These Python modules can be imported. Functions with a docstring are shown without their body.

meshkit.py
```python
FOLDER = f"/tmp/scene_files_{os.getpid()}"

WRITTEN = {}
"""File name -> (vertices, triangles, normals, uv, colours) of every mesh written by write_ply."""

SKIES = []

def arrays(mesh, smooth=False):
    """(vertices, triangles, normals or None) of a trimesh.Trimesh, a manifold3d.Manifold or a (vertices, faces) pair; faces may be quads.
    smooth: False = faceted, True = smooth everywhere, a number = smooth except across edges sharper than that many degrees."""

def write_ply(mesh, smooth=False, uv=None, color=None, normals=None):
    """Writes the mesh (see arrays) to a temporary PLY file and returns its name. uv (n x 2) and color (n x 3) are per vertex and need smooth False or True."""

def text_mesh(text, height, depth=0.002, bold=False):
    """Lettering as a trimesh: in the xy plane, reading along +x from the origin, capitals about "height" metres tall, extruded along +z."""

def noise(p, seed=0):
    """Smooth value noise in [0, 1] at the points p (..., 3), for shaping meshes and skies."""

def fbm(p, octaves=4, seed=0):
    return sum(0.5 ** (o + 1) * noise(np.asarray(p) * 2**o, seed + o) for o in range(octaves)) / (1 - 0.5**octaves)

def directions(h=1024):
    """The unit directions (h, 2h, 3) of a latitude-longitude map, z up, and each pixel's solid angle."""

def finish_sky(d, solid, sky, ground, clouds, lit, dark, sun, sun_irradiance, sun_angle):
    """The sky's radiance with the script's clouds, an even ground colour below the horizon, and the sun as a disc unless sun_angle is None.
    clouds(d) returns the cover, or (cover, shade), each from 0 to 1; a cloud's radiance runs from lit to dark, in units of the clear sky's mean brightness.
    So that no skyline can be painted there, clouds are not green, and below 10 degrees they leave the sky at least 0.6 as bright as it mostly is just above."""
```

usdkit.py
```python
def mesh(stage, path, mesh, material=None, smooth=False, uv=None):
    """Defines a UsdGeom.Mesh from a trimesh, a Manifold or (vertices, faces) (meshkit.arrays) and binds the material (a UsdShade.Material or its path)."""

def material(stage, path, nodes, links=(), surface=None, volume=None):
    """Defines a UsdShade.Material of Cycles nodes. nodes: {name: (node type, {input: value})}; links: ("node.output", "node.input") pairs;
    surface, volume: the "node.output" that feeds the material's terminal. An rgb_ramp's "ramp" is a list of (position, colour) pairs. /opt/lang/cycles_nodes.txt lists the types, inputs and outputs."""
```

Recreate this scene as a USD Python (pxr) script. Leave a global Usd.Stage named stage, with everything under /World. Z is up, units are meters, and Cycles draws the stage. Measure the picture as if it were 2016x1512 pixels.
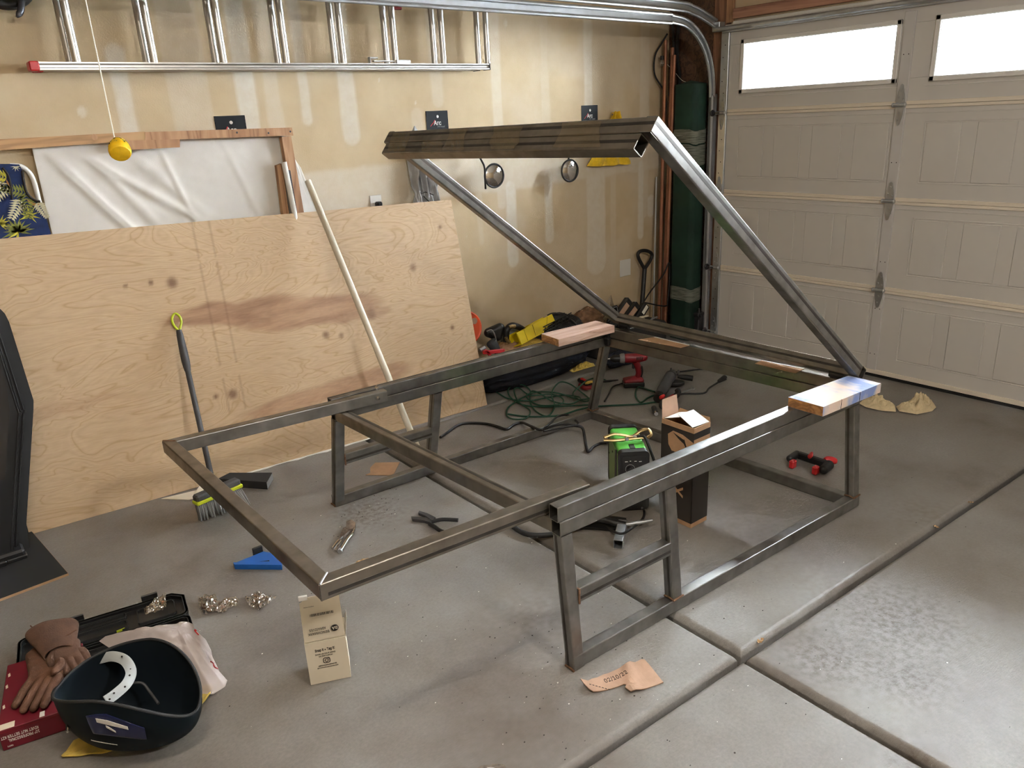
import math, random
import numpy as np, trimesh, usdkit, meshkit
from shapely.geometry import Polygon, Point, LineString, box as sbox
from shapely import affinity
from pxr import Usd, UsdGeom, UsdLux, UsdShade, Gf, Sdf, Vt

stage = Usd.Stage.CreateInMemory()
UsdGeom.SetStageUpAxis(stage, UsdGeom.Tokens.z)
UsdGeom.SetStageMetersPerUnit(stage, 1.0)
UsdGeom.Xform.Define(stage, '/World')
UsdGeom.Scope.Define(stage, '/World/Looks')
rng = random.Random(7)
nrng = np.random.default_rng(7)

# ---------------------------------------------------------------- camera
cam = UsdGeom.Camera.Define(stage, '/World/camera')
RIGHT = (0.77813, -0.62637, -0.04658)
UP = (0.24025, 0.22830, 0.94348)
FWD = (0.58034, 0.74534, -0.32813)
EYE = (0.0, 0.0, 1.655)
cam.AddTransformOp().Set(Gf.Matrix4d(*RIGHT, 0, *UP, 0, *[-a for a in FWD], 0, *EYE, 1))
cam.CreateHorizontalApertureAttr(36.0)
cam.CreateVerticalApertureAttr(27.0)
cam.CreateFocalLengthAttr(26.84)
cam.CreateClippingRangeAttr(Gf.Vec2f(0.05, 100.0))
cam.CreateExposureAttr(0.84)

# ---------------------------------------------------------------- light: overcast sky through the door windows, a ceiling lamp
sky = UsdLux.DomeLight.Define(stage, '/World/sky')
sky.CreateIntensityAttr(25.0)
sky.CreateColorAttr(Gf.Vec3f(0.86, 0.94, 1.0))

def area_lamp(name, pos, w, l, power, color):
    s = UsdLux.RectLight.Define(stage, '/World/' + name)
    s.CreateWidthAttr(w); s.CreateHeightAttr(l)
    s.CreateIntensityAttr(power)
    s.CreateColorAttr(Gf.Vec3f(*color))
    s.AddTranslateOp().Set(Gf.Vec3d(*pos))
    return s
area_lamp('ceiling_tube_light', (0.10, 1.35, 2.66), 0.9, 0.22, 25.0, (1.0, 0.90, 0.75))
bulb = UsdLux.SphereLight.Define(stage, '/World/fill_light')  # added fill lamp, brightens the door and the faces toward the camera
bulb.CreateRadiusAttr(0.10); bulb.CreateIntensityAttr(150.0); bulb.CreateColorAttr(Gf.Vec3f(1.0, 0.965, 0.92))
bulb.AddTranslateOp().Set(Gf.Vec3d(1.35, -0.7, 2.48))

# ---------------------------------------------------------------- materials
MATS = {}
def mat(name, nodes, links, surface='p.BSDF'):
    MATS[name] = usdkit.material(stage, '/World/Looks/' + name, nodes, links, surface=surface)
    return MATS[name]
def plain(name, col, rough=0.5, metal=0.0, bump=0.0, bscale=200.0, var=0.0, vscale=8.0, **kw):
    """a principled material with optional tonal variation and fine relief"""
    nodes = {'p': ('principled_bsdf', {'roughness': rough, 'metallic': metal, 'base_color': col, **kw})}
    links = []
    if var or bump:
        nodes['tc'] = ('texture_coordinate', {})
    if var:
        nodes['n'] = ('noise_texture', {'scale': vscale, 'detail': 4.0, 'roughness': 0.6})
        lo = tuple(max(0, c * (1 - var)) for c in col); hi = tuple(min(1, c * (1 + var)) for c in col)
        nodes['r'] = ('rgb_ramp', {'ramp': [(0.3, lo), (0.7, hi)]})
        links += [('tc.object', 'n.vector'), ('n.fac', 'r.fac'), ('r.color', 'p.base_color')]
    if bump:
        nodes['bn'] = ('noise_texture', {'scale': bscale, 'detail': 3.0})
        nodes['b'] = ('bump', {'strength': bump, 'distance': 0.002})
        links += [('tc.object', 'bn.vector'), ('bn.fac', 'b.height'), ('b.normal', 'p.normal')]
    return mat(name, nodes, links)

plain('black_plastic', (0.012, 0.012, 0.013), 0.42, bump=0.15, bscale=600)
plain('black_matte', (0.018, 0.018, 0.019), 0.75, bump=0.2, bscale=400)
plain('black_rubber', (0.010, 0.010, 0.011), 0.55)
plain('dark_grey', (0.06, 0.06, 0.062), 0.6, var=0.2)
plain('mid_grey', (0.22, 0.22, 0.22), 0.55, var=0.15)
plain('white_plastic', (0.80, 0.78, 0.72), 0.35)
plain('white_paint', (0.75, 0.73, 0.68), 0.5)
plain('paper_white', (0.80, 0.77, 0.72), 0.75, var=0.05)
plain('paper_cream', (0.74, 0.66, 0.52), 0.75, var=0.05)
plain('cardboard', (0.42, 0.25, 0.135), 0.8, var=0.13, vscale=14, bump=0.15, bscale=300)
plain('cardboard_pink', (0.42, 0.265, 0.18), 0.8, var=0.12, vscale=14, bump=0.2, bscale=200)
plain('ink', (0.02, 0.015, 0.012), 0.7)
plain('red_plastic', (0.50, 0.018, 0.022), 0.38)
plain('dark_red', (0.20, 0.008, 0.014), 0.42, var=0.15)
plain('crimson_card', (0.15, 0.007, 0.019), 0.45, var=0.12)
plain('orange_red', (0.72, 0.085, 0.02), 0.38)
plain('blue_plastic', (0.012, 0.11, 0.42), 0.4)
plain('yellow_plastic', (0.80, 0.60, 0.01), 0.35)
plain('yellow_ball', (0.80, 0.48, 0.006), 0.55, var=0.12, vscale=40)
plain('lime', (0.48, 0.56, 0.015), 0.45)
plain('green_paint', (0.10, 0.47, 0.06), 0.38)
plain('green_side', (0.19, 0.29, 0.09), 0.42, var=0.1)
plain('green_cord', (0.012, 0.075, 0.045), 0.5)
plain('green_pad', (0.003, 0.026, 0.016), 0.75, var=0.25, vscale=5, bump=0.3, bscale=150)
plain('brass', (0.50, 0.36, 0.17), 0.42, metal=0.9, var=0.2, vscale=30)
plain('chrome', (0.75, 0.75, 0.75), 0.12, metal=1.0)
plain('aluminium', (0.66, 0.65, 0.63), 0.34, metal=0.92, var=0.10, vscale=5)
plain('galvanised', (0.52, 0.54, 0.56), 0.42, metal=0.9, var=0.12, vscale=9)
plain('dark_steel', (0.10, 0.10, 0.11), 0.4, metal=0.8)
plain('copper', (0.34, 0.15, 0.09), 0.45, metal=0.55, var=0.2, vscale=6)
plain('rust', (0.16, 0.085, 0.045), 0.7, metal=0.3, var=0.5, vscale=60)
plain('leather', (0.115, 0.052, 0.028), 0.9, var=0.3, vscale=18, bump=0.6, bscale=260)
plain('leather_dark', (0.092, 0.046, 0.028), 0.92, var=0.25, vscale=18, bump=0.6, bscale=260)
plain('yellow_cloth', (0.80, 0.52, 0.012), 0.9, var=0.12, vscale=60, bump=0.6, bscale=500, sheen_weight=0.3)
plain('yellow_cloth_pale', (0.70, 0.50, 0.09), 0.9, var=0.2, vscale=20, bump=0.6, bscale=400, sheen_weight=0.2)
plain('beige_cloth', (0.66, 0.54, 0.34), 0.95, var=0.1, vscale=30, bump=0.5, bscale=300)
plain('white_cloth', (0.74, 0.71, 0.65), 0.9, var=0.03, bump=0.25, bscale=700)
plain('grey_cloth', (0.40, 0.41, 0.42), 0.48, var=0.12, vscale=9)
plain('blue_cloth', (0.008, 0.022, 0.10), 0.85, var=0.3, vscale=20)
plain('navy_cloth', (0.006, 0.010, 0.022), 0.8, var=0.4, vscale=9, bump=0.6, bscale=60)
plain('brown_bag', (0.15, 0.075, 0.035), 0.85, var=0.35, vscale=20, bump=0.5, bscale=90)
plain('frond_green', (0.20, 0.22, 0.05), 0.85, var=0.4, vscale=60)
plain('frond_pale', (0.60, 0.56, 0.38), 0.85, var=0.25, vscale=60)
plain('frond_yellow', (0.55, 0.50, 0.06), 0.85, var=0.3, vscale=60)
plain('frond_orange', (0.55, 0.24, 0.07), 0.85)
plain('pole_cream', (0.72, 0.66, 0.53), 0.4)
plain('string_white', (0.85, 0.82, 0.72), 0.9)
plain('helmet_shell', (0.003, 0.007, 0.010), 0.5, specular_ior_level=0.12)
plain('helmet_inner', (0.003, 0.007, 0.011), 0.75, specular_ior_level=0.2)
plain('headband', (0.42, 0.45, 0.46), 0.6)
plain('door_paint', (0.62, 0.595, 0.56), 0.75, bump=0.25, bscale=350)
plain('door_trim', (0.78, 0.70, 0.59), 0.75)
plain('door_stile', (0.60, 0.58, 0.565), 0.6)
plain('window_trim', (0.78, 0.76, 0.73), 0.45)
plain('ceiling_paint', (0.66, 0.60, 0.50), 0.9)
plain('wall_plain', (0.50, 0.40, 0.265), 0.9)
plain('concrete_base', (0.09, 0.075, 0.06), 0.95, var=0.4, vscale=30)
plain('leaf_dry', (0.36, 0.22, 0.11), 0.8, var=0.3, vscale=60)
plain('foil', (0.5, 0.42, 0.36), 0.22, metal=0.8, var=0.3, vscale=80)
plain('driveway_concrete', (0.40, 0.38, 0.35), 0.9, var=0.1)
plain('lamp_white', (0.8, 0.8, 0.8), 0.4)
mat('window_glass', {'t': ('transparent_bsdf', {'color': (0.96, 0.97, 0.98)}), 'g': ('glossy_bsdf', {'roughness': 0.02, 'color': (1, 1, 1)}), 'f': ('fresnel', {'IOR': 1.45}), 'm': ('mix_closure', {})},
    [('f.fac', 'm.fac'), ('t.BSDF', 'm.closure1'), ('g.BSDF', 'm.closure2')], surface='m.closure')
mat('clear_film', {'t': ('transparent_bsdf', {'color': (0.93, 0.92, 0.9)}), 'g': ('glossy_bsdf', {'roughness': 0.08, 'color': (1, 1, 1)}), 'm': ('mix_closure', {'fac': 0.28})},
    [('t.BSDF', 'm.closure1'), ('g.BSDF', 'm.closure2')], surface='m.closure')
mat('packet_film', {'t': ('transparent_bsdf', {'color': (0.92, 0.92, 0.92)}), 'g': ('glossy_bsdf', {'roughness': 0.10, 'color': (1, 1, 1)}), 'm': ('mix_closure', {'fac': 0.5})},
    [('t.BSDF', 'm.closure1'), ('g.BSDF', 'm.closure2')], surface='m.closure')
mat('tape_film', {'t': ('transparent_bsdf', {'color': (0.95, 0.91, 0.82)}), 'g': ('glossy_bsdf', {'roughness': 0.12, 'color': (1, 0.93, 0.8)}), 'd': ('diffuse_bsdf', {'color': (0.40, 0.31, 0.18)}),
    'm': ('mix_closure', {'fac': 0.16}), 'm2': ('mix_closure', {'fac': 0.04})},
    [('t.BSDF', 'm.closure1'), ('g.BSDF', 'm.closure2'), ('m.closure', 'm2.closure1'), ('d.BSDF', 'm2.closure2')], surface='m2.closure')
mat('stretch_wrap', {'t': ('transparent_bsdf', {'color': (0.75, 0.8, 0.76)}), 'p': ('principled_bsdf', {'base_color': (0.30, 0.32, 0.27), 'roughness': 0.25}), 'tc': ('texture_coordinate', {}),
    'mp': ('mapping', {'scale': (3, 3, 60)}), 'n': ('noise_texture', {'scale': 4.0, 'detail': 4.0}), 'r': ('rgb_ramp', {'ramp': [(0.35, (0.25,) * 3), (0.65, (0.85,) * 3)]}), 'm': ('mix_closure', {})},
    [('tc.object', 'mp.vector'), ('mp.vector', 'n.vector'), ('n.fac', 'r.fac'), ('r.color', 'm.fac'), ('t.BSDF', 'm.closure1'), ('p.BSDF', 'm.closure2')], surface='m.closure')
mat('bag_film', {'p': ('principled_bsdf', {'base_color': (0.80, 0.70, 0.67), 'roughness': 0.35}), 'tr': ('translucent_bsdf', {'color': (0.85, 0.76, 0.72)}), 't': ('transparent_bsdf', {'color': (1, 1, 1)}),
    'm': ('mix_closure', {'fac': 0.35}), 'm2': ('mix_closure', {'fac': 0.18})},
    [('p.BSDF', 'm.closure1'), ('tr.BSDF', 'm.closure2'), ('m.closure', 'm2.closure1'), ('t.BSDF', 'm2.closure2')], surface='m2.closure')

# mill-scale steel tube: brownish grey metal, streaked and blotchy
def steel(name, lo, hi, rough):
    return mat(name, {'p': ('principled_bsdf', {'metallic': 0.88}), 'g': ('geometry', {}), 'n': ('noise_texture', {'scale': 2.2, 'detail': 3.0, 'roughness': 0.5}),
        'r': ('rgb_ramp', {'ramp': [(0.28, lo), (0.72, hi)]}), 'n2': ('noise_texture', {'scale': 14.0, 'detail': 3.0}), 'rr': ('map_range', {'from_min': 0.3, 'from_max': 0.7, 'to_min': rough - 0.02, 'to_max': rough + 0.04}),
        'mx': ('mix_color', {'blend_type': 'overlay', 'fac': 0.08})},
        [('g.position', 'n.vector'), ('n.fac', 'r.fac'), ('g.position', 'n2.vector'), ('r.color', 'mx.a'), ('n2.fac', 'mx.b'), ('mx.result', 'p.base_color'), ('n2.fac', 'rr.value'), ('rr.result', 'p.roughness')])
steel('mill_steel', (0.21, 0.20, 0.185), (0.33, 0.325, 0.31), 0.29)
steel('mill_steel_brown', (0.19, 0.165, 0.135), (0.29, 0.26, 0.22), 0.31)
steel('seam_dark', (0.055, 0.05, 0.046), (0.11, 0.10, 0.09), 0.36)

# softwood: stretched rings
def wood(name, a, b, scale, axis_scale, rough=0.65):
    return mat(name, {'p': ('principled_bsdf', {'roughness': rough}), 'tc': ('texture_coordinate', {}), 'mp': ('mapping', {'scale': axis_scale}),
        'n': ('noise_texture', {'scale': scale, 'detail': 3.0, 'distortion': 0.6}), 'm': ('math', {'math_type': 'multiply', 'value2': 9.0}), 's': ('math', {'math_type': 'pingpong', 'value2': 1.0}),
        'r': ('rgb_ramp', {'ramp': [(0.0, a), (0.8, b), (1.0, tuple(x * 0.72 for x in b))]})},
        [('tc.object', 'mp.vector'), ('mp.vector', 'n.vector'), ('n.fac', 'm.value1'), ('m.value', 's.value1'), ('s.value', 'r.fac'), ('r.color', 'p.base_color')])
wood('pine', (0.62, 0.42, 0.22), (0.50, 0.29, 0.135), 1.2, (0.8, 9, 9))
wood('pine_dark', (0.50, 0.30, 0.16), (0.38, 0.20, 0.10), 1.2, (9, 9, 0.8))
wood('fir_board', (0.70, 0.50, 0.40), (0.58, 0.36, 0.26), 1.2, (0.9, 9, 14))
wood('fir_end', (0.42, 0.21, 0.07), (0.26, 0.12, 0.04), 4.0, (3, 3, 6))
wood('osb_brown', (0.135, 0.072, 0.042), (0.075, 0.04, 0.026), 6.0, (3, 3, 3), 0.8)
wood('jamb_wood', (0.30, 0.145, 0.08), (0.18, 0.085, 0.05), 1.2, (9, 9, 0.8))
wood('header_wood', (0.42, 0.22, 0.14), (0.30, 0.145, 0.09), 1.2, (9, 0.8, 9))
# blue ink smeared over the right-hand board
mat('board_blue', {'p': ('principled_bsdf', {'roughness': 0.5}), 'tc': ('texture_coordinate', {}), 'mp': ('mapping', {'scale': (7, 3.5, 6)}), 'n': ('noise_texture', {'scale': 1.6, 'detail': 4.0}),
    'r': ('rgb_ramp', {'ramp': [(0.43, (0.70, 0.53, 0.42)), (0.52, (0.52, 0.46, 0.45)), (0.62, (0.20, 0.27, 0.52))]})},
    [('tc.object', 'mp.vector'), ('mp.vector', 'n.vector'), ('n.fac', 'r.fac'), ('r.color', 'p.base_color')])

# ---------------------------------------------------------------- mesh helpers
V = lambda *a: np.array(a, float)
def unit(a):
    a = np.asarray(a, float); return a / max(np.linalg.norm(a), 1e-12)
def cat(*ms):
    out = []
    for m in ms:
        out += list(m) if isinstance(m, (list, tuple)) else [m]
    return trimesh.util.concatenate(out)
def frame_matrix(ex, ey, ez, o):
    M = np.eye(4); M[:3, 0] = ex; M[:3, 1] = ey; M[:3, 2] = ez; M[:3, 3] = o
    return M
def rotz(a): return trimesh.transformations.rotation_matrix(a, (0, 0, 1))
def cbox(size, c=0.002):
    """chamfered box centred at the origin"""
    h = np.array(size) / 2; c = min(c, *(h * 0.45)); p = []
    for s in np.ndindex(2, 2, 2):
        s = np.array(s) * 2 - 1
        for k in range(3):
            q = h - c; q = q.copy(); q[k] = h[k]; p.append(s * q)
    return trimesh.convex.convex_hull(np.array(p))
def bx(lo, hi, c=0.002):
    lo, hi = np.array(lo, float), np.array(hi, float)
    m = cbox(hi - lo, c); m.apply_translation((lo + hi) / 2); return m
def obox(center, size, ang=0, c=0.002, tilt=None):
    m = cbox(size, c)
    if tilt is not None: m.apply_transform(tilt)
    m.apply_transform(rotz(ang)); m.apply_translation(center); return m
def along(p0, p1, up=(0, 0, 1)):
    p0, p1 = np.array(p0, float), np.array(p1, float)
    ex = unit(p1 - p0); ey = unit(np.cross(up, ex)); ez = np.cross(ex, ey)
    return ex, ey, ez, np.linalg.norm(p1 - p0)
def beam(p0, p1, w, h, up=(0, 0, 1), c=0.002):
    """solid chamfered bar from p0 to p1; w across, h along up"""
    ex, ey, ez, L = along(p0, p1, up)
    m = cbox((L, w, h), c); m.apply_transform(frame_matrix(ex, ey, ez, (np.array(p0) + np.array(p1)) / 2)); return m
def round_rect(w, h, r, n=3):
    pts = []
    for cx, cy, a0 in ((w/2-r, h/2-r, 0), (-w/2+r, h/2-r, 90), (-w/2+r, -h/2+r, 180), (w/2-r, -h/2+r, 270)):
        for k in range(n + 1):
            a = math.radians(a0 + 90 * k / n); pts.append((cx + r * math.cos(a), cy + r * math.sin(a)))
    return np.array(pts)
def rtube(p0, p1, w, h, up=(0, 0, 1), wall=0.003, r=0.005, m0=0.0, m1=0.0):
    """hollow rectangular steel tube, open at both ends; m0, m1 slant the end cuts for mitred corners"""
    ex, ey, ez, L = along(p0, p1, up)
    o, i = round_rect(w, h, r), round_rect(w - 2*wall, h - 2*wall, max(r - wall, 0.001))
    n = len(o); vs, fs = [], []
    for prof in (o, i):
        for t, mt in ((0, m0), (L, m1)):
            vs.append(np.array(p0) + (t + mt * prof[:, :1]) * ex + prof[:, :1] * ey + prof[:, 1:] * ez)
    vs = np.vstack(vs)
    for k in range(n):
        j = (k + 1) % n
        fs += [(k, n+k, n+j), (k, n+j, j)]
        fs += [(2*n+k, 3*n+j, 3*n+k), (2*n+k, 2*n+j, 3*n+j)]
        fs += [(k, j, 2*n+j), (k, 2*n+j, 2*n+k)]
        fs += [(n+k, 3*n+j, n+j), (n+k, 3*n+k, 3*n+j)]
    m = trimesh.Trimesh(vs, fs, process=False); m.fix_normals(); return m
def smooth_path(pts, n=8, closed=False):
    """Catmull-Rom through the points"""
    P = np.array(pts, float)
    if len(P) < 3: return P
    Q = np.vstack([P[-1], P, P[0], P[1]]) if closed else np.vstack([2*P[0]-P[1], P, 2*P[-1]-P[-2]])
    out = []
    for k in range(1, len(Q) - 2):
        a, b, c, d = Q[k-1], Q[k], Q[k+1], Q[k+2]
        for t in np.arange(n) / n:
            out.append(0.5 * (2*b + (c-a)*t + (2*a-5*b+4*c-d)*t*t + (3*b-a-3*c+d)*t**3))
    if not closed: out.append(Q[-2])
    return np.array(out)
def sweep(path, r, seg=8, closed=False, caps=True, sx=1.0, sy=1.0):
    """round tube along a polyline; r a number or one per point"""
    P = np.array(path, float); n = len(P)
    T = np.roll(P, -1, 0) - np.roll(P, 1, 0)
    if not closed: T[0] = P[1] - P[0]; T[-1] = P[-1] - P[-2]
    T /= np.maximum(np.linalg.norm(T, axis=1, keepdims=True), 1e-9)
    a = V(0, 0, 1) if abs(T[0][2]) < 0.9 else V(1, 0, 0)
    N = unit(np.cross(T[0], a)); R = np.broadcast_to(np.asarray(r, float), (n,)); vs = []
    for k in range(n):
        N = unit(N - T[k] * (N @ T[k])); B = np.cross(T[k], N)
        ang = np.arange(seg) * 2 * np.pi / seg
        vs.append(P[k] + R[k] * (sx * np.cos(ang)[:, None] * N + sy * np.sin(ang)[:, None] * B))
    vs = np.vstack(vs); fs = []
    for k in range(n if closed else n - 1):
        a0, b0 = k * seg, ((k + 1) % n) * seg
        for j in range(seg):
            i = (j + 1) % seg
            fs += [(a0 + j, a0 + i, b0 + i), (a0 + j, b0 + i, b0 + j)]
    if caps and not closed:
        vs = np.vstack([vs, P[0], P[-1]]); c0, c1 = len(vs) - 2, len(vs) - 1
        for j in range(seg):
            i = (j + 1) % seg
            fs += [(c0, i, j), (c1, (n-1)*seg + j, (n-1)*seg + i)]
    return trimesh.Trimesh(vs, fs, process=False)
def rod(p0, p1, r, seg=14, r1=None):
    return sweep([p0, p1], [r, r if r1 is None else r1], seg)
def lathe(profile, seg=28, base=(0, 0, 0), axis=(0, 0, 1)):
    """(radius, height) pairs revolved about an axis through base"""
    m = trimesh.creation.revolve(np.array(profile, float), sections=seg)
    ez = unit(axis); t = V(1, 0, 0) if abs(ez[0]) < 0.9 else V(0, 1, 0)
    ey = unit(np.cross(ez, t)); ex = np.cross(ey, ez)
    m.apply_transform(frame_matrix(ex, ey, ez, base)); return m
def prism(poly, h, M=None):
    """extrudes a 2-D polygon along z (then the frame M)"""
    poly = poly if hasattr(poly, 'area') else Polygon(poly)
    if not poly.is_valid: poly = poly.buffer(0)
    ps = getattr(poly, 'geoms', [poly])
    m = cat([trimesh.creation.extrude_polygon(q, h, engine='earcut') for q in ps if q.area > 1e-9])
    if M is not None: m.apply_transform(M)
    return m
def floor_prism(pts, h, z=0.0):
    """extrudes a floor outline (world points) upwards"""
    m = prism([p[:2] for p in pts], h); m.apply_translation((0, 0, z)); return m
def grid_mesh(f, nu, nv, thick=0.0, closed_u=False):
    """surface f(u, v) on [0,1]^2; with thickness it becomes a closed sheet"""
    us, vv = np.linspace(0, 1, nu), np.linspace(0, 1, nv)
    U, W = np.meshgrid(us, vv, indexing='ij')
    P = np.asarray(f(U, W), float)
    if P.shape[0] == 3 and P.ndim == 3 and P.shape[-1] != 3: P = np.moveaxis(P, 0, -1)
    idx = np.arange(nu * nv).reshape(nu, nv)
    q = np.stack([idx[:-1, :-1], idx[1:, :-1], idx[1:, 1:], idx[:-1, 1:]], -1).reshape(-1, 4)
    F = np.vstack([q[:, [0, 1, 2]], q[:, [0, 2, 3]]]); vs = P.reshape(-1, 3)
    if not thick: return trimesh.Trimesh(vs, F, process=False)
    m = trimesh.Trimesh(vs, F, process=False); n = m.vertex_normals
    rim = np.concatenate([idx[:, 0], idx[-1, 1:], idx[::-1, -1][1:], idx[0, ::-1][1:-1]])
    k = len(vs); nx = np.roll(rim, -1)
    side = np.vstack([np.stack([nx, rim, rim + k], 1), np.stack([nx, rim + k, nx + k], 1)])
    m = trimesh.Trimesh(np.vstack([vs, vs - n * thick]), np.vstack([F, F[:, ::-1] + k, side]), process=False)
    return m
def hull(*pts_r):
    """convex hull of spheres (point, radius)"""
    s = trimesh.creation.icosphere(2, 1.0).vertices
    return trimesh.convex.convex_hull(np.vstack([np.array(p) + s * r for p, r in pts_r]))
def ellipsoid(c, r, sub=3):
    m = trimesh.creation.icosphere(sub, 1.0); m.apply_scale(r); m.apply_translation(c); return m
def lump(c, r, amp=0.25, scale=2.5, seed=0, sub=4, flat=None):
    """an irregular soft lump, e.g. a bag or crumpled cloth"""
    m = trimesh.creation.icosphere(sub, 1.0)
    d = meshkit.fbm(m.vertices * scale + 10, 4, seed) - 0.5
    m.vertices = m.vertices * (1 + amp * 2 * d)[:, None] * np.array(r) + np.array(c)
    if flat is not None: m.vertices[:, 2] = np.maximum(m.vertices[:, 2], flat)
    return m
def text_at(s, h, o, ex, ey, depth=0.0006, bold=False, center=True, width=None):
    """lettering with its baseline along ex and its height along ey"""
    m = meshkit.text_mesh(s, h, depth, bold)
    if width is not None: m.apply_scale((width / (m.bounds[1][0] - m.bounds[0][0]), 1, 1))
    if center: m.apply_translation((-m.bounds[:, 0].mean(), -h / 2, 0))
    ex, ey = unit(ex), np.array(ey, float); ey = unit(ey - ex * (ex @ ey))
    m.apply_transform(frame_matrix(ex, ey, np.cross(ex, ey), o)); return m
def moved(m, M):
    m = m.copy(); m.apply_transform(M); return m

# ---------------------------------------------------------------- scene helpers
USED = {}
def fresh(path):
    n = USED.get(path, 0); USED[path] = n + 1
    return path if n == 0 else '%s_%03d' % (path, n)
BASE = {}
def tag(prim, label=None, category=None, group=None, kind=None):
    for k, v in (('label', label), ('category', category), ('group', group), ('kind', kind)):
        if v: prim.SetCustomDataByKey(k, v)
def thing(name, label=None, category=None, base=(0, 0, 0), group=None, kind=None):
    p = fresh('/World/' + name); x = UsdGeom.Xform.Define(stage, p)
    x.AddTranslateOp().Set(Gf.Vec3d(*map(float, base)))
    BASE[p] = np.array(base, float)
    tag(x.GetPrim(), label, category, group, kind)
    return p
def part(parent, name, mesh, material, smooth=35, label=None, kind=None):
    """a mesh given in world coordinates, defined below its thing or part"""
    p = fresh(parent + '/' + name); top = '/'.join(parent.split('/')[:3]); off = BASE.get(top, np.zeros(3))
    v, f, n = meshkit.arrays(mesh, smooth)
    mm = mesh if smooth is False else None
    m = usdkit.mesh(stage, p, mesh, MATS[material], smooth)
    pts = np.array(m.GetPointsAttr().Get()) - off
    m.GetPointsAttr().Set(Vt.Vec3fArray.FromNumpy(pts.astype(np.float32)))
    tag(m.GetPrim(), label, None, None, kind)
    return p
def single(name, mesh, material, label, category, smooth=35, group=None, kind=None):
    p = fresh('/World/' + name)
    m = usdkit.mesh(stage, p, mesh, MATS[material], smooth)
    tag(m.GetPrim(), label, category, group, kind)
    return p
def primvar(path, name, values):
    m = UsdGeom.Mesh.Get(stage, path)
    UsdGeom.PrimvarsAPI(m).CreatePrimvar(name, Sdf.ValueTypeNames.FloatArray, 'vertex').Set(Vt.FloatArray.FromNumpy(np.asarray(values, np.float32)))


# ================================================================ THE SETTING
WALL_Y, DOOR_X, RETURN_X, CEIL = 3.90, 4.62, 4.67, 2.72
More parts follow.
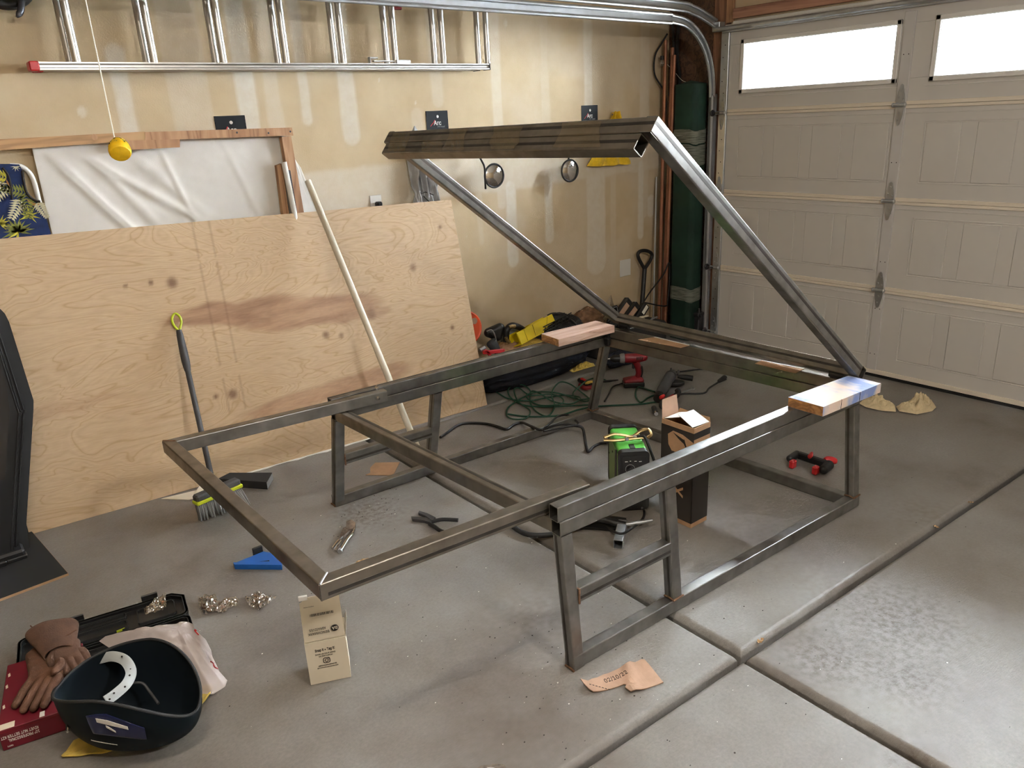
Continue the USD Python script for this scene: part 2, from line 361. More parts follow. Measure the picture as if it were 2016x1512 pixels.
# ---- floor: concrete slabs parted by recessed joints
mat('concrete', {'p': ('principled_bsdf', {'specular_ior_level': 0.5}), 'g': ('geometry', {}),
    'n1': ('noise_texture', {'scale': 1.1, 'detail': 5.0, 'roughness': 0.62}), 'r1': ('rgb_ramp', {'ramp': [(0.32, (0.160, 0.138, 0.118)), (0.50, (0.215, 0.198, 0.180)), (0.68, (0.275, 0.265, 0.252))]}),
    'n2': ('noise_texture', {'scale': 90.0, 'detail': 4.0, 'roughness': 0.7}), 'mx': ('mix_color', {'blend_type': 'overlay', 'fac': 0.30}),
    'at': ('attribute', {'attribute': 'stain'}), 'n3': ('noise_texture', {'scale': 45.0, 'detail': 5.0, 'roughness': 0.75}), 'rs': ('rgb_ramp', {'ramp': [(0.42, (0, 0, 0)), (0.62, (1, 1, 1))]}),
    'ms': ('math', {'math_type': 'multiply'}), 'st': ('mix_color', {'blend_type': 'mix', 'b': (0.085, 0.062, 0.043)}),
    'nr': ('noise_texture', {'scale': 2.2, 'detail': 4.0}), 'rr': ('map_range', {'from_min': 0.3, 'from_max': 0.7, 'to_min': 0.30, 'to_max': 0.44}),
    'mpb': ('mapping', {'scale': (1.0, 3.0, 1.0)}), 'nb': ('noise_texture', {'scale': 70.0, 'detail': 5.0, 'roughness': 0.65}), 'b': ('bump', {'strength': 0.36, 'distance': 0.004})},
    [('g.position', 'n1.vector'), ('n1.fac', 'r1.fac'), ('g.position', 'n2.vector'), ('r1.color', 'mx.a'), ('n2.fac', 'mx.b'), ('mx.result', 'st.a'),
     ('g.position', 'n3.vector'), ('n3.fac', 'rs.fac'), ('rs.color', 'ms.value1'), ('at.fac', 'ms.value2'), ('ms.value', 'st.fac'), ('st.result', 'p.base_color'),
     ('g.position', 'nr.vector'), ('nr.fac', 'rr.value'), ('rr.result', 'p.roughness'), ('g.position', 'mpb.vector'), ('mpb.vector', 'nb.vector'), ('nb.fac', 'b.height'), ('b.normal', 'p.normal')])
JX = 1.78
jy = lambda x: 1.16 - 0.042 * (np.asarray(x) - JX)
STAINS = [(1.36, 2.86, 0.20, 0.9), (2.32, 0.93, 0.28, 1.0), (1.95, 0.98, 0.16, 0.8), (2.05, 0.75, 0.14, 0.7), (1.42, 1.75, 0.22, 0.4), (1.12, 1.10, 0.05, 1.2), (2.5, 1.6, 0.3, 0.35), (2.0, 2.1, 0.35, 0.3), (1.0, 1.35, 0.25, 0.3), (3.1, 1.2, 0.2, 0.4), (1.75, 0.62, 0.10, 0.8)]
def slab(x0, x1, ya, yb, ja, jb):
    """a slab between x0..x1 and the lines ya(x)..yb(x), its edges rounded down into the joints"""
    step = 0.03 if x1 > 0 else 0.3
    e = np.array([0.0, 0.003, 0.007, 0.012, 0.018, 0.026])
    xs = np.unique(np.concatenate([x0 + e, np.arange(x0 + 0.05, x1 - 0.04, step), x1 - e]).round(5))
    yl = 0.5 * (ya(x0) + ya(x1)); yh = 0.5 * (yb(x0) + yb(x1)); L = yh - yl
    ts = np.unique(np.concatenate([e / L, np.arange(0.05, L - 0.04, step) / L, 1 - e / L]).round(6))
    A, T = np.meshgrid(xs, ts, indexing='ij')
    Yv = ya(A) * (1 - T) + yb(A) * T
    d = np.minimum.reduce([A - x0, x1 - A, T * L, (1 - T) * L])
    wob = 0.004 * (meshkit.noise(np.stack([A * 9, Yv * 9, A * 0], -1)) - 0.5)
    z = -0.022 * np.clip(1 - d / 0.024, 0, 1) ** 2.2 + wob * 0.25
    idx = np.arange(A.size).reshape(A.shape)
    P = np.stack([A, Yv, z], -1).reshape(-1, 3)
    q = np.stack([idx[:-1, :-1], idx[1:, :-1], idx[1:, 1:], idx[:-1, 1:]], -1).reshape(-1, 4)
    F = np.vstack([q[:, [0, 1, 2]], q[:, [0, 2, 3]]])
    rim = np.concatenate([idx[:, 0], idx[-1, 1:], idx[::-1, -1][1:], idx[0, ::-1][1:-1]]); k = len(P)
    low = P[rim].copy(); low[:, 2] = -0.075
    n = len(rim); a = np.arange(n); b = (a + 1) % n
    side = np.vstack([np.stack([rim[b], rim[a], k + a], 1), np.stack([rim[b], k + a, k + b], 1)])
    m = trimesh.Trimesh(np.vstack([P, low]), np.vstack([F, side]), process=False)
    s = sum(w * np.exp(-((m.vertices[:, 0] - x) ** 2 + (m.vertices[:, 1] - y) ** 2) / (2 * (r * 0.6) ** 2)) for x, y, r, w in STAINS)
    return m, np.clip(s, 0, 1)
floor = thing('floor', kind='structure', label='sealed grey concrete garage floor with recessed joints', category='floor')
part(floor, 'floor_base', bx((-2.6, -2.6, -0.12), (4.8, 4.0, -0.05), 0), 'concrete_base', False)
part(floor, 'joint_plug', bx((4.66, -2.55, -0.075), (4.79, 3.98, -0.002), 0), 'concrete_base', False)  # added hidden strip, stops daylight leaking in through the floor joint
G = 0.009
for (x0, x1) in ((-2.6, JX - G), (JX + G, 4.75)):
    rows = [(lambda x: -2.6 + 0 * np.asarray(x), lambda x: jy(x) - G), (lambda x: jy(x) + G, lambda x: 3.60 - 0.02 * np.asarray(x)), (lambda x: 3.606 - 0.02 * np.asarray(x), lambda x: 3.95 + 0 * np.asarray(x))]
    if x0 < 0: rows = [rows[0], (rows[1][0], rows[2][1])]
    for ya, yb in rows:
        m, s = slab(x0, x1, ya, yb, 0, 0)
        p = part(floor, 'slab', m, 'concrete', True)
        primvar(p, 'stain', s)

# ---- the drywall wall, tan paper with bands of white joint compound
mat('drywall', {'p': ('principled_bsdf', {'roughness': 0.85}), 'g': ('geometry', {}), 'at': ('attribute', {'attribute': 'mud'}),
    'n': ('noise_texture', {'scale': 7.0, 'detail': 4.0}), 'r': ('rgb_ramp', {'ramp': [(0.3, (0.545, 0.42, 0.255)), (0.7, (0.61, 0.485, 0.31))]}),
    'n2': ('noise_texture', {'scale': 26.0, 'detail': 4.0}), 'rm': ('map_range', {'from_min': 0.3, 'from_max': 0.7, 'to_min': 0.75, 'to_max': 1.05}), 'mm': ('math', {'math_type': 'multiply'}),
    'mx': ('mix_color', {'blend_type': 'mix', 'b': (0.71, 0.655, 0.55)}), 'nb': ('noise_texture', {'scale': 130.0, 'detail': 3.0}), 'b': ('bump', {'strength': 0.25, 'distance': 0.003})},
    [('g.position', 'n.vector'), ('n.fac', 'r.fac'), ('r.color', 'mx.a'), ('g.position', 'n2.vector'), ('n2.fac', 'rm.value'), ('rm.result', 'mm.value1'), ('at.fac', 'mm.value2'), ('mm.value', 'mx.fac'), ('mx.result', 'p.base_color'),
     ('g.position', 'nb.vector'), ('nb.fac', 'b.height'), ('b.normal', 'p.normal')])
# vertical mud bands (x, z_low, z_high, half width, strength)
BANDS = [(0.93, 1.60, 2.05, 0.045, 0.8), (1.22, 1.60, 2.6, 0.10, 0.35), (1.49, 1.55, 2.6, 0.055, 0.9), (1.62, 1.55, 2.6, 0.05, 0.4), (1.79, 1.66, 2.6, 0.04, 0.7), (2.03, 1.55, 2.6, 0.055, 0.75), (2.60, 1.72, 2.6, 0.05, 0.35),
         (3.03, 1.1, 2.6, 0.05, 0.55), (3.42, 1.5, 2.6, 0.045, 0.35), (3.80, 1.5, 2.6, 0.05, 0.75), (4.35, 0.9, 2.6, 0.06, 0.5), (2.45, 0.9, 1.75, 0.05, 0.3),
         (3.10, 0.72, 1.30, 0.055, 0.95), (3.42, 0.84, 1.34, 0.045, 0.9), (3.86, 0.55, 1.42, 0.10, 0.75), (4.03, 0.5, 1.42, 0.04, 0.35), (4.32, 0.75, 1.34, 0.04, 0.95), (4.43, 0.90, 1.08, 0.05, 0.9), (2.85, 0.9, 1.3, 0.03, 0.3)]
def wall_f(u, v):
    return np.stack([-2.6 + u * 7.27, WALL_Y + 0 * u, -0.08 + v * (CEIL + 0.08)], -1)
wall = grid_mesh(wall_f, 728, 281)
wx, wz = wall.vertices[:, 0], wall.vertices[:, 2]
mud = np.zeros(len(wx)); sm = lambda t: np.clip(t, 0, 1) ** 2 * (3 - 2 * np.clip(t, 0, 1))
wobble = (meshkit.fbm(np.stack([wx * 6, wz * 6, wx * 0], -1), 4, 3) - 0.5) * 0.035
for x, z0, z1, hw, s in BANDS:
    dz = np.clip(np.maximum(z0 + hw - wz, wz - z1 + hw), 0, None)
    d = np.hypot(np.abs(wx - x), dz) + wobble * 0.6
    mud = np.maximum(mud, s * sm((hw - d) / 0.018))
zs = 1.335 + 0.012 * (wx - 2.5)                                                   # the horizontal seam
mud = np.maximum(mud, 0.62 * sm((0.125 - np.abs(wz - zs) + wobble) / 0.03) * sm((wx - 1.4) / 0.3))
mud = np.maximum(mud, 0.55 * sm((0.05 - np.abs(wz - zs - 0.02) + wobble) / 0.03) * sm((wx - 1.4) / 0.3))
mud = np.maximum(mud, 0.25 * sm((wx - 2.6) / 0.8) * sm((meshkit.fbm(np.stack([wx * 3, wz * 3, wx * 0], -1), 4, 9) - 0.42) * 6))
for k in range(26):
    x, z, r = rng.uniform(0.6, 4.5), rng.uniform(0.9, 2.2), rng.uniform(0.008, 0.025)
    mud = np.maximum(mud, 0.7 * sm((r - np.hypot(wx - x, (wz - z) * rng.uniform(0.5, 1)) + wobble * 0.4) / 0.01))
wl = fresh('/World/wall_left')
usdkit.mesh(stage, wl, wall, MATS['drywall'], True); primvar(wl, 'mud', mud)
tag(stage.GetPrimAtPath(wl), 'unpainted tan drywall wall with white bands of joint compound', 'wall', None, 'structure')
def struct(name, mesh, material, label, category, smooth=False):
    return single(name, mesh, material, label, category, smooth, kind='structure')
struct('wall_back', bx((-2.75, -2.75, -0.1), (-2.6, 4.05, CEIL), 0), 'wall_plain', 'plain tan wall behind the camera', 'wall')
struct('wall_right', bx((-2.75, -2.75, -0.1), (4.85, -2.6, CEIL), 0), 'wall_plain', 'plain tan side wall opposite the ladder wall', 'wall')
struct('ceiling', bx((-2.75, -2.75, CEIL), (4.85, 4.05, CEIL + 0.1), 0), 'ceiling_paint', 'pale garage ceiling out of view', 'ceiling')
wf = thing('wall_front', 'garage front wall of bare brown boards around the door opening', 'wall', kind='structure')
part(wf, 'return_panel', bx((RETURN_X, 3.425, -0.05), (RETURN_X + 0.12, 3.99, CEIL), 0), 'osb_brown', False, label='bare dark brown board in the corner')
part(wf, 'header_panel', bx((RETURN_X, -1.43, 2.11), (RETURN_X + 0.12, 3.425, CEIL), 0), 'wall_plain', False)
part(wf, 'side_panel', bx((RETURN_X, -2.75, -0.05), (RETURN_X + 0.12, -1.43, CEIL), 0), 'wall_plain', False)
part(wf, 'corner_stud', bx((RETURN_X - 0.07, 3.86, -0.02), (RETURN_X, 3.90, CEIL), 0.003), 'osb_brown')
part(wf, 'door_jamb', bx((RETURN_X - 0.012, 3.462, -0.02), (RETURN_X, 3.56, CEIL), 0.003), 'jamb_wood')
part(wf, 'door_jamb', bx((RETURN_X - 0.01, 3.40, 2.19), (RETURN_X, 3.47, CEIL), 0.003), 'pine_dark')
part(wf, 'header_board', bx((RETURN_X - 0.03, -1.5, 2.207), (RETURN_X, 3.40, 2.27), 0.003), 'header_wood', label='reddish wooden header board over the door')
part(wf, 'header_strip', bx((RETURN_X - 0.022, -1.5, 2.170), (RETURN_X, 3.40, 2.195), 0.003), 'white_paint')
struct('driveway', bx((4.80, -9.0, -0.12), (18.0, 12.0, -0.03), 0), 'driveway_concrete', 'pale concrete driveway outside the garage door', 'driveway')

# ---- the sectional garage door
door = thing('door_1', 'closed beige sectional garage door with long windows in its top row', 'garage door', kind='structure')
Z0, SEC, Y1 = 0.026, 0.533, 3.44
PANELS = [(3.44, 2.21), (2.21, 0.99), (0.99, -0.23), (-0.23, -1.45)]
DT = 0.045
def door_rect(y0, y1, z0, z1, x0, x1, c=0.002): return bx((x0, min(y0, y1), z0), (x1, max(y0, y1), z1), c)
for s in range(4):
    z0, z1 = Z0 + s * SEC, Z0 + (s + 1) * SEC - 0.003
    if s < 3:
        body = door_rect(Y1, -1.45, z0, z1, DOOR_X, DOOR_X + DT)
    else:                                                                         # the top section is pierced by the windows
        pieces, ys = [], [Y1]
        zt, zb = 2.047, 1.766
        pieces += [door_rect(Y1, -1.45, z0, zb, DOOR_X, DOOR_X + DT), door_rect(Y1, -1.45, zt, z1 + 0.02, DOOR_X, DOOR_X + DT)]
        edges = [Y1]
        for a, b in PANELS: edges += [a - 0.168, b + 0.072]
        edges.append(-1.45)
        for k in range(0, len(edges), 2): pieces.append(door_rect(edges[k], edges[k + 1], zb, zt, DOOR_X, DOOR_X + DT, 0.0005))
        body = cat(pieces)
    sec = part(door, 'door_section', body, 'door_paint', False)
    for a, b in PANELS:
        if s < 3:
            ya, yb, za, zb2 = a - 0.155, b + 0.055, z0 + 0.115, z0 + 0.432
            w = (ya - yb)
            cuts = [0.0, 0.185, 0.265, 0.452, 0.528, 0.718, 0.80, 1.0]
            for k in range(7):
                raised = k % 2 == 0
                m = door_rect(ya - w * cuts[k] - 0.001, ya - w * cuts[k + 1] + 0.001, za, zb2, DOOR_X - (0.006 if raised else 0.002), DOOR_X + 0.005, 0.0025 if raised else 0.001)
                part(sec, 'plank', m, 'door_paint', False)
            fr = [door_rect(ya + 0.012, ya + 0.006, za - 0.012, zb2 + 0.012, DOOR_X - 0.003, DOOR_X + 0.004), door_rect(yb - 0.006, yb - 0.012, za - 0.012, zb2 + 0.012, DOOR_X - 0.003, DOOR_X + 0.004),
                  door_rect(ya + 0.012, yb - 0.012, zb2 + 0.006, zb2 + 0.012, DOOR_X - 0.003, DOOR_X + 0.004), door_rect(ya + 0.012, yb - 0.012, za - 0.012, za - 0.006, DOOR_X - 0.003, DOOR_X + 0.004)]
            part(sec, 'panel_bead', cat(fr), 'door_paint', False)
        else:
            ya, yb, za, zb2 = a - 0.166, b + 0.070, 1.768, 2.045
            O = 0.028
            fr = cat(door_rect(ya + O, ya, za - O, zb2 + O, DOOR_X - 0.012, DOOR_X + 0.01, 0.004), door_rect(yb, yb - O, za - O, zb2 + O, DOOR_X - 0.012, DOOR_X + 0.01, 0.004),
                     door_rect(ya + O, yb - O, zb2, zb2 + O, DOOR_X - 0.012, DOOR_X + 0.01, 0.004), door_rect(ya + O, yb - O, za - O, za, DOOR_X - 0.012, DOOR_X + 0.01, 0.004),
                     door_rect(ya + 0.05, yb - 0.05, za - 0.05, za - 0.046, DOOR_X - 0.003, DOOR_X + 0.004))
            part(sec, 'window_frame', fr, 'window_trim', False)
            part(sec, 'window_pane', door_rect(ya, yb, za, zb2, DOOR_X + 0.018, DOOR_X + 0.022, 0), 'window_glass', False)
    # meeting rails: two pale lips with a dark line between
    if s < 3:
        part(door, 'meeting_rail', door_rect(Y1 - 0.05, -1.45, z1 - 0.017, z1, DOOR_X - 0.008, DOOR_X + 0.003), 'door_trim', False)
        part(door, 'meeting_rail', door_rect(Y1 - 0.05, -1.45, z1 + 0.0015, z1 + 0.023, DOOR_X - 0.008, DOOR_X + 0.003), 'door_trim', False)
        part(sec, 'seam_backing', door_rect(Y1, -1.45, z1 - 0.02, z1 + 0.022, DOOR_X + DT - 0.012, DOOR_X + DT + 0.004, 0), 'door_paint', False)
        part(sec, 'rib', door_rect(Y1 - 0.05, -1.45, z1 - 0.045, z1 - 0.040, DOOR_X - 0.003, DOOR_X + 0.003), 'door_paint', False)
part(door, 'bottom_rail', door_rect(Y1 - 0.03, -1.45, 0.022, 0.048, DOOR_X - 0.012, DOOR_X + 0.003), 'door_trim', False)
part(door, 'bottom_seal', door_rect(Y1, -1.45, 0.0, 0.024, DOOR_X - 0.004, DOOR_X + 0.05, 0.004), 'black_rubber')
part(door, 'top_strut', rod((DOOR_X - 0.03, 3.50, 2.150), (DOOR_X - 0.03, -1.5, 2.150), 0.016), 'galvanised')
part(door, 'top_strut', door_rect(3.44, -1.45, 2.125, 2.138, DOOR_X - 0.03, DOOR_X + 0.003), 'galvanised', False)
def hinge(y, z, w):
    """strap leaves above and below a knuckle, with bolt heads"""
    x = DOOR_X - 0.016
    leaf = []
    for sgn in (1, -1):
        pts = [(-w/2, 0.006), (w/2, 0.006), (w*0.42, 0.05), (w*0.16, 0.105), (0, 0.112), (-w*0.16, 0.105), (-w*0.42, 0.05)]
        leaf.append(prism([(a, sgn * b) for a, b in pts], 0.003, frame_matrix(V(0, -1, 0), V(0, 0, 1), V(-1, 0, 0), (x + 0.002, y, z))))
    h = part(door, 'hinge', cat(leaf), 'galvanised', False)
    part(h, 'knuckle', cat(rod((x - 0.012, y - w*0.62, z), (x - 0.012, y + w*0.62, z), 0.011), [ellipsoid((x - 0.012, y + s * w*0.64, z), (0.013, 0.008, 0.013), 2) for s in (-1, 1)]), 'galvanised')
    bolts = [lathe([(0, 0.005), (0.005, 0.0045), (0.0065, 0.0), (0, 0.0)], 8, (x, y + dy, z + dz), (-1, 0, 0)) for dy, dz in ((0.012, 0.04), (-0.012, 0.03), (0, 0.08), (0, -0.04), (0.006, -0.08))]
    part(h, 'bolt', cat(bolts), 'galvanised')
for k, (a, b) in enumerate(PANELS):
    st = door_rect(b + 0.031, b - 0.031, Z0, 2.11, DOOR_X - 0.010, DOOR_X + 0.003, 0.003) if k < 3 else door_rect(b + 0.07, b, Z0, 2.11, DOOR_X - 0.010, DOOR_X + 0.003, 0.003)
    sp = part(door, 'stile', st, 'door_stile', False)
    holes = [lathe([(0, 0.0006), (0.003, 0.0006), (0.003, 0)], 8, (DOOR_X - 0.010, b + dy, z), (-1, 0, 0)) for z in np.arange(0.15, 2.0, 0.29) for dy in (-0.014, 0.014)]
    part(sp, 'screw_hole', cat(holes), 'ink', False)
    for s in range(1, 4): hinge(b if k < 3 else b + 0.035, Z0 + s * SEC, 0.052)
es = part(door, 'end_stile', door_rect(3.455, 3.392, Z0, 2.15, DOOR_X - 0.014, DOOR_X + 0.003, 0.003), 'galvanised', False)
part(es, 'paint_patch', door_rect(3.452, 3.398, 1.15, 1.60, DOOR_X - 0.0155, DOOR_X - 0.010, 0.0005), 'paper_cream', False, label='stretch of the end stile painted pale cream')
part(es, 'screw_hole', cat([lathe([(0, 0.0006), (0.0035, 0.0006), (0.0035, 0)], 8, (DOOR_X - 0.0158, 3.425 + dy, z), (-1, 0, 0)) for z in np.arange(0.1, 2.1, 0.075) for dy in ((-0.006,) if int(z * 40) % 2 else (0.008,))]), 'ink', False)
for s in range(0, 4):
    hinge(3.425, Z0 + s * SEC if s else 0.075, 0.05)
    zz = Z0 + s * SEC if s else 0.075
    part(door, 'roller', cat(rod((DOOR_X - 0.035, 3.43, zz), (DOOR_X - 0.035, 3.50, zz), 0.006), lathe([(0, -0.006), (0.02, -0.006), (0.023, 0), (0.02, 0.006), (0, 0.006)], 16, (DOOR_X - 0.035, 3.488, zz), (0, 1, 0))), 'dark_steel')

# ---- the door's track
track = thing('door_track', 'galvanised garage door track curving from the jamb up to two ceiling rails', 'door track', kind='structure')
TY = 3.50
plain('track_steel', (0.36, 0.37, 0.38), 0.55, metal=0.75, var=0.12, vscale=9)
vert = [(4.606, TY, 0.02), (4.596, TY, 1.0), (4.588, TY, 1.74)]
curve = [(4.588, TY, 1.73), (4.583, TY, 1.81), (4.560, TY, 1.92), (4.505, TY, 2.03), (4.41, TY, 2.125), (4.29, TY, 2.185), (4.15, TY, 2.205)]
def c_track(path, w=0.05, d=0.022):
    """rolled channel: a flat web with two rounded lips"""
    P = smooth_path(path, 6); T = np.gradient(P, axis=0); T /= np.linalg.norm(T, axis=1, keepdims=True)
    N = np.cross(T, V(0, 1, 0))
    web = [P + N * w/2 + V(0, d/2, 0), P - N * w/2 + V(0, d/2, 0)]
    m1 = grid_mesh(lambda U, W: (web[0][:, None] * (1 - W[..., None]) + web[1][:, None] * W[..., None]), len(P), 2, 0.003)
    return cat(m1, sweep(P + N * w/2, 0.011, 8), sweep(P - N * w/2, 0.011, 8))
part(track, 'vertical_track', sweep(vert, 0.0145, 12), 'track_steel')
part(track, 'vertical_track_back', bx((4.59, TY + 0.006, 0.0), (4.66, TY + 0.03, 1.75), 0.003), 'track_steel', False)
part(track, 'curved_track', c_track(curve, 0.040), 'galvanised')
part(track, 'horizontal_track', c_track([(4.15, TY, 2.205), (2.5, TY, 2.222), (0.2, TY, 2.24), (-1.2, TY, 2.25)], 0.05), 'galvanised')
part(track, 'horizontal_track', c_track([(4.60, TY, 2.190), (4.50, TY, 2.225), (4.36, TY, 2.262), (4.1, TY, 2.282), (2.5, TY, 2.300), (0.2, TY, 2.32), (-1.2, TY, 2.33)], 0.045), 'galvanised')
part(track, 'bracket', bx((4.60, TY - 0.03, 2.14), (4.668, TY + 0.03, 2.20), 0.003), 'galvanised')
part(track, 'bracket', bx((4.63, TY - 0.045, 1.70), (4.668, TY - 0.03, 2.02), 0.002), 'galvanised')
part(track, 'hanger', bx((1.0, TY + 0.01, 2.33), (1.04, TY + 0.014, CEIL), 0.001), 'galvanised')

# the lamps that light the room: a shaded tube fitting and the housing of an added fill lamp
lamp = thing('ceiling_lamp', 'white ceiling lamp fitting above the work area', 'lamp', (0.10, 1.35, 2.72))
part(lamp, 'housing', bx((-0.40, 1.21, 2.675), (0.60, 1.49, 2.72), 0.01), 'lamp_white')
lamp = thing('fill_lamp', 'unseen housing of the added fill lamp on the ceiling', 'lamp', (1.35, -0.7, 2.72))
part(lamp, 'housing', bx((1.10, -0.95, 2.60), (1.60, -0.45, 2.72), 0.01), 'lamp_white')


# ================================================================ THE STEEL FRAME
W, HT = 0.042, 0.0508
SH = -0.0367
def FP(u, v, z): return np.array([1.331 + u, 1.463 + v + SH * u, z])
frame = thing('steel_frame', 'welded bare steel tube frame with a pulled-out extension standing on splayed legs', 'steel frame', (2.1, 2.2, 0))
def tube(parent, name, p0, p1, w=W, h=HT, up=(0, 0, 1), seam=None, material='mill_steel', label=None, m0=0.0, m1=0.0):
    t = part(parent, name, rtube(p0, p1, w, h, up, m0=m0, m1=m1), material, 40, label)
    for face, off in (seam or ()):                                                # rolled weld seam: a dark heat band along one face
        ex, ey, ez, L = along(p0, p1, up); p0, p1 = np.array(p0), np.array(p1)
        if face in ('+y', '-y'):
            s = 1 if face[0] == '+' else -1
            a = ey * s * (w/2 + 0.0002) + ez * off
            m = beam(p0 + a + ex*0.001, p1 + a - ex*0.001, 0.0006, 0.010, up, 0.0001)
        else:
            s = 1 if face[0] == '+' else -1
            a = ez * s * (h/2 + 0.0002) + ey * off
            m = beam(p0 + a + ex*0.001, p1 + a - ex*0.001, 0.010, 0.0006, up, 0.0001)
        part(t, 'weld_seam', m, 'seam_dark', False)
    return t
zt = 0.565
zu, zl, zb_ = zt - HT/2, zt - HT*1.5 - 0.001, HT/2 + 0.001
# side geometry: bottom rails lie wider than the top rails
VB = (0.022, 1.556); VT = (0.066, 1.436); LEN = 1.60
def side_v(side, z): return VB[side] + (VT[side] - VB[side]) * (z - zb_) / (zl - zb_)
UF = (0.0, -0.055)                                                               # the left side starts a little further forward
for s in (0, 1):
    sg = -1 if s == 0 else 1
    o = '+y' if s else '-y'
    u0 = UF[s]; UE = LEN - 0.06 * s
    tube(frame, 'bottom_rail', FP(u0, VB[s], zb_), FP(UE + 0.03, VB[s], zb_))
    tube(frame, 'lower_top_rail', FP(u0, VT[s], zl), FP(UE + 0.03, VT[s], zl))
    tube(frame, 'upper_top_rail', FP(u0 - 0.008, VT[s], zu), FP(UE + 0.03, VT[s], zu), seam=(('+z', 0.008),) if s else None)
    for k, u in enumerate((u0 + 0.022, u0 + (0.52 if s else 0.482), UE + 0.008)):
        z0 = 0.0 if k == 0 else HT
        a = FP(u, side_v(s, z0), z0 + 0.001); b = FP(u, side_v(s, zl - HT/2), zl - HT/2)
        lg = tube(frame, 'leg', a, b, w=0.042, h=0.046, up=(1, 0, 0), seam=(('-z', 0.006 if s else -0.006),) if k != 1 else (('-z', 0.004),))
        part(lg, 'weld_bead', sweep(smooth_path([a + V(-0.024, -0.02, 0.003), a + V(-0.024, 0.0, 0.006), a + V(-0.024, 0.02, 0.003)], 3), 0.004, 6), 'rust')
        if k: part(lg, 'weld_bead', sweep(smooth_path([a + V(-0.026, -0.022, 0.002), a + V(0, -0.024, 0.004), a + V(0.026, -0.022, 0.002)], 3), 0.004, 6), 'rust')
    zm = 0.248
    tube(frame, 'stretcher', FP(u0 + 0.045, side_v(s, zm), zm), FP(u0 + (0.50 if s else 0.462), side_v(s, zm), zm), seam=(('-y', -0.008),))
    part(frame, 'weld_bead', sweep([FP(u0 + 0.046, side_v(s, zm) + dy, zm + dz) for dy, dz in ((-0.022, -0.026), (-0.023, 0.026), (0.022, 0.026))], 0.004, 6), 'rust')
tube(frame, 'cross_member', FP(UF[0] + 0.020, VT[0] + 0.02, zl), FP(UF[1] + 0.022, VT[1] - 0.02, zl), seam=(('+z', -0.007),), material='mill_steel_brown')
tube(frame, 'rear_bottom_rail', FP(LEN + 0.005, VB[0] + 0.02, zb_), FP(LEN - 0.055, VB[1] - 0.02, zb_))
tube(frame, 'rear_lower_rail', FP(LEN + 0.005, VT[0] + 0.02, zl), FP(LEN - 0.055, VT[1] - 0.02, zl), material='mill_steel_brown')
tube(frame, 'rear_upper_rail', FP(LEN + 0.005, VT[0] + 0.02, zu), FP(LEN - 0.055, VT[1] - 0.02, zu), material='mill_steel_brown')
part(frame, 'corner_bolt', cat(bx(FP(1.512, VT[1] - 0.052, 0.470), FP(1.532, VT[1] - 0.022, 0.562), 0.004), bx(FP(1.502, VT[1] - 0.060, 0.508), FP(1.536, VT[1] - 0.020, 0.520), 0.003)), 'black_plastic')
# the sliding extension: a U of tubes lying inside the upper rails
EU = -0.775
er, el = VT[0] + W + 0.016, VT[1] - W - 0.012
vr = lambda u, v: 1.463 + v + SH * u
e_r0, e_r1 = V(0.639, 1.647, zu), V(1.502, 1.578, zu)
e_l0, e_l1 = V(0.615, 2.915, zu), V(1.497, 2.826, zu)
tube(frame, 'extension_rail', e_r0, e_r1, seam=(('-y', -0.010),), material='mill_steel_brown', m0=1.0)
tube(frame, 'extension_rail', e_l0, e_l1, seam=None, m0=-1.0)
tube(frame, 'extension_end', e_r0, e_l0, material='mill_steel_brown', m0=-1.0, m1=1.0)
part(frame, 'corner_weld', sweep([(0.620, 1.628, zt), (0.639, 1.647, zt + 0.0005), (0.658, 1.666, zt)], 0.0032, 6), 'galvanised')
part(frame, 'corner_weld', sweep([(0.597, 2.934, zt), (0.615, 2.915, zt + 0.0005), (0.634, 2.896, zt)], 0.0032, 6), 'rust')
def bolt(p, d):
    b = part(frame, 'bolt', cat(rod(np.array(p) - unit(d)*0.05, np.array(p) + unit(d)*0.012, 0.005), lathe([(0, 0.008), (0.008, 0.007), (0.010, 0.0), (0, 0)], 6, p, d)), 'chrome', 30)
bolt(V(1.465, 1.556, zu + 0.006), V(0, -1, 0)); bolt(V(1.445, 2.802, zu + 0.004), V(0, -1, 0)); bolt(V(1.475, 2.86, zt + 0.004), V(0.2, 0, 1))

# ================================================================ THE RAISED FRAME, hinged at the rear
TH = math.radians(38.3)
d_ = V(-math.cos(TH), 0, math.sin(TH)); n_ = V(math.sin(TH), 0, math.cos(TH))
HB = V(2.885, 0, 0.6050)
TL = 1.612
def TP(t, y, n): return HB + d_ * t + n_ * (n - 0.020 * (y - 1.452) / 1.37 * t / TL) + V(0, y, 0)
YR, YL = 1.430, 2.822                                                            # outer faces
raised = thing('raised_frame', 'rectangular steel tube frame tilted open like a lid over the rear boards', 'steel frame', (2.95, 2.1, 0.6))
yR, yL = YR + W/2, YL - W/2
nm = HT/2
tube(raised, 'side_tube', TP(0, yR, nm), TP(TL, yR, nm), up=n_, seam=(('+y', 0.006), ('-y', 0.008)), label='right-hand sloping tube of the raised frame')
tube(raised, 'side_tube', TP(0, yL, nm), TP(TL, yL, nm), up=n_, seam=(('+y', 0.006), ('-y', 0.008)), label='left-hand sloping tube of the raised frame')
tube(raised, 'top_tube', TP(TL - W/2, YR + 0.002, nm), TP(TL - W/2, YL + 0.002, nm), up=n_, seam=(('+y', 0.004), ('-y', 0.006)), material='mill_steel_brown')
tube(raised, 'bottom_tube', TP(-W/2, YR, nm), TP(-W/2, YL, nm), up=n_, seam=(('-y', 0.0), ('+y', 0.0)), material='mill_steel_brown')
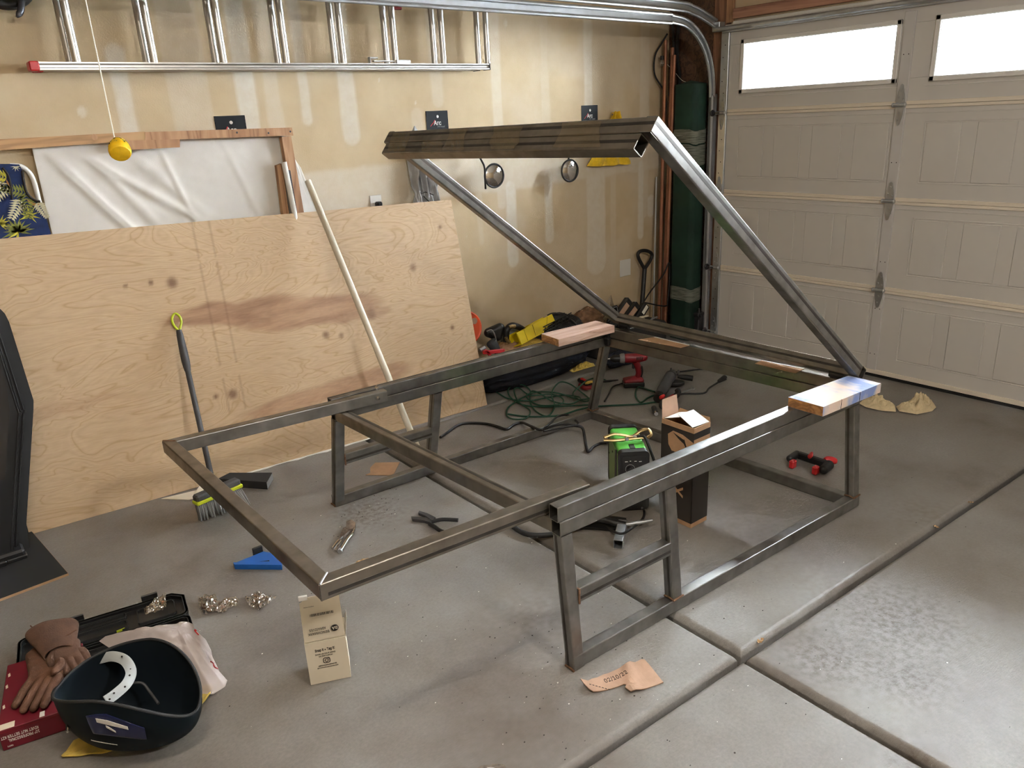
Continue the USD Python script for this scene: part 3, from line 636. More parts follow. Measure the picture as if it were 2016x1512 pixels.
for y in (YR + 0.10, YL - 0.09):
    h = part(raised, 'hinge', cat(rod((2.908, y - 0.032, 0.584), (2.908, y + 0.032, 0.584), 0.014), bx((2.905, y - 0.03, 0.567), (2.95, y + 0.03, 0.571), 0.002)), 'black_plastic')
# loose tube of the same stock, taped beneath the raised frame's top tube
loose = thing('loose_tube', 'dark steel tube taped lengthwise against the underside of the raised top tube', 'steel tube', TP(TL - 0.02, 2.1, -nm))
tube(loose, 'tube', TP(TL - W/2, YR + 0.032, -nm - 0.001), TP(TL - W/2, YL - 0.028, -nm - 0.001), up=n_, seam=(('+y', 0.0), ('-y', 0.0)), material='mill_steel_brown')
def tape(y, w, t0, n0, n1, seed):
    """a crinkled band of clear tape across the two stacked tubes"""
    r = np.random.default_rng(seed)
    def f(U, Wv):
        n = n0 + (n1 - n0) * Wv - 0.020 * (y - 1.452) / 1.37
        e = 0.0060 * np.abs(meshkit.fbm(np.stack([U * 4, Wv * 4, U * 0 + seed], -1), 2, seed) - 0.5) + 0.0016
        yy = y + (U - 0.5) * (w + 0.05 * (meshkit.noise(np.stack([Wv * 3, Wv * 0, Wv * 0 + seed], -1)) - 0.5)) + 0.03 * (Wv - 0.5)
        return HB + (t0 + e)[..., None] * d_ + n[..., None] * n_ + yy[..., None] * V(0, 1, 0)
    return grid_mesh(f, 30, 30)
for k, (y, w, n0, n1) in enumerate(((1.70, 0.18, -0.045, 0.042), (2.04, 0.13, -0.045, 0.040), (2.32, 0.12, -0.046, 0.045), (2.45, 0.14, -0.048, -0.005), (2.70, 0.12, -0.045, 0.040))):
    part(loose, 'tape', tape(y, w, TL + 0.0012, n0, n1, 11 + k), 'tape_film', True)
# the two boards under the raised frame's feet
def board(pts, label, inked):
    c = np.mean(pts, 0); t = thing('board', label, 'board', (c[0], c[1], zt), group='boards under the raised frame')
    m = floor_prism(pts, 0.038, zt + 0.0005)
    part(t, 'plank', m, 'board_blue' if inked else 'fir_board', False)
    a, b = np.array(pts[0]), np.array(pts[1]); o = unit(np.array(pts[0]) - np.array(pts[3])) * 0.0008
    em = prism([(0.001, 0.001), (np.linalg.norm((b - a)[:2]) - 0.001, 0.001), (np.linalg.norm((b - a)[:2]) - 0.001, 0.037), (0.001, 0.037)], 0.0008, frame_matrix(unit(b - a), V(0, 0, 1), np.cross(unit(b - a), V(0, 0, 1)), (a[0], a[1], zt + 0.0005)))
    em.apply_translation(o * 0.5 + V(0, 0, 0)); part(t, 'end_grain', em, 'fir_end', False)
    return t
b1 = board([(2.498, 1.498, 0), (2.494, 1.352, 0), (2.876, 1.330, 0), (2.880, 1.466, 0)], 'short board with blue ink stains on the right rail under the raised frame', True)
b2 = board([(2.460, 2.892, 0), (2.446, 2.745, 0), (2.824, 2.726, 0), (2.826, 2.868, 0)], 'short pinkish fir board on the left rail under the raised frame', False)
for t in (0.30, 0.62):
    p = V(2.494 + 0.382 * t, 1.352 - 0.022 * t, 0)
    part(b1, 'saw_kerf', bx((p[0] - 0.001, p[1] - 0.0008, zt + 0.001), (p[0] + 0.001, p[1] + 0.004, zt + 0.0385), 0), 'ink', False)


# ================================================================ ALONG THE LADDER WALL
# ---- plywood sheet: contour-figured veneer with knots
mat('plywood', {'p': ('principled_bsdf', {'roughness': 0.6}), 'tc': ('texture_coordinate', {}), 'mp': ('mapping', {'scale': (0.9, 1.0, 2.6)}),
    'n': ('noise_texture', {'scale': 1.55, 'detail': 3.0, 'roughness': 0.5, 'distortion': 0.7}), 'm': ('math', {'math_type': 'multiply', 'value2': 30.0}), 's': ('math', {'math_type': 'pingpong', 'value2': 1.0}),
    'r': ('rgb_ramp', {'ramp': [(0.0, (0.575, 0.41, 0.245)), (0.5, (0.625, 0.455, 0.285)), (0.85, (0.60, 0.43, 0.26)), (1.0, (0.51, 0.345, 0.19))]}),
    'at': ('attribute', {'attribute': 'heart'}), 'n4': ('noise_texture', {'scale': 2.0, 'detail': 5.0, 'distortion': 1.0}), 'mp4': ('mapping', {'scale': (1.0, 1.0, 6.0)}),
    'r4': ('rgb_ramp', {'ramp': [(0.32, (0.27, 0.135, 0.075)), (0.62, (0.47, 0.29, 0.17))]}), 'mx': ('mix_color', {}),
    'n5': ('noise_texture', {'scale': 120.0, 'detail': 2.0}), 'ov': ('mix_color', {'blend_type': 'overlay', 'fac': 0.18}), 'mp5': ('mapping', {'scale': (0.15, 1.0, 1.0)}),
    'kn': ('attribute', {'attribute': 'knot'}), 'mk': ('mix_color', {'b': (0.16, 0.075, 0.04)})},
    [('tc.object', 'mp.vector'), ('mp.vector', 'n.vector'), ('n.fac', 'm.value1'), ('m.value', 's.value1'), ('s.value', 'r.fac'), ('r.color', 'mx.a'),
     ('tc.object', 'mp4.vector'), ('mp4.vector', 'n4.vector'), ('n4.fac', 'r4.fac'), ('r4.color', 'mx.b'), ('at.fac', 'mx.fac'), ('mx.result', 'ov.a'), ('tc.object', 'mp5.vector'), ('mp5.vector', 'n5.vector'), ('n5.fac', 'ov.b'),
     ('ov.result', 'mk.a'), ('kn.fac', 'mk.fac'), ('mk.result', 'p.base_color')])
plain('ply_edge', (0.46, 0.33, 0.19), 0.7, var=0.25, vscale=120)
pBL, pBR, pTR, pTL = V(0.139, 3.738, 0.001), V(2.573, 3.562, 0.001), V(*(2.5712, 3.7950, 1.2242)), V(*(0.1712, 3.8220, 1.2881))
def ply_f(U, Wv):
    U, Wv = U[..., None], Wv[..., None]
    return (pBL * (1-U) + pBR * U) * (1-Wv) + (pTL * (1-U) + pTR * U) * Wv
ply = thing('plywood_sheet', 'full sheet of figured plywood leaning on edge against the wall', 'plywood sheet', (1.35, 3.65, 0))
pm = grid_mesh(ply_f, 244, 122)
pp = part(ply, 'face_veneer', pm, 'plywood', True)
PU, PV = [a.ravel() for a in np.meshgrid(np.linspace(0, 1, 244), np.linspace(0, 1, 122), indexing='ij')]
ph = np.zeros(len(PU)); pk = np.zeros(len(PU))
wob = meshkit.fbm(np.stack([PU * 9, PV * 9, PU * 0], -1), 4, 5) - 0.5
for u, v, su, sv, s in ((0.44, 0.655, 0.15, 0.055, 0.9), (0.60, 0.60, 0.17, 0.06, 0.85), (0.68, 0.57, 0.08, 0.05, 0.7), (0.57, 0.235, 0.16, 0.05, 0.8), (0.70, 0.27, 0.12, 0.045, 0.7), (0.10, 0.42, 0.12, 0.02, 0.35), (0.74, 0.55, 0.05, 0.03, 0.5)):
    ph = np.maximum(ph, s * np.clip(1.9 - 1.6 * (((PU - u) / su) ** 2 + ((PV - v + wob * 0.08) / sv) ** 2), 0, 1))
for u, v, r, s in ((0.328, 0.79, 0.010, 0.8), (0.29, 0.80, 0.005, 0.8), (0.245, 0.80, 0.004, 0.7), (0.62, 0.49, 0.008, 0.7), (0.655, 0.475, 0.006, 0.6), (0.862, 0.715, 0.009, 0.6), (0.735, 0.54, 0.012, 0.5), (0.94, 0.41, 0.006, 0.8), (0.955, 0.88, 0.005, 0.7), (0.40, 0.33, 0.010, 0.8), (0.366, 0.335, 0.005, 0.8), (0.325, 0.33, 0.004, 0.7)):
    pk = np.maximum(pk, s * np.clip(1.5 - np.hypot((PU - u) * 2.0, PV - v) / (r * 1.8), 0, 1))
for u in (0.388, 0.42):                                                           # two faint pencil lines down the sheet
    pk = np.maximum(pk, 0.28 * (np.abs(PU - u) < 0.0021) * (meshkit.noise(np.stack([PV * 14, PU * 0, PU * 0], -1)) > 0.25))
primvar(pp, 'heart', np.clip(ph, 0, 1)); primvar(pp, 'knot', np.clip(pk, 0, 1))
pn = unit(np.cross(pBR - pBL, pTR - pBR)); pn = pn if pn[1] > 0 else -pn
def slab_quad(c4, n, t):
    v = np.vstack([np.array(c4), np.array(c4) + n * t]); f = [(0,1,2),(0,2,3),(4,6,5),(4,7,6),(0,4,5),(0,5,1),(1,5,6),(1,6,2),(2,6,7),(2,7,3),(3,7,4),(3,4,0)]
    m = trimesh.Trimesh(v, f, process=False); m.fix_normals(); return m
part(ply, 'core', slab_quad([pBL + pn*0.0006, pBR + pn*0.0006, pTR + pn*0.0006, pTL + pn*0.0006], pn, 0.012), 'ply_edge', False)
# torn paper left under the sheet's lower edge
tp = single('torn_paper', cat(floor_prism([(0.6883, 3.6781, 0.0000), (0.8478, 3.6492, 0.0000), (0.8764, 3.5550, 0.0000), (0.7850, 3.5708, 0.0000)], 0.003, 0.001), trimesh.convex.convex_hull(np.array([(0.8079, 3.5990, 0.0000), (0.8627, 3.6651, 0.0000), (0.8669, 3.5861, 0.0000), (0.8783, 3.6718, 0.0200), (0.8454, 3.6231, 0.0050)]))), 'paper_cream', 'scrap of cream paper poking out from under the plywood by the broom', 'paper', False)
rng2 = random.Random(3)
strip = []
for k in range(16):
    u0 = 0.35 + 0.022 * k
    a = pBL * (1-u0) + pBR * u0; strip.append([a[0], a[1] - rng2.uniform(0.004, 0.022)])
back = [[(pBL * (1-u) + pBR * u)[0], (pBL * (1-u) + pBR * u)[1] - 0.001] for u in (0.35 + 0.022 * 15, 0.35)]
single('torn_edging', floor_prism(strip + back, 0.004, 0.001), 'paper_white', 'ragged strip of white peeling along the bottom edge of the plywood', 'paper', False)

# ---- wooden frame with a white cloth hung in it
wfr = thing('wooden_frame', 'pine batten frame leaning on the wall above the plywood', 'wooden frame', (1.6, 3.85, 0))
FY0, FY1 = 3.826, 3.862
def yq(poly, y0, y1):
    """extrudes an outline given as points of a y plane towards the wall"""
    P = np.array(poly); return prism(P[:, [0, 2]], y1 - y0, np.array([[1, 0, 0, 0], [0, 0, 1, y0], [0, 1, 0, 0], [0, 0, 0, 1]], float))
def fixn(m): m.fix_normals(); return m
part(wfr, 'top_batten', fixn(yq([(0.1987, 3.8260, 1.6707), (0.9733, 3.8260, 1.6763), (0.9663, 3.8260, 1.6399), (0.1879, 3.8260, 1.6260)], FY0, FY1)), 'pine', False, label='long pale top batten')
part(wfr, 'top_batten', fixn(yq([(0.9729, 3.8260, 1.6742), (1.6647, 3.8260, 1.6639), (1.6670, 3.8260, 1.6251), (0.9659, 3.8260, 1.6378)], FY0 - 0.004, FY1)), 'pine_dark', False, label='shorter reddish top batten')
part(wfr, 'splice', fixn(yq([(0.8650, 3.8150, 1.6430), (1.1124, 3.8150, 1.6366), (1.1059, 3.8150, 1.6014), (0.8570, 3.8150, 1.6029)], 3.806, FY0 - 0.005)), 'pine_dark', False, label='short splice board under the joint')
part(wfr, 'post', fixn(yq([(1.6075, 3.8260, 1.6208), (1.6559, 3.8260, 1.6232), (1.6748, 3.8260, 1.1100), (1.6193, 3.8260, 1.1171)], FY0, FY1)), 'pine_dark', False)
part(wfr, 'inner_post', fixn(yq([(1.5632, 3.8260, 1.4876), (1.5911, 3.8260, 1.4954), (1.5902, 3.8260, 1.1469), (1.5577, 3.8260, 1.1510)], FY0 + 0.004, FY1)), 'pine_dark', False)
part(wfr, 'white_strip', rod((1.5955, 3.8150, 1.5026), (1.6229, 3.8150, 1.1176), 0.014), 'white_plastic')
part(wfr, 'metal_strip', fixn(yq([(1.6165, 3.8220, 1.4616), (1.6245, 3.8220, 1.4610), (1.6351, 3.8220, 1.1417), (1.6241, 3.8220, 1.1430)], 3.819, FY0)), 'dark_steel', False)
for p3 in ((1.3852, 3.8260, 1.6528), (1.5403, 3.8260, 1.6432), (1.6538, 3.8260, 1.6451)): part(wfr, 'screw', lathe([(0, 0.003), (0.004, 0.002), (0.005, 0), (0, 0)], 8, (p3[0], FY0 - 0.004, p3[2]), (0, -1, 0)), 'dark_steel')
part(wfr, 'knot', cat([lathe([(0, 0.0008), (0.012, 0.0006), (0.013, 0), (0, 0)], 12, (p[0], FY0, p[2]), (0, -1, 0)) for p in ((0.7656, 3.8260, 1.6630),)]), 'pine_dark')
cA, cB, cC, cD = V(*(0.5289, 3.8720, 1.6389)), V(*(1.6233, 3.8720, 1.6497)), V(*(1.7899, 3.8720, 1.0912)), V(*(0.5264, 3.8720, 1.1878))
def cloth_f(U, Wv):
    P = (cA * (1-U[..., None]) + cB * U[..., None]) * (1-Wv[..., None]) + (cD * (1-U[..., None]) + cC * U[..., None]) * Wv[..., None]
    fold = 0.0
    for u0, du, w0, a in ((0.10, 0.55, 0.03, 0.010), (0.16, 0.25, 0.025, 0.007), (0.03, 0.28, 0.025, 0.012), (0.45, 0.06, 0.012, 0.005), (0.72, 0.05, 0.015, 0.004), (0.86, 0.10, 0.04, 0.008), (0.30, 0.35, 0.035, 0.006)):
        fold = fold + a * np.exp(-((U - u0 - du * Wv) / w0) ** 2) * np.clip(Wv * 3 + 0.25, 0, 1)
    fold = fold + 0.008 * (meshkit.fbm(np.stack([U * 6, Wv * 3, U * 0], -1), 4, 2) - 0.5)
    P[..., 1] -= np.clip(fold, -0.010, 0.010) * (0.4 + 0.6 * np.clip(Wv * 4, 0, 1)); return P
single('white_cloth', grid_mesh(cloth_f, 150, 60, 0.001), 'white_cloth', 'creased white cloth hung behind the wooden frame', 'cloth', True)
def cl2(U, Wv):
    P = (V(*(1.6684, 3.8800, 1.5318)) * (1-U[..., None]) + V(*(1.7086, 3.8800, 1.4663)) * U[..., None]) * (1-Wv[..., None]) + (V(*(1.6787, 3.8800, 1.1048)) * (1-U[..., None]) + V(*(1.8083, 3.8800, 1.0881)) * U[..., None]) * Wv[..., None]
    P[..., 1] -= 0.008 * (meshkit.fbm(np.stack([U * 3, Wv * 4, U * 0], -1), 3, 8) - 0.2); return P
single('cloth_tail', grid_mesh(cl2, 14, 40, 0.001), 'white_cloth', 'narrow tail of white cloth hanging outside the frame post by the pole', 'cloth', True)

# ---- extension ladder hung on the wall
lad = thing('extension_ladder', 'aluminium extension ladder hung sideways high on the wall', 'ladder', (1.7, 3.8, 1.92))
def rail(x0, x1, y, z, red):
    pr = [(-0.030, -0.014), (0.030, -0.014), (0.030, -0.008), (0.006, -0.004), (0.006, 0.004), (0.030, 0.010), (0.030, 0.016), (-0.030, 0.016), (-0.030, 0.010), (-0.022, 0.004), (-0.022, -0.004), (-0.030, -0.008)]
    m = prism(pr, x1 - x0, frame_matrix(V(0, 1, 0), V(0, 0, 1), V(1, 0, 0), (x0, y, z)))
    r = part(lad, 'rail', m, 'aluminium', False)
    part(r, 'end_cap', bx((x0 - 0.032, y - 0.033, z - 0.017), (x0 + 0.004, y + 0.033, z + 0.019), 0.004), 'red_plastic')
    part(r, 'end_cap', bx((x1 - 0.002, y - 0.032, z - 0.017), (x1 + 0.004, y + 0.032, z + 0.019), 0.003), 'black_plastic')
for z in (1.940, 2.350):
    rail(0.602, 2.865, 3.770, z, 1); rail(0.625, 2.845, 3.842, z, 1)
for k in range(8):
    for y, x in ((3.770, (0.7491, 3.7700, 1.9524)[0]), (3.842, (0.7385, 3.8420, 1.9580)[0])):
        dprof = [(0.017 * math.cos(a), 0.014 * math.sin(a)) for a in np.linspace(0, 2*np.pi, 15)[:-1]]
        x = x + 0.3035 * k
        m = prism(dprof, 0.382, frame_matrix(V(1, 0, 0), V(0, 1, 0), V(0, 0, 1), (x, y, 1.954)))
        part(lad, 'rung', m, 'aluminium', 40)
lk = part(lad, 'rung_lock', cat(bx(V(*(2.1017, 3.7600, 1.9534)) - V(0, 0.012, 0), V(*(2.1017, 3.7600, 1.9534)) + V(0.006, 0.012, 0.030), 0.001), bx(V(*(2.1017, 3.7600, 1.9534)) + V(0, -0.012, 0.024), V(*(2.1496, 3.7600, 1.9827)) + V(0, 0.012, 0.004), 0.001),
    bx(V(*(2.1313, 3.7700, 1.9567)) + V(0, -0.010, 0.008), V(*(2.2694, 3.7700, 1.9720)) + V(0, 0.010, 0), 0.001), bx(V(*(2.2584, 3.7600, 1.9539)) - V(0, 0.014, 0), V(*(2.3448, 3.7600, 1.9741)) + V(0, 0.014, 0), 0.002)), 'aluminium', False)
for px in (0.95, 2.365):
    hk = thing('ladder_hook', 'red-tipped steel wall hook carrying the ladder, at its %s' % ('left end' if px < 1.5 else 'right end under the door rail'), 'wall hook', (px, 3.9, 2.33), 'ladder wall hooks')
    part(hk, 'arm', cat(bx((px - 0.02, 3.885, 2.24), (px + 0.02, 3.8995, 2.46), 0.003), bx((px - 0.015, 3.73, 2.318), (px + 0.015, 3.885, 2.332), 0.003), bx((px - 0.015, 3.722, 2.318), (px + 0.015, 3.734, 2.40), 0.003)), 'dark_steel', False)
    part(hk, 'grip', bx((px - 0.034, 3.876, 2.232), (px + 0.034, 3.892, 2.30), 0.004), 'dark_red')
# ---- wall hook and round black thing at the upper left corner
hk = thing('wall_hook', 'dark curved hook on the wall at the top left corner', 'wall hook', (0.6130, 3.8500, 2.1927))
hp = [(0.6283, 3.8900, 2.2540), (0.6154, 3.8400, 2.2170), (0.6058, 3.8100, 2.1835), (0.5993, 3.8000, 2.1601), (0.5914, 3.7950, 2.1429), (0.5807, 3.7900, 2.1292), (0.5738, 3.7900, 2.1216)]
part(hk, 'rod', sweep(smooth_path(hp, 6), np.interp(np.linspace(0, 1, 37), [0, 0.75, 1], [0.013, 0.012, 0.004]), 12), 'dark_steel')
part(hk, 'wall_plate', bx(V(*(0.6300, 3.8900, 2.2614)) - V(0.02, 0.004, 0.05), V(*(0.6300, 3.8900, 2.2614)) + V(0.02, 0.009, 0.03), 0.003), 'dark_steel')
rt = single('hanging_wheel', moved(trimesh.creation.torus(0.105, 0.020, 40, 12), frame_matrix(V(1, 0, 0), V(0, 0, 1), V(0, -1, 0), V(*(0.5581, 3.8400, 2.2765)))), 'black_rubber', 'black rubber-tyred ring hanging high on the wall left of the hook', 'wheel')

# ---- yellow parking ball on a string
bc = V(0.655, 2.930, 1.622)
ball = thing('parking_ball', 'yellow ball wrapped in patterned tape hanging on a white string', 'ball', bc)
ax = unit(V(-0.02, 0.0, -1.0)); face = unit(unit(V(0, 0, 1.655) - bc) * 0.82 + V(0.0, 0, -0.65))
prof = [(0.0, -0.030), (0.020, -0.0315), (0.0305, -0.029), (0.0345, -0.022), (0.0355, -0.010), (0.033, 0.006), (0.027, 0.022), (0.018, 0.034), (0.008, 0.041), (0.0, 0.043)]
shell = lathe(prof, 36, bc, -face)
rad = np.linalg.norm(shell.vertices - bc, axis=1)
shell.vertices += unit(V(1, 1, 1)) * 0
part(ball, 'ball', shell, 'yellow_ball')
wrap = []
r3 = np.random.default_rng(5)
for k in range(70):
    a, h = r3.uniform(0, 2*np.pi), r3.uniform(-0.004, 0.034)
    rr_ = np.interp(h, [p[1] for p in prof[4:]], [p[0] for p in prof[4:]])
    ez = -face; t = V(1, 0, 0); ey = unit(np.cross(ez, t)); ex = np.cross(ey, ez)
    c = bc + ez * h + (ex * math.cos(a) + ey * math.sin(a)) * rr_
    nn = unit(c - bc); q = unit(np.cross(nn, r3.normal(size=3)))
    s = r3.uniform(0.0018, 0.004)
    wrap.append(moved(trimesh.creation.cylinder(1, 0.0012, sections=7), frame_matrix(q * s, np.cross(nn, q) * s * 0.6, nn, c)))
part(ball, 'tape_pattern', cat(wrap[:45]), 'frond_green', False)
part(ball, 'tape_pattern', cat(wrap[45:]), 'ink', False)
part(ball, 'string', rod(bc + V(-0.010, -0.006, 0.036), (0.643, 2.925, CEIL), 0.0022, 6), 'string_white')

# ---- the three black shop cards
def card(p, w, h, label, full=True):
    p = V(*p); t = thing('shop_card', label, 'card', (p[0], WALL_Y - 0.004, p[2]), 'black shop cards on the wall')
    y = WALL_Y - 0.0035
    part(t, 'card', bx((p[0], y, p[2] - h), (p[0] + w, WALL_Y - 0.0005, p[2]), 0.0006), 'card_black', False)
    ex, ez = V(1, 0, 0), V(0, 0, 1); cx = p[0] + w * 0.52; f = y - 0.0001
    part(t, 'lettering', text_at('Arc', h * 0.15, (cx - w * 0.02, f, p[2] - h * 0.42), ex, ez, 0.0005, True), 'white_paint', False)
    part(t, 'lettering', text_at('Off Road', h * 0.062, (cx + w * 0.13, f, p[2] - h * 0.555), ex, ez, 0.0005), 'mid_grey', False)
    sw = LineString([(-0.30, -0.10), (-0.22, -0.02), (-0.12, 0.05), (-0.05, 0.16), (-0.02, 0.05), (0.02, -0.04)]).buffer(0.018)
    part(t, 'swoosh', prism(affinity.scale(sw, w * 0.8, w * 0.8, origin=(0, 0)), 0.0004, frame_matrix(ex, ez, V(0, -1, 0), (cx - w * 0.10, f + 0.0002, p[2] - h * 0.45))), 'red_plastic', False)
    for dz in (h * 0.20, h * 0.79): part(t, 'screw', lathe([(0, 0.004), (0.006, 0.003), (0.0085, 0), (0, 0)], 12, (cx, y, p[2] - dz), (0, -1, 0)), 'white_plastic')
    return t
plain('card_black', (0.012, 0.013, 0.016), 0.6, specular_ior_level=0.2)
card((1.3132, 3.8960, 1.7310), 0.150, 0.155, 'black shop card half hidden behind the pine batten, left of the others')
card((2.5091, 3.8960, 1.7167), 0.150, 0.155, 'black shop card above the left end of the raised tube')
card((3.7312, 3.8960, 1.7137), 0.150, 0.155, 'black shop card beside the hanging yellow cloth')

# ---- the two convex mirrors
def mirror(p, label, stem):
    c = V(*p); t = thing('blind_spot_mirror', label, 'mirror', c, 'round convex mirrors on the wall')
    nrm = unit(V(-0.06, -1, 0.0)); R = 0.066
    cap = lathe([(0.0, 0.016)] + [(R * s, 0.016 * (1 - s * s)) for s in np.linspace(0.08, 1, 14)], 48, c, nrm)
    part(t, 'mirror_glass', cap, 'chrome', True)
    part(t, 'rim', cat(moved(trimesh.creation.torus(R + 0.002, 0.0058, 48, 10), frame_matrix(unit(np.cross(V(0, 0, 1), nrm)), np.cross(nrm, unit(np.cross(V(0, 0, 1), nrm))), nrm, c)),
        lathe([(0.0, -0.018), (R * 0.8, -0.016), (R + 0.003, -0.002), (R + 0.002, 0.001), (0, 0.0)], 40, c, nrm)), 'black_plastic')
    part(t, 'stem', sweep(smooth_path(stem, 6), 0.006, 10), 'black_plastic')
mirror((2.9013, 3.8000, 1.3330), 'round convex mirror with a bent black stem, under the middle of the raised tube', [V(*(2.8383, 3.8000, 1.2608)) + V(0, 0.01, 0), (2.8311, 3.8000, 1.3208), (2.8320, 3.8000, 1.3855), (2.8232, 3.8100, 1.4211), (2.8180, 3.8400, 1.4591), (2.8261, 3.8950, 1.4818)])
mirror((3.5249, 3.8000, 1.3156), 'round convex mirror just left of the hanging yellow cloth', [V(*(3.5234, 3.8000, 1.2643)) + V(0, 0.014, 0), V(*(3.5269, 3.8000, 1.3826)) + V(0, 0.014, 0), (3.5656, 3.8300, 1.4404), (3.6368, 3.8950, 1.4878)])

# ---- cloths hung on the wall
def hang(top_l, top_r, bot_l, bot_r, amp, freq, seed, y_out=0.0):
    A, B, C_, D_ = V(*top_l), V(*top_r), V(*bot_r), V(*bot_l)
    def f(U, Wv):
        P = (A*(1-U[..., None]) + B*U[..., None])*(1-Wv[..., None]) + (D_*(1-U[..., None]) + C_*U[..., None])*Wv[..., None]
        w = np.sin(U * freq * 2*np.pi + 1.5 * (meshkit.noise(np.stack([U*2, Wv*3, U*0+seed], -1)) - 0.5)*4)
        P[..., 1] -= np.clip(amp * (w * 0.5 + 0.5) + amp * 1.2 * (meshkit.fbm(np.stack([U*5, Wv*5, U*0+seed], -1), 3, seed) - 0.3), 0, 1)
        P[..., 0] += 0.012 * (meshkit.noise(np.stack([Wv*6, U*2, U*0+seed], -1)) - 0.5)
        P[..., 2] += 0.010 * (meshkit.noise(np.stack([U*7, Wv*0, U*0+seed], -1)) - 0.5)
        return P
    return f
yc = thing('yellow_cloth', 'bright yellow cloth hung on the wall behind the raised tube', 'cloth', (3.9368, 3.8900, 1.5048))
part(yc, 'cloth', cat(grid_mesh(hang((3.9821, 3.8850, 1.6609), (4.0465, 3.8850, 1.6687), (3.7450, 3.8850, 1.3240), (4.1644, 3.8850, 1.3111), 0.03, 2.5, 4), 50, 50, 0.002)), 'yellow_cloth', True)
part(yc, 'peg', rod((3.9755, 3.8500, 1.6469), (4.0261, 3.8990, 1.6468), 0.006), 'dark_steel')
gc = thing('grey_cloth', 'silvery grey cloth folded lengthwise, hung on the wall left of the mirrors', 'cloth', (2.4267, 3.8800, 1.4419))
part(gc, 'fold', grid_mesh(hang((2.3497, 3.8800, 1.6059), (2.4542, 3.8800, 1.6119), (2.3525, 3.8800, 1.2215), (2.4141, 3.8800, 1.2154), 0.035, 1.0, 6), 26, 60, 0.002), 'grey_cloth', True)
part(gc, 'fold', grid_mesh(hang((2.3974, 3.8750, 1.6144), (2.4635, 3.8750, 1.6005), (2.4138, 3.8750, 1.2099), (2.5157, 3.8750, 1.2054), 0.045, 1.0, 9), 30, 60, 0.002), 'grey_cloth', True)
part(gc, 'peak', cat(trimesh.convex.convex_hull(np.array([(2.4120, 3.8720, 1.6436), (2.3863, 3.8750, 1.6041), (2.4432, 3.8750, 1.6014), (2.3941, 3.8500, 1.6033)]))), 'grey_cloth', False)
part(gc, 'slit', cat(sweep([(2.3837, 3.8220, 1.2781), (2.4183, 3.8220, 1.2806), (2.4717, 3.8220, 1.2585)], 0.003, 6), sweep([(2.4024, 3.8220, 1.2594), (2.4370, 3.8220, 1.2246)], 0.003, 6)), 'ink')

# ---- wall plates
op = V(*(2.1327, 3.8950, 1.2568)); out = thing('power_outlet', 'white power outlet with a black plug above the plywood', 'outlet', (op[0], 3.9, op[2]))
part(out, 'plate', bx((op[0] - 0.036, 3.893, op[2] - 0.058), (op[0] + 0.036, 3.8995, op[2] + 0.030), 0.003), 'white_plastic')
part(out, 'plug', cat(bx((op[0] - 0.012, 3.853, op[2] - 0.035), (op[0] + 0.020, 3.893, op[2] - 0.005), 0.008), sweep(smooth_path([op + V(0.004, -0.03, -0.03), op + V(0.006, -0.034, -0.07), op + V(0.0, -0.03, -0.15)], 6), 0.004, 8)), 'black_plastic')
bp = V(*(4.1512, 3.8950, 0.5708))
single('blank_plate', bx((bp[0] - 0.056, 3.892, bp[2] - 0.062), (bp[0] + 0.056, 3.8995, bp[2] + 0.060), 0.003), 'white_paint', 'square blank cover plate low on the wall near the corner', 'cover plate')

# ---- white pole leaning
pl = thing('white_pole', 'long cream plastic pole leaning across the plywood', 'pole', (1.823, 3.107, 0))
part(pl, 'pole', rod((1.823, 3.107, 0.002), (1.6888, 3.7700, 1.4049), 0.0165, 18), 'pole_cream')

# ---- broom
br = thing('broom', 'grey-handled broom with lime green loop and bristle head leaning on the plywood', 'broom', (0.87, 3.37, 0))
hA, hB = V(0.865, 3.405, 0.115), V(*(0.9300, 3.7350, 0.7842))
dd = unit(hB - hA); gl = 0.23
part(br, 'handle', rod(hA, hB - dd * 0.17, 0.0125, 16), 'dark_grey')
part(br, 'grip', sweep([hB - dd * (0.20 - 0.20*t) for t in np.linspace(0, 1, 9)], [0.014, 0.017, 0.0185, 0.0185, 0.018, 0.017, 0.016, 0.015, 0.012], 16), 'dark_grey')
lp = [hB + dd * 0.0 + V(-0.004, 0, 0), hB + dd * 0.035 + V(-0.019, 0, 0), hB + dd * 0.065 + V(-0.017, 0, 0), hB + dd * 0.082, hB + dd * 0.065 + V(0.017, 0, 0), hB + dd * 0.035 + V(0.019, 0, 0), hB + V(0.004, 0, 0)]
part(br, 'hanging_loop', sweep(smooth_path(lp, 6), 0.0055, 10), 'lime')
hL, hR = V(0.755, 3.325, 0.11), V(0.972, 3.372, 0.11)
part(br, 'head', cat(beam(hL, hR, 0.045, 0.035, c=0.01), hull((0.865, 3.36, 0.125), (0.028, 0.02, 0.02)[0:1] and ((0.865, 3.36, 0.125), 0.03), (tuple(hA), 0.016)) if False else hull(((0.865, 3.36, 0.125), 0.026), (tuple(hA), 0.016))), 'dark_grey')
part(br, 'head_band', beam(hL + V(-0.004, -0.004, -0.018), hR + V(0.004, -0.004, -0.018), 0.05, 0.018, c=0.004), 'lime')
bris = []
r4 = np.random.default_rng(2)
fL, fR = V(0.755, 3.345, 0.002), V(1.0, 3.345, 0.002)
for i in range(26):
    for j in range(3):
        t = (i + 0.5) / 26; s = (j - 1) * 0.014
        top = hL * (1-t) + hR * t + V(0, s - 0.004, -0.028)
        bot = fL * (1-t) + fR * t + V(r4.normal() * 0.006, s * 2.2 + r4.normal() * 0.006, 0)
        bris.append(sweep([top, (top + bot) / 2 + V(0, s * 0.3, 0), bot], [0.0045, 0.0048, 0.004], 5))
part(br, 'bristles', cat(bris), 'mid_grey', kind='stuff')
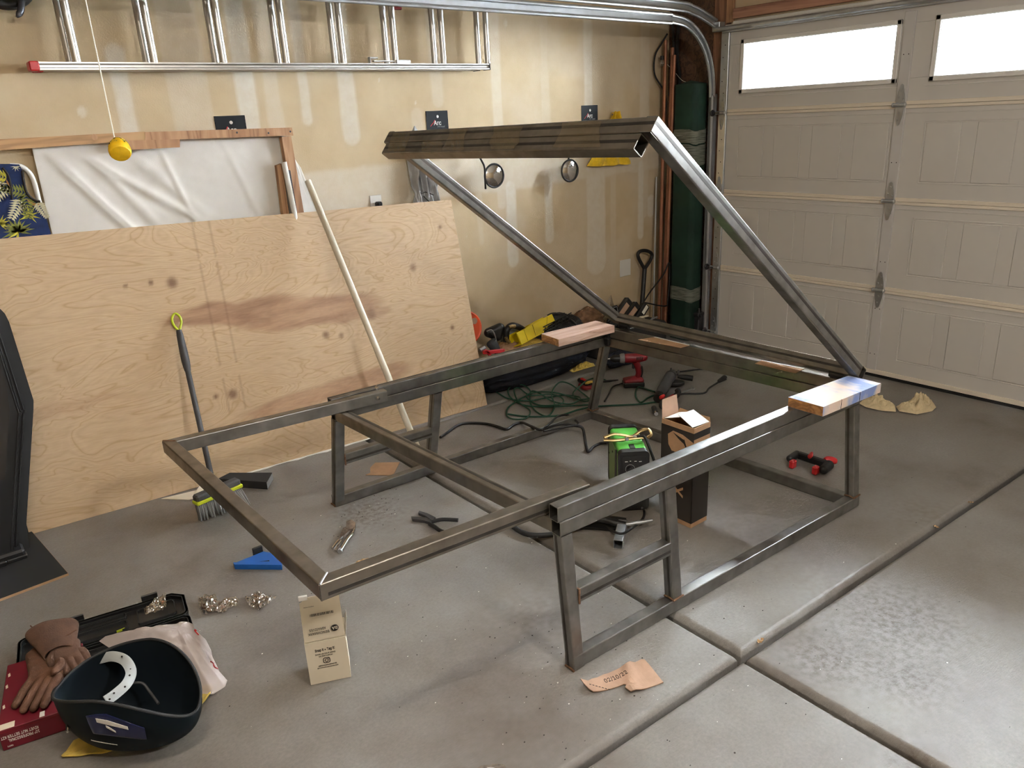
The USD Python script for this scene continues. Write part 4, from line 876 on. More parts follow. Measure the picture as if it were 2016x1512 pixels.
blk = thing('sanding_block', 'dark block with a pale end lying behind the broom head', 'block', (1.0429, 3.5441, 0.0000))
q1, q2, q3 = V(*(0.9946, 3.5374, 0.0000)), V(*(1.1115, 3.4092, 0.0000)), V(*(1.1748, 3.4941, 0.0000))
part(blk, 'body', floor_prism([V(*(0.9480, 3.6207, 0.0000)), q2, q3, V(*(1.0163, 3.6483, 0.0000))], 0.040, 0.001), 'black_matte', False)
part(blk, 'end_face', fixn(trimesh.convex.convex_hull(np.array([q2 + V(0.0012, 0, 0.004), q3 + V(0.0012, 0, 0.004), q2 + V(0.0012, 0, 0.038), q3 + V(0.0012, 0, 0.038), q2 + V(0.0002, 0, 0.004), q3 + V(0.0002, 0, 0.038)]))), 'mid_grey', False)

# ---- blue floral folding chair behind the plywood at the left edge
chair = thing('folding_chair', 'folded beach chair with navy palm-print fabric behind the plywood', 'folding chair', (0.3, 3.84, 0))
YC = 3.835
ctop = [(0.2787, 3.8350, 1.5872), (0.4365, 3.8350, 1.5741), (0.4646, 3.8350, 1.5701), (0.4700, 3.8350, 1.5454), (0.4664, 3.8350, 1.5130), (0.4656, 3.8350, 1.4595), (0.4843, 3.8350, 1.4265), (0.5065, 3.8350, 1.4160), (0.5142, 3.8350, 1.3558), (0.5236, 3.8350, 1.1477), (0.1750, 3.8350, 1.1477)]
part(chair, 'fabric', fixn(yq(ctop, YC, YC + 0.012)), 'blue_cloth', False)
part(chair, 'tube_frame', sweep(smooth_path([(0.4338, 3.8550, 1.5680), (0.4724, 3.8550, 1.5612), (0.4933, 3.8550, 1.5391), (0.5040, 3.8550, 1.5032), (0.5053, 3.8550, 1.4404), (0.5055, 3.8550, 1.3018), (0.5072, 3.8550, 1.1479)], 6), 0.010, 12), 'white_plastic')
part(chair, 'piping', cat(sweep(smooth_path([(0.4696, 3.8320, 1.5455), (0.4660, 3.8320, 1.5131), (0.4652, 3.8320, 1.4597), (0.4839, 3.8320, 1.4267), (0.5061, 3.8320, 1.4161)], 6), 0.005, 8), sweep(smooth_path([(0.4030, 3.8320, 1.5625), (0.4156, 3.8320, 1.5314), (0.4159, 3.8320, 1.4847), (0.4086, 3.8320, 1.4361)], 6), 0.004, 8)), 'ink')
def frond(c, n, L, a0, a1, material, droop=0.0, seed=0):
    """flat printed palm leaves fanned about a point of the fabric"""
    out = []; r5 = random.Random(seed)
    for k in range(n):
        a = math.radians(a0 + (a1 - a0) * k / max(1, n - 1)) ; l = L * r5.uniform(0.75, 1.0)
        leaf = Polygon([(0, -l*0.03), (l*0.35, -l*0.10), (l, 0), (l*0.35, l*0.10), (0, l*0.03)])
        out.append(prism(affinity.rotate(leaf, math.degrees(a), origin=(0, 0)), 0.0006, frame_matrix(V(1, 0, 0), V(0, 0, 1), V(0, -1, 0), (c[0], YC - 0.0003, c[2]))))
    part(chair, 'palm_print', cat(out), material, False)
def fern(c, ang, L, material):
    out = []; a = math.radians(ang); dx = V(math.cos(a), 0, math.sin(a)); px = V(-math.sin(a), 0, math.cos(a))
    for k in range(8):
        t = k / 8; b = V(*c) + dx * L * t
        for s in (-1, 1):
            l = L * 0.42 * (1 - 0.6 * t); e = unit(dx * 0.55 + px * s)
            leaf = Polygon([(0, -0.002), (l*0.4, -0.005), (l, 0), (l*0.4, 0.005), (0, 0.002)])
            out.append(prism(leaf, 0.0006, frame_matrix(e, np.cross(V(0, -1, 0), e), V(0, -1, 0), (b[0], YC - 0.0004, b[2]))))
    part(chair, 'palm_print', cat(out), material, False)
frond((0.3979, 3.8350, 1.3058), 11, 0.068, -20, 200, 'frond_green', seed=1); frond((0.4001, 3.8350, 1.2992), 6, 0.05, 20, 250, 'frond_yellow', seed=2)
frond((0.4556, 3.8350, 1.3644), 8, 0.048, -60, 200, 'frond_yellow', seed=3); frond((0.4502, 3.8350, 1.5631), 6, 0.025, 180, 360, 'frond_pale', seed=4)
frond((0.3445, 3.8350, 1.3436), 6, 0.04, -60, 60, 'frond_yellow', seed=5)
fern((0.4610, 3.8350, 1.4558), 160, 0.09, 'frond_green'); fern((0.4362, 3.8350, 1.4271), 235, 0.09, 'frond_pale'); fern((0.4624, 3.8350, 1.4453), 262, 0.10, 'frond_green')
fern((0.4048, 3.8350, 1.4977), 225, 0.10, 'frond_pale'); fern((0.4067, 3.8350, 1.5219), 160, 0.08, 'frond_yellow'); fern((0.4959, 3.8350, 1.4107), 290, 0.07, 'frond_pale')
part(chair, 'palm_print', fixn(yq([(0.4591, 3.8340, 1.4311), (0.4810, 3.8340, 1.4123), (0.5022, 3.8340, 1.4059), (0.4921, 3.8340, 1.3943), (0.4719, 3.8340, 1.4048)], YC - 0.0009, YC - 0.0002)), 'frond_orange', False)
part(chair, 'palm_print', fixn(yq([(0.4056, 3.8340, 1.5180), (0.4117, 3.8340, 1.4972), (0.4107, 3.8340, 1.4687), (0.4019, 3.8340, 1.4777)], YC - 0.0009, YC - 0.0002)), 'frond_orange', False)

# ---- black moulded panel standing on a mat at the left edge
mat_pts = [(0.2086, 3.2381, 0.0120), (0.1511, 3.7432, 0.0120), V(*(0.1310, 3.9269, 0.0120)) + V(0, -0.02, 0), V(-0.45, 3.70, 0), V(-0.45, 3.10, 0), (-0.0263, 3.2208, 0.0120)]
mt = thing('floor_mat', 'black mat with a raw brown cardboard edge on the floor at the left', 'mat', (-0.1, 3.4, 0))
part(mt, 'rubber_top', floor_prism(mat_pts, 0.003, 0.010), 'black_matte', False)
part(mt, 'cardboard_core', floor_prism(affinity.scale(Polygon([p[:2] for p in mat_pts]), 1.006, 1.006).exterior.coords[:-1], 0.0098, 0.0002), 'cardboard', False)
bpn = thing('moulded_panel', 'big black moulded plastic panel with a stepped rim standing at the left edge', 'plastic panel', (-0.1, 3.58, 0.013))
PYC = 3.575
outer = [(0.2472, 3.5750, 1.0411), (0.2592, 3.5750, 1.0182), (0.2653, 3.5750, 0.9838), (0.2762, 3.5750, 0.6484), (0.2677, 3.5750, 0.6102), (0.1349, 3.5750, 0.1288), (0.1212, 3.5750, 0.0159)]
x_l = -0.62
def panel(shift, y0, y1, material, name):
    P = [(p[0] + shift[0], p[2] + shift[1]) for p in outer]
    P = [(P[0][0] - 0.02, P[0][1] + 0.004)] + P if shift[0] == 0 else P
    P = P + [(x_l, 0.0135)] if True else P
    P = P + [(x_l, P[0][1] + 0.02)]
    P = [(x, max(z, 0.0135)) for x, z in P]
    return part(bpn, name, fixn(prism(P, y1 - y0, np.array([[1, 0, 0, 0], [0, 0, 1, y0], [0, 1, 0, 0], [0, 0, 0, 1]], float))), material, False)
panel((0, 0), PYC, PYC + 0.03, 'black_matte', 'back_flange')
panel((-0.043, -0.012), PYC - 0.035, PYC, 'black_plastic', 'rim')
panel((-0.062, -0.02), PYC - 0.060, PYC - 0.035, 'black_plastic', 'inner_step')
ins = [(0.1107, 3.5000, 0.9156), (0.1943, 3.5000, 0.8450), (0.1949, 3.5000, 0.7499), (0.1834, 3.5000, 0.6454), (0.1034, 3.5000, 0.3699), (-0.0181, 3.5000, 0.3675)]
part(bpn, 'recess', fixn(yq(ins, PYC - 0.064, PYC - 0.060)), 'ink', False)
part(bpn, 'rim_bead', cat(*[sweep(smooth_path([(p[0] + s, PYC - yo, max(p[2] - 0.015, 0.03)) for p in outer], 5), 0.0035, 8) for s, yo in ((-0.046, 0.036), (-0.066, 0.061), (-0.058, 0.037))]), 'black_plastic')
part(bpn, 'foot', cat(bx((-0.45, PYC - 0.085, 0.0135), (0.10, PYC + 0.0, 0.055), 0.012), bx((-0.45, PYC - 0.10, 0.0135), (0.03, PYC - 0.06, 0.035), 0.01), bx((0.03, PYC - 0.09, 0.014), (0.105, PYC - 0.05, 0.030), 0.006)), 'black_plastic')
part(bpn, 'clip', bx((0.005, PYC - 0.066, 1.0), (0.018, PYC - 0.058, 1.03), 0.002), 'mid_grey')


# ================================================================ ON THE FLOOR INSIDE THE FRAME
def local(ex, ey, o):
    """maps meshes and points from a thing's own axes into the world"""
    ex, ey = unit(V(ex[0], ex[1], 0)), unit(V(ey[0], ey[1], 0)); M = frame_matrix(ex, ey, V(0, 0, 1), V(*o))
    return (lambda m: moved(m, M)), (lambda *p: (M @ np.append(V(*p), 1))[:3]), M
# ---- welder
wm, wp, WM = local((0.8, -0.6), (0.6, 0.8), (2.238, 2.046, 0))
wd = thing('welder', 'small green and black welding machine standing inside the frame', 'welder', wp(0, 0.15, 0))
WW, WD, WH = 0.066, 0.30, 0.285
part(wd, 'housing', wm(prism(round_rect(2*WW - 0.006, WH - 0.014, 0.014, 4) + V(0, WH/2 + 0.005)[:2] * 1.0, WD - 0.05, frame_matrix(V(1, 0, 0), V(0, 0, 1), V(0, 1, 0) * 1.0, (0, 0.025, 0)) @ np.diag([1, 1, 1, 1]))), 'green_paint', 30)
part(wd, 'side_panel', wm(bx((-WW - 0.001, 0.035, 0.02), (-WW + 0.004, WD - 0.03, WH - 0.03), 0.002)), 'green_side', False, label='paler green side panel')
part(wd, 'side_stripe', wm(prism([(0.05, 0.02), (0.105, 0.02), (0.085, WH - 0.025), (0.05, WH - 0.012)], 0.002, frame_matrix(V(0, 1, 0), V(0, 0, 1), V(1, 0, 0), (-WW - 0.003, 0, 0)))), 'black_plastic', False)
part(wd, 'front_bezel', wm(prism(Polygon(round_rect(2*WW, WH - 0.006, 0.020, 5) + np.array([0, WH/2 + 0.002])), 0.036, frame_matrix(V(1, 0, 0), V(0, 0, 1), V(0, -1, 0), (0, 0.032, 0)))), 'black_plastic', 30)
part(wd, 'front_panel', wm(prism(Polygon(round_rect(2*WW - 0.03, WH - 0.05, 0.010, 4) + np.array([0, WH/2 + 0.002])), 0.002, frame_matrix(V(1, 0, 0), V(0, 0, 1), V(0, -1, 0), (0, -0.004, 0)))), 'black_matte', 30)
part(wd, 'rear_bezel', wm(prism(Polygon(round_rect(2*WW + 0.002, WH + 0.004, 0.022, 5) + np.array([0, WH/2 + 0.002])), 0.035, frame_matrix(V(1, 0, 0), V(0, 0, 1), V(0, -1, 0), (0, WD, 0)))), 'black_plastic', 30)
for z in (0.205, 0.125):
    dl = part(wd, 'dial', wm(lathe([(0, 0.016), (0.012, 0.015), (0.014, 0.0), (0, 0)], 20, (-0.018, -0.006, z), (0, -1, 0))), 'black_plastic')
    part(dl, 'dial_ring', wm(moved(trimesh.creation.torus(0.020, 0.0013, 28, 6), frame_matrix(V(1, 0, 0), V(0, 0, 1), V(0, -1, 0), (-0.018, -0.0065, z)))), 'mid_grey')
part(wd, 'socket', wm(lathe([(0, 0.012), (0.010, 0.012), (0.013, 0.0), (0, 0)], 18, (0.026, -0.006, 0.195), (0, -1, 0))), 'black_rubber')
part(wd, 'socket', wm(lathe([(0, 0.012), (0.016, 0.012), (0.019, 0.0), (0, 0)], 18, (0.028, -0.006, 0.07), (0, -1, 0))), 'black_rubber')
part(wd, 'panel_marking', wm(cat(*[bx((x, -0.0068, z), (x + w_, -0.0058, z + 0.003), 0) for x, z, w_ in ((-0.04, 0.238, 0.012), (-0.02, 0.24, 0.006), (0.0, 0.238, 0.010), (0.02, 0.236, 0.012), (0.006, 0.20, 0.008), (-0.04, 0.16, 0.02))])), 'white_paint', False, kind='stuff')
part(wd, 'handle_slot', wm(bx((-0.012, 0.028, WH - 0.006), (0.012, 0.075, WH + 0.001), 0.002)), 'black_plastic', False)
part(wd, 'foot', wm(cat(*[bx((x - 0.012, y - 0.012, 0.0), (x + 0.012, y + 0.012, 0.016), 0.003) for x in (-0.045, 0.045) for y in (0.04, 0.26)])), 'black_rubber', kind='stuff')
part(wd, 'vent_screw', wm(cat(*[lathe([(0, 0.003), (0.005, 0.002), (0.005, 0), (0, 0)], 10, (-WW - 0.003, y, z), (-1, 0, 0)) for y, z in ((0.15, 0.22), (0.25, 0.17), (0.04, 0.09))])), 'black_plastic', kind='stuff')
# ---- brass ground clamp resting on it
gc_ = thing('ground_clamp', 'brass ground clamp lying across the top of the green welder', 'clamp', wp(0, 0.12, WH))
CZ = WH + 0.010
c0 = V(*(2.3046, 2.1328, 0.3000)); ca = unit(V(*(2.3939, 2.0998, 0.3000)) - V(*(2.2133, 2.2243, 0.3000))); cb = V(-ca[1], ca[0], 0)
def cl(a, b, z): return V(c0[0], c0[1], 0) + ca * a + cb * b + V(0, 0, CZ + z)
part(gc_, 'upper_arm', sweep(smooth_path([cl(-0.115, 0.0, 0.016), cl(-0.07, 0.010, 0.024), cl(-0.03, 0.006, 0.018), cl(0.01, 0.0, 0.012), cl(0.05, 0.012, 0.028), cl(0.085, 0.016, 0.034)], 6), 0.0055, 8, sx=1.6), 'brass')
part(gc_, 'lower_arm', sweep(smooth_path([cl(-0.118, -0.006, 0.006), cl(-0.07, -0.012, 0.004), cl(-0.02, -0.010, 0.004), cl(0.03, -0.010, 0.006), cl(0.085, -0.006, 0.004)], 6), 0.0058, 8, sx=1.6), 'brass')
part(gc_, 'grip_loop', sweep(smooth_path([cl(0.03, 0.004, 0.014), cl(0.06, 0.024, 0.030), cl(0.088, 0.018, 0.032), cl(0.096, 0.0, 0.014), cl(0.080, -0.008, 0.006)], 6), 0.004, 8, sx=1.8), 'brass')
part(gc_, 'pivot', cat(lathe([(0, 0.010), (0.008, 0.010), (0.009, 0.0), (0, 0)], 14, cl(-0.018, -0.016, 0.010), -cb), rod(cl(0.012, -0.006, 0.012), cl(0.028, -0.008, 0.012), 0.0075)), 'chrome')
part(gc_, 'cable', sweep(smooth_path([cl(0.028, -0.010, 0.012), cl(0.06, -0.014, 0.012), wp(0.075, 0.07, WH - 0.005), wp(0.100, 0.03, WH - 0.09), wp(0.106, 0.0, WH - 0.17), wp(0.096, -0.015, 0.09), wp(0.06, -0.016, 0.07), wp(0.030, -0.01, 0.07)], 8), 0.0065, 10), 'black_rubber')
# ---- tall black and brown carton
bxn = thing('carton', 'tall black and brown cardboard carton with open white flaps', 'carton', (2.343, 1.857, 0))
X0_, X1_, Y0_, Y1_, BH = 2.291, 2.396, 1.775, 1.942, 0.452
def wallq(a, b, z0, z1, t, material, name, out=(0, 0)):
    o = V(out[0], out[1], 0) * 0.0006
    lo = np.minimum(V(*a, z0), V(*b, z1)) + np.minimum(o, 0); hi = np.maximum(V(*a, z0), V(*b, z1)) + np.maximum(o, 0)
    return part(bxn, name, bx(lo, hi, 0.0004), material, False)
body = cat(bx((X0_, Y0_, 0.001), (X1_, Y0_ + 0.004, BH), 0.0005), bx((X0_, Y1_ - 0.004, 0.001), (X1_, Y1_, BH), 0.0005), bx((X0_, Y0_ + 0.004, 0.001), (X0_ + 0.004, Y1_ - 0.004, BH), 0.0005), bx((X1_ - 0.004, Y0_ + 0.004, 0.001), (X1_, Y1_ - 0.004, BH), 0.0005), bx((X0_ + 0.004, Y0_ + 0.004, 0.001), (X1_ - 0.004, Y1_ - 0.004, 0.006), 0.0005))
part(bxn, 'body', body, 'cardboard', False)
E1 = 0.0006
part(bxn, 'black_print', cat(bx((X0_ - E1, Y0_ - E1, 0.022), (X0_ + 0.001, Y1_ + E1, BH - 0.022), 0), bx((X0_ - E1, Y0_ - E1, 0.022), (X1_ + E1, Y0_ + 0.001, 0.300), 0), bx((X0_, Y0_ - E1, BH - 0.050), (X1_ + E1, Y0_ + 0.001, BH - 0.022), 0)), 'ink', False)
# the printed animal head on the left face: kraft shapes with black lines, and lettering down the face
LX = X0_ - E1 - 0.0001
def lface(poly, material, name, d=0.0005):
    """outline in (distance from the right-hand edge towards +y, height)"""
    part(bxn, name, fixn(prism(Polygon(poly), d, frame_matrix(V(0, -1, 0), V(0, 0, 1), V(-1, 0, 0), (LX, Y0_, 0)))), material, False)
lface([(-0.0, BH - 0.062), (-0.055, BH - 0.042), (-0.105, BH - 0.038), (-0.132, BH - 0.060), (-0.128, BH - 0.105), (-0.105, BH - 0.135), (-0.10, BH - 0.160), (-0.06, BH - 0.178), (0.0, BH - 0.172)], 'cardboard', 'head_print')
lface([(-0.105, BH - 0.045), (-0.050, BH - 0.062), (-0.028, BH - 0.110), (-0.048, BH - 0.080), (-0.075, BH - 0.066)], 'ink', 'head_line', 0.0009)
lface([(-0.050, BH - 0.060), (-0.046, BH - 0.060), (-0.026, BH - 0.110), (-0.050, BH - 0.160), (-0.054, BH - 0.158), (-0.032, BH - 0.110)], 'ink', 'head_line', 0.0009)
lface([(-0.108, BH - 0.128), (-0.085, BH - 0.130), (-0.050, BH - 0.112), (-0.040, BH - 0.118), (-0.070, BH - 0.138), (-0.104, BH - 0.138)], 'ink', 'head_line', 0.0009)
lface([(-0.100, BH - 0.142), (-0.05, BH - 0.150), (-0.052, BH - 0.158), (-0.098, BH - 0.152)], 'ink', 'head_line', 0.0009)
part(bxn, 'letter_print', text_at('X', 0.055, (LX, Y0_ + 0.075, 0.150), V(0, 0, -1), V(0, -1, 0), 0.0005, True), 'cardboard', False)
part(bxn, 'letter_print', text_at('P', 0.050, (LX, Y0_ + 0.078, 0.262), V(0, 0, -1), V(0, -1, 0), 0.0005, True), 'cardboard', False)
def flap(a, b, h, outv, up, material):
    a, b = V(*a), V(*b); d = unit(V(*outv) * 1.0 + V(0, 0, up)) * h
    return fixn(trimesh.convex.convex_hull(np.vstack([[a, b, b + d * 0.98 - unit(b - a) * 0.006, a + d * 0.98 + unit(b - a) * 0.006]] + [[a + V(0, 0, 0.002), b + V(0, 0, 0.002), b + d * 0.98 - unit(b - a) * 0.006 + V(0.001, 0.001, 0.002), a + d * 0.98 + unit(b - a) * 0.006 + V(0.001, 0.001, 0.002)]])))
part(bxn, 'flap', flap((X0_, Y1_ - 0.002, BH), (X1_, Y1_ - 0.002, BH), 0.075, (0.3, 0.35, 0), 0.9, 'cardboard'), 'cardboard_pink', False)
part(bxn, 'flap', flap((X0_ + 0.006, Y1_ - 0.010, BH), (X1_ - 0.006, Y1_ - 0.010, BH), 0.075, (0.05, -1, 0), 0.30, 'paper_white'), 'paper_white', False)
part(bxn, 'flap', flap((X0_ + 0.004, Y0_ + 0.012, BH), (X1_ - 0.004, Y0_ + 0.003, BH), 0.085, (0.0, 1, 0), 0.42, 'paper_white'), 'paper_white', False)
part(bxn, 'flap', flap((X1_ - 0.002, Y0_, BH), (X1_ - 0.002, Y1_, BH), 0.016, (0.3, 0, 0), 0.8, 'cardboard'), 'cardboard', False)

# ---- torch, bracket and stub of tube beneath the right rail
gun = thing('welding_torch', 'black welding torch with silver nozzle lying beside the tube stub', 'welding torch', (2.0777, 1.9637, 0.0200))
part(gun, 'body', sweep([(2.0122, 2.0785, 0.0300), (2.0399, 2.0304, 0.0340), (2.0553, 1.9803, 0.0340), (2.0767, 1.9425, 0.0340)], [0.014, 0.016, 0.016, 0.012], 12), 'black_plastic')
part(gun, 'nozzle', sweep([(2.0736, 1.9454, 0.0340), (2.1134, 1.9251, 0.0340), (2.1843, 1.8929, 0.0340)], [0.008, 0.009, 0.007], 12), 'galvanised')
part(gun, 'trigger_lead', sweep(smooth_path([(2.0693, 2.0904, 0.0080), (2.0449, 2.0296, 0.0080), (1.9816, 1.9207, 0.0500), (1.9967, 1.8843, 0.0500), (2.1000, 1.9128, 0.0300), (2.2071, 1.9640, 0.0060), (2.2571, 2.0031, 0.0060), (2.2107, 1.9736, 0.0500)], 8), 0.005, 10), 'black_rubber')
part(gun, 'torch_cable', sweep(smooth_path([(2.0157, 2.0730, 0.0260), (1.9438, 2.0850, 0.0200), (1.8470, 2.1057, 0.0160), (1.7748, 2.1515, 0.0160), (1.7438, 2.2034, 0.0160), (1.7430, 2.2734, 0.0160), (1.7565, 2.3320, 0.0160)], 8), 0.011, 12), 'black_rubber')
brk = thing('angle_bracket', 'flat black angular bracket on the floor under the right rail', 'bracket', (2.0640, 2.0545, 0.0000))
part(brk, 'plate', floor_prism([(1.9344, 2.1068, 0.0000), (2.0030, 2.0302, 0.0000), (2.0403, 1.9776, 0.0000), (2.1109, 1.9745, 0.0000), (2.1471, 2.0055, 0.0000), (2.0984, 2.0947, 0.0000), (2.0011, 2.1143, 0.0000)], 0.012, 0.001), 'black_plastic', False)
stub = thing('tube_stub', 'short offcut of square steel tube with its open end toward the viewer', 'steel tube', (1.9884, 1.8989, 0.0000))
sa, sb = V(*(1.9560, 1.8709, 0.0000)), V(*(2.0892, 1.9717, -0.0000))
part(stub, 'tube', rtube(sa + V(0, 0, 0.021), sb + V(0, 0, 0.021), 0.040, 0.040), 'galvanised', 40)

# ---- cords
def cord(name, pts, r, material, label, z=None, plug=None):
    t = thing(name, label, 'cord', pts[0]); rr = np.random.default_rng(len(pts))
    P = np.array([np.array(p, float) for p in pts])
    part(t, 'cable', sweep(smooth_path(P, 8), r, 9), material)
    return t
coil = [(2.7934, 3.8604, 0.0060), (2.7492, 3.6937, 0.0060), (2.7277, 3.5416, 0.0060), (2.7786, 3.4143, 0.0120), (2.8925, 3.3737, 0.0120), (3.0020, 3.3256, 0.0120), (3.0363, 3.2245, 0.0120), (2.9143, 3.1759, 0.0180), (2.8631, 3.2836, 0.0200), (2.9019, 3.4516, 0.0200), (2.8987, 3.5274, 0.0120), (2.7735, 3.3890, 0.0100), (2.7061, 3.2531, 0.0060), (2.7042, 3.1504, 0.0060),
  (2.8141, 3.2104, 0.0200), (2.9125, 3.3480, 0.0300), (3.0072, 3.4251, 0.0400), (3.0901, 3.4588, 0.0450), (3.1133, 3.3980, 0.0400), (3.1038, 3.2950, 0.0200), (3.0683, 3.1682, 0.0080), (3.0381, 3.0937, 0.0060), (2.9002, 3.1789, 0.0080), (2.7860, 3.2570, 0.0120), (2.7150, 3.3867, 0.0100), (2.7381, 3.5338, 0.0120), (2.7993, 3.6405, 0.0200), (2.8706, 3.6659, 0.0300), (2.9098, 3.6104, 0.0300), (2.8680, 3.5005, 0.0200), (2.7404, 3.4665, 0.0120),
  (2.6239, 3.4215, 0.0060), (2.5416, 3.3277, 0.0060), (2.5357, 3.2538, 0.0060), (2.5959, 3.2152, 0.0060), (2.6795, 3.2821, 0.0120), (2.7158, 3.4358, 0.0200), (2.8265, 3.6122, 0.0200), (2.8736, 3.6185, 0.0200), (2.8379, 3.4648, 0.0200), (2.9203, 3.3663, 0.0300), (2.9180, 3.2518, 0.0300), (2.8407, 3.1942, 0.0300), (2.7764, 3.3159, 0.0120), (2.8084, 3.4691, 0.0200), (2.8875, 3.4539, 0.0300), (2.9633, 3.3481, 0.0300), (3.0135, 3.2095, 0.0120), (3.1049, 3.1611, 0.0100), (3.0105, 3.1618, 0.0120), (3.0285, 3.2798, 0.0200), (3.1134, 3.3138, 0.0400), (3.2284, 3.3497, 0.0500), (3.3218, 3.3518, 0.0400),
  (3.3850, 3.3315, 0.0080)]
ext = cord('extension_lead', coil, 0.0045, 'green_cord', 'long dark green extension cord in a loose tangle before the plywood corner')
feed = [(2.5626, 3.3446, 0.0050), (2.6212, 3.2271, 0.0050), (2.7569, 3.1116, 0.0050), (2.9073, 3.0981, 0.0050), (3.0161, 3.0586, 0.0050), (3.1586, 2.9448, 0.0060), (3.2340, 2.8917, 0.0060), (3.2951, 2.8657, 0.0060), (3.3462, 2.8426, 0.0080), (3.4031, 2.9320, 0.0060), (3.3353, 2.9377, 0.0060), (3.2429, 2.9119, 0.0080), (3.2909, 2.9967, 0.0060), (3.3789, 3.0773, 0.0060), (3.4288, 3.0971, 0.0120), (3.4310, 3.0396, 0.0120), (3.4138, 2.9579, 0.0200)]
part(ext, 'cable', sweep(smooth_path(feed, 8), 0.005, 9), 'green_cord')
loop2 = [(3.2248, 3.1612, 0.0050), (3.3264, 3.2289, 0.0060), (3.3801, 3.2269, 0.0100), (3.4267, 3.2086, 0.0060)]
cord('drill_cord', [(3.1071, 3.0848, 0.0060)] + loop2 + [(3.4278, 2.9618, 0.0120)], 0.0045, 'black_rubber', 'black cord looping beside the rear left leg behind the drill')
BACK = [(3.7832, 3.1144, 0.0200), (3.8706, 3.1049, 0.0080), (3.9887, 3.0508, 0.0060), (4.0792, 2.9538, 0.0060)]
wc = [(2.0583, 3.3069, 0.0200), (2.1367, 3.3593, 0.0080), (2.2395, 3.4071, 0.0070), (2.3038, 3.3967, 0.0070), (2.3721, 3.3165, 0.0070), (2.3943, 3.2258, 0.0080), (2.4020, 3.1516, 0.0120), (2.4758, 3.1795, 0.0100), (2.5250, 3.1662, 0.0120), (2.4529, 2.9884, 0.0600), (2.4569, 2.9166, 0.0620), (2.5415, 2.9126, 0.0620), (2.5913, 2.8933, 0.0620), (2.6193, 2.8339, 0.0620), (2.6503, 2.8028, 0.0500), (2.6417, 2.7751, 0.0070), (2.5629, 2.6818, 0.0070), (2.5208, 2.6233, 0.0070), (2.5801, 2.6462, 0.0070), (2.6343, 2.6478, 0.0100), (2.6250, 2.5861, 0.0350)]
part(wd, 'power_cord', sweep(smooth_path(wc, 8), 0.0075, 9), 'black_rubber')
part(wd, 'power_cord', sweep(smooth_path([(2.4307, 2.8856, 0.0760), (2.5165, 2.9170, 0.0800), (2.7304, 3.0908, 0.0120), (2.7871, 3.0743, 0.0100), (2.7740, 3.0086, 0.0100), (2.6348, 2.8181, 0.0680), (2.5417, 2.8303, 0.0770), (2.4276, 2.8656, 0.0770)], 8), 0.006, 9), 'black_rubber')

# ---- red cordless drill
dp = V(3.445, 3.155, 0); am, ap, AM = local((-0.78, 0.62), (0.62, 0.78), dp)
dr = thing('cordless_drill', 'red and black cordless drill standing upright on its battery', 'drill', dp)
part(dr, 'battery', am(bx((-0.062, -0.042, 0.002), (0.070, 0.042, 0.036), 0.006)), 'black_plastic')
part(dr, 'battery_top', am(hull(((-0.048, -0.028, 0.045), 0.012), ((0.056, -0.028, 0.040), 0.012), ((-0.048, 0.028, 0.045), 0.012), ((0.056, 0.028, 0.040), 0.012), ((-0.02, 0, 0.062), 0.012))), 'dark_red')
part(dr, 'grip', am(sweep(smooth_path([(-0.022, 0, 0.055), (-0.030, 0, 0.09), (-0.024, 0, 0.13), (-0.010, 0, 0.165)], 6), np.linspace(0.021, 0.026, 19), 16, sx=1.0, sy=0.85)), 'dark_red')
part(dr, 'grip_rubber', am(sweep(smooth_path([(-0.034, 0, 0.062), (-0.042, 0, 0.095), (-0.038, 0, 0.13)], 6), 0.016, 12)), 'black_rubber')
part(dr, 'motor_housing', am(hull(((-0.062, 0, 0.190), 0.024), ((-0.025, 0, 0.188), 0.030), ((0.045, 0, 0.190), 0.030))), 'dark_red')
part(dr, 'housing_vent', am(cat(*[bx((-0.050 + 0.011*k, -0.031, 0.182), (-0.045 + 0.011*k, -0.024, 0.202), 0.001) for k in range(4)])), 'black_plastic', kind='stuff')
part(dr, 'collar', am(lathe([(0.0, 0.0), (0.033, 0.0), (0.031, 0.022), (0.026, 0.03), (0, 0.03)], 24, (0.062, 0, 0.190), (1, 0, 0))), 'mid_grey')
part(dr, 'chuck', am(lathe([(0, 0), (0.023, 0.0), (0.024, 0.030), (0.020, 0.045), (0.010, 0.060), (0, 0.060)], 24, (0.092, 0, 0.190), (1, 0, 0))), 'black_plastic')
part(dr, 'bit', am(rod((0.150, 0, 0.190), (0.185, 0, 0.190), 0.006)), 'galvanised')
part(dr, 'trigger', am(bx((-0.002, -0.010, 0.120), (0.012, 0.010, 0.152), 0.004)), 'black_plastic')

# ---- angle grinder
gr = thing('angle_grinder', 'dark grey angle grinder with a side handle lying on the floor', 'angle grinder', (3.4792, 2.9160, 0.0000))
g0, g1 = V(*(3.3491, 2.8616, 0.0350)), V(*(3.6390, 3.0237, 0.0450))
part(gr, 'body', sweep([g0, g0*0.7 + g1*0.3, g0*0.35 + g1*0.65, g1], [0.030, 0.034, 0.033, 0.036], 18), 'dark_grey')
part(gr, 'tail', sweep([g0 - unit(g1 - g0)*0.05, g0 - unit(g1 - g0)*0.01], [0.026, 0.030], 16), 'black_plastic')
gd = unit(g1 - g0)
part(gr, 'gear_head', hull((g1 + gd*0.02, 0.036), (g1 + gd*0.075 + V(0, 0, -0.005), 0.028)), 'black_plastic')
part(gr, 'guard', lathe([(0, 0.0), (0.062, 0.0), (0.064, 0.012), (0.060, 0.018), (0, 0.016)], 30, V(*(3.6169, 2.9671, 0.0160)), (0.1, 0.1, 1)), 'black_plastic')
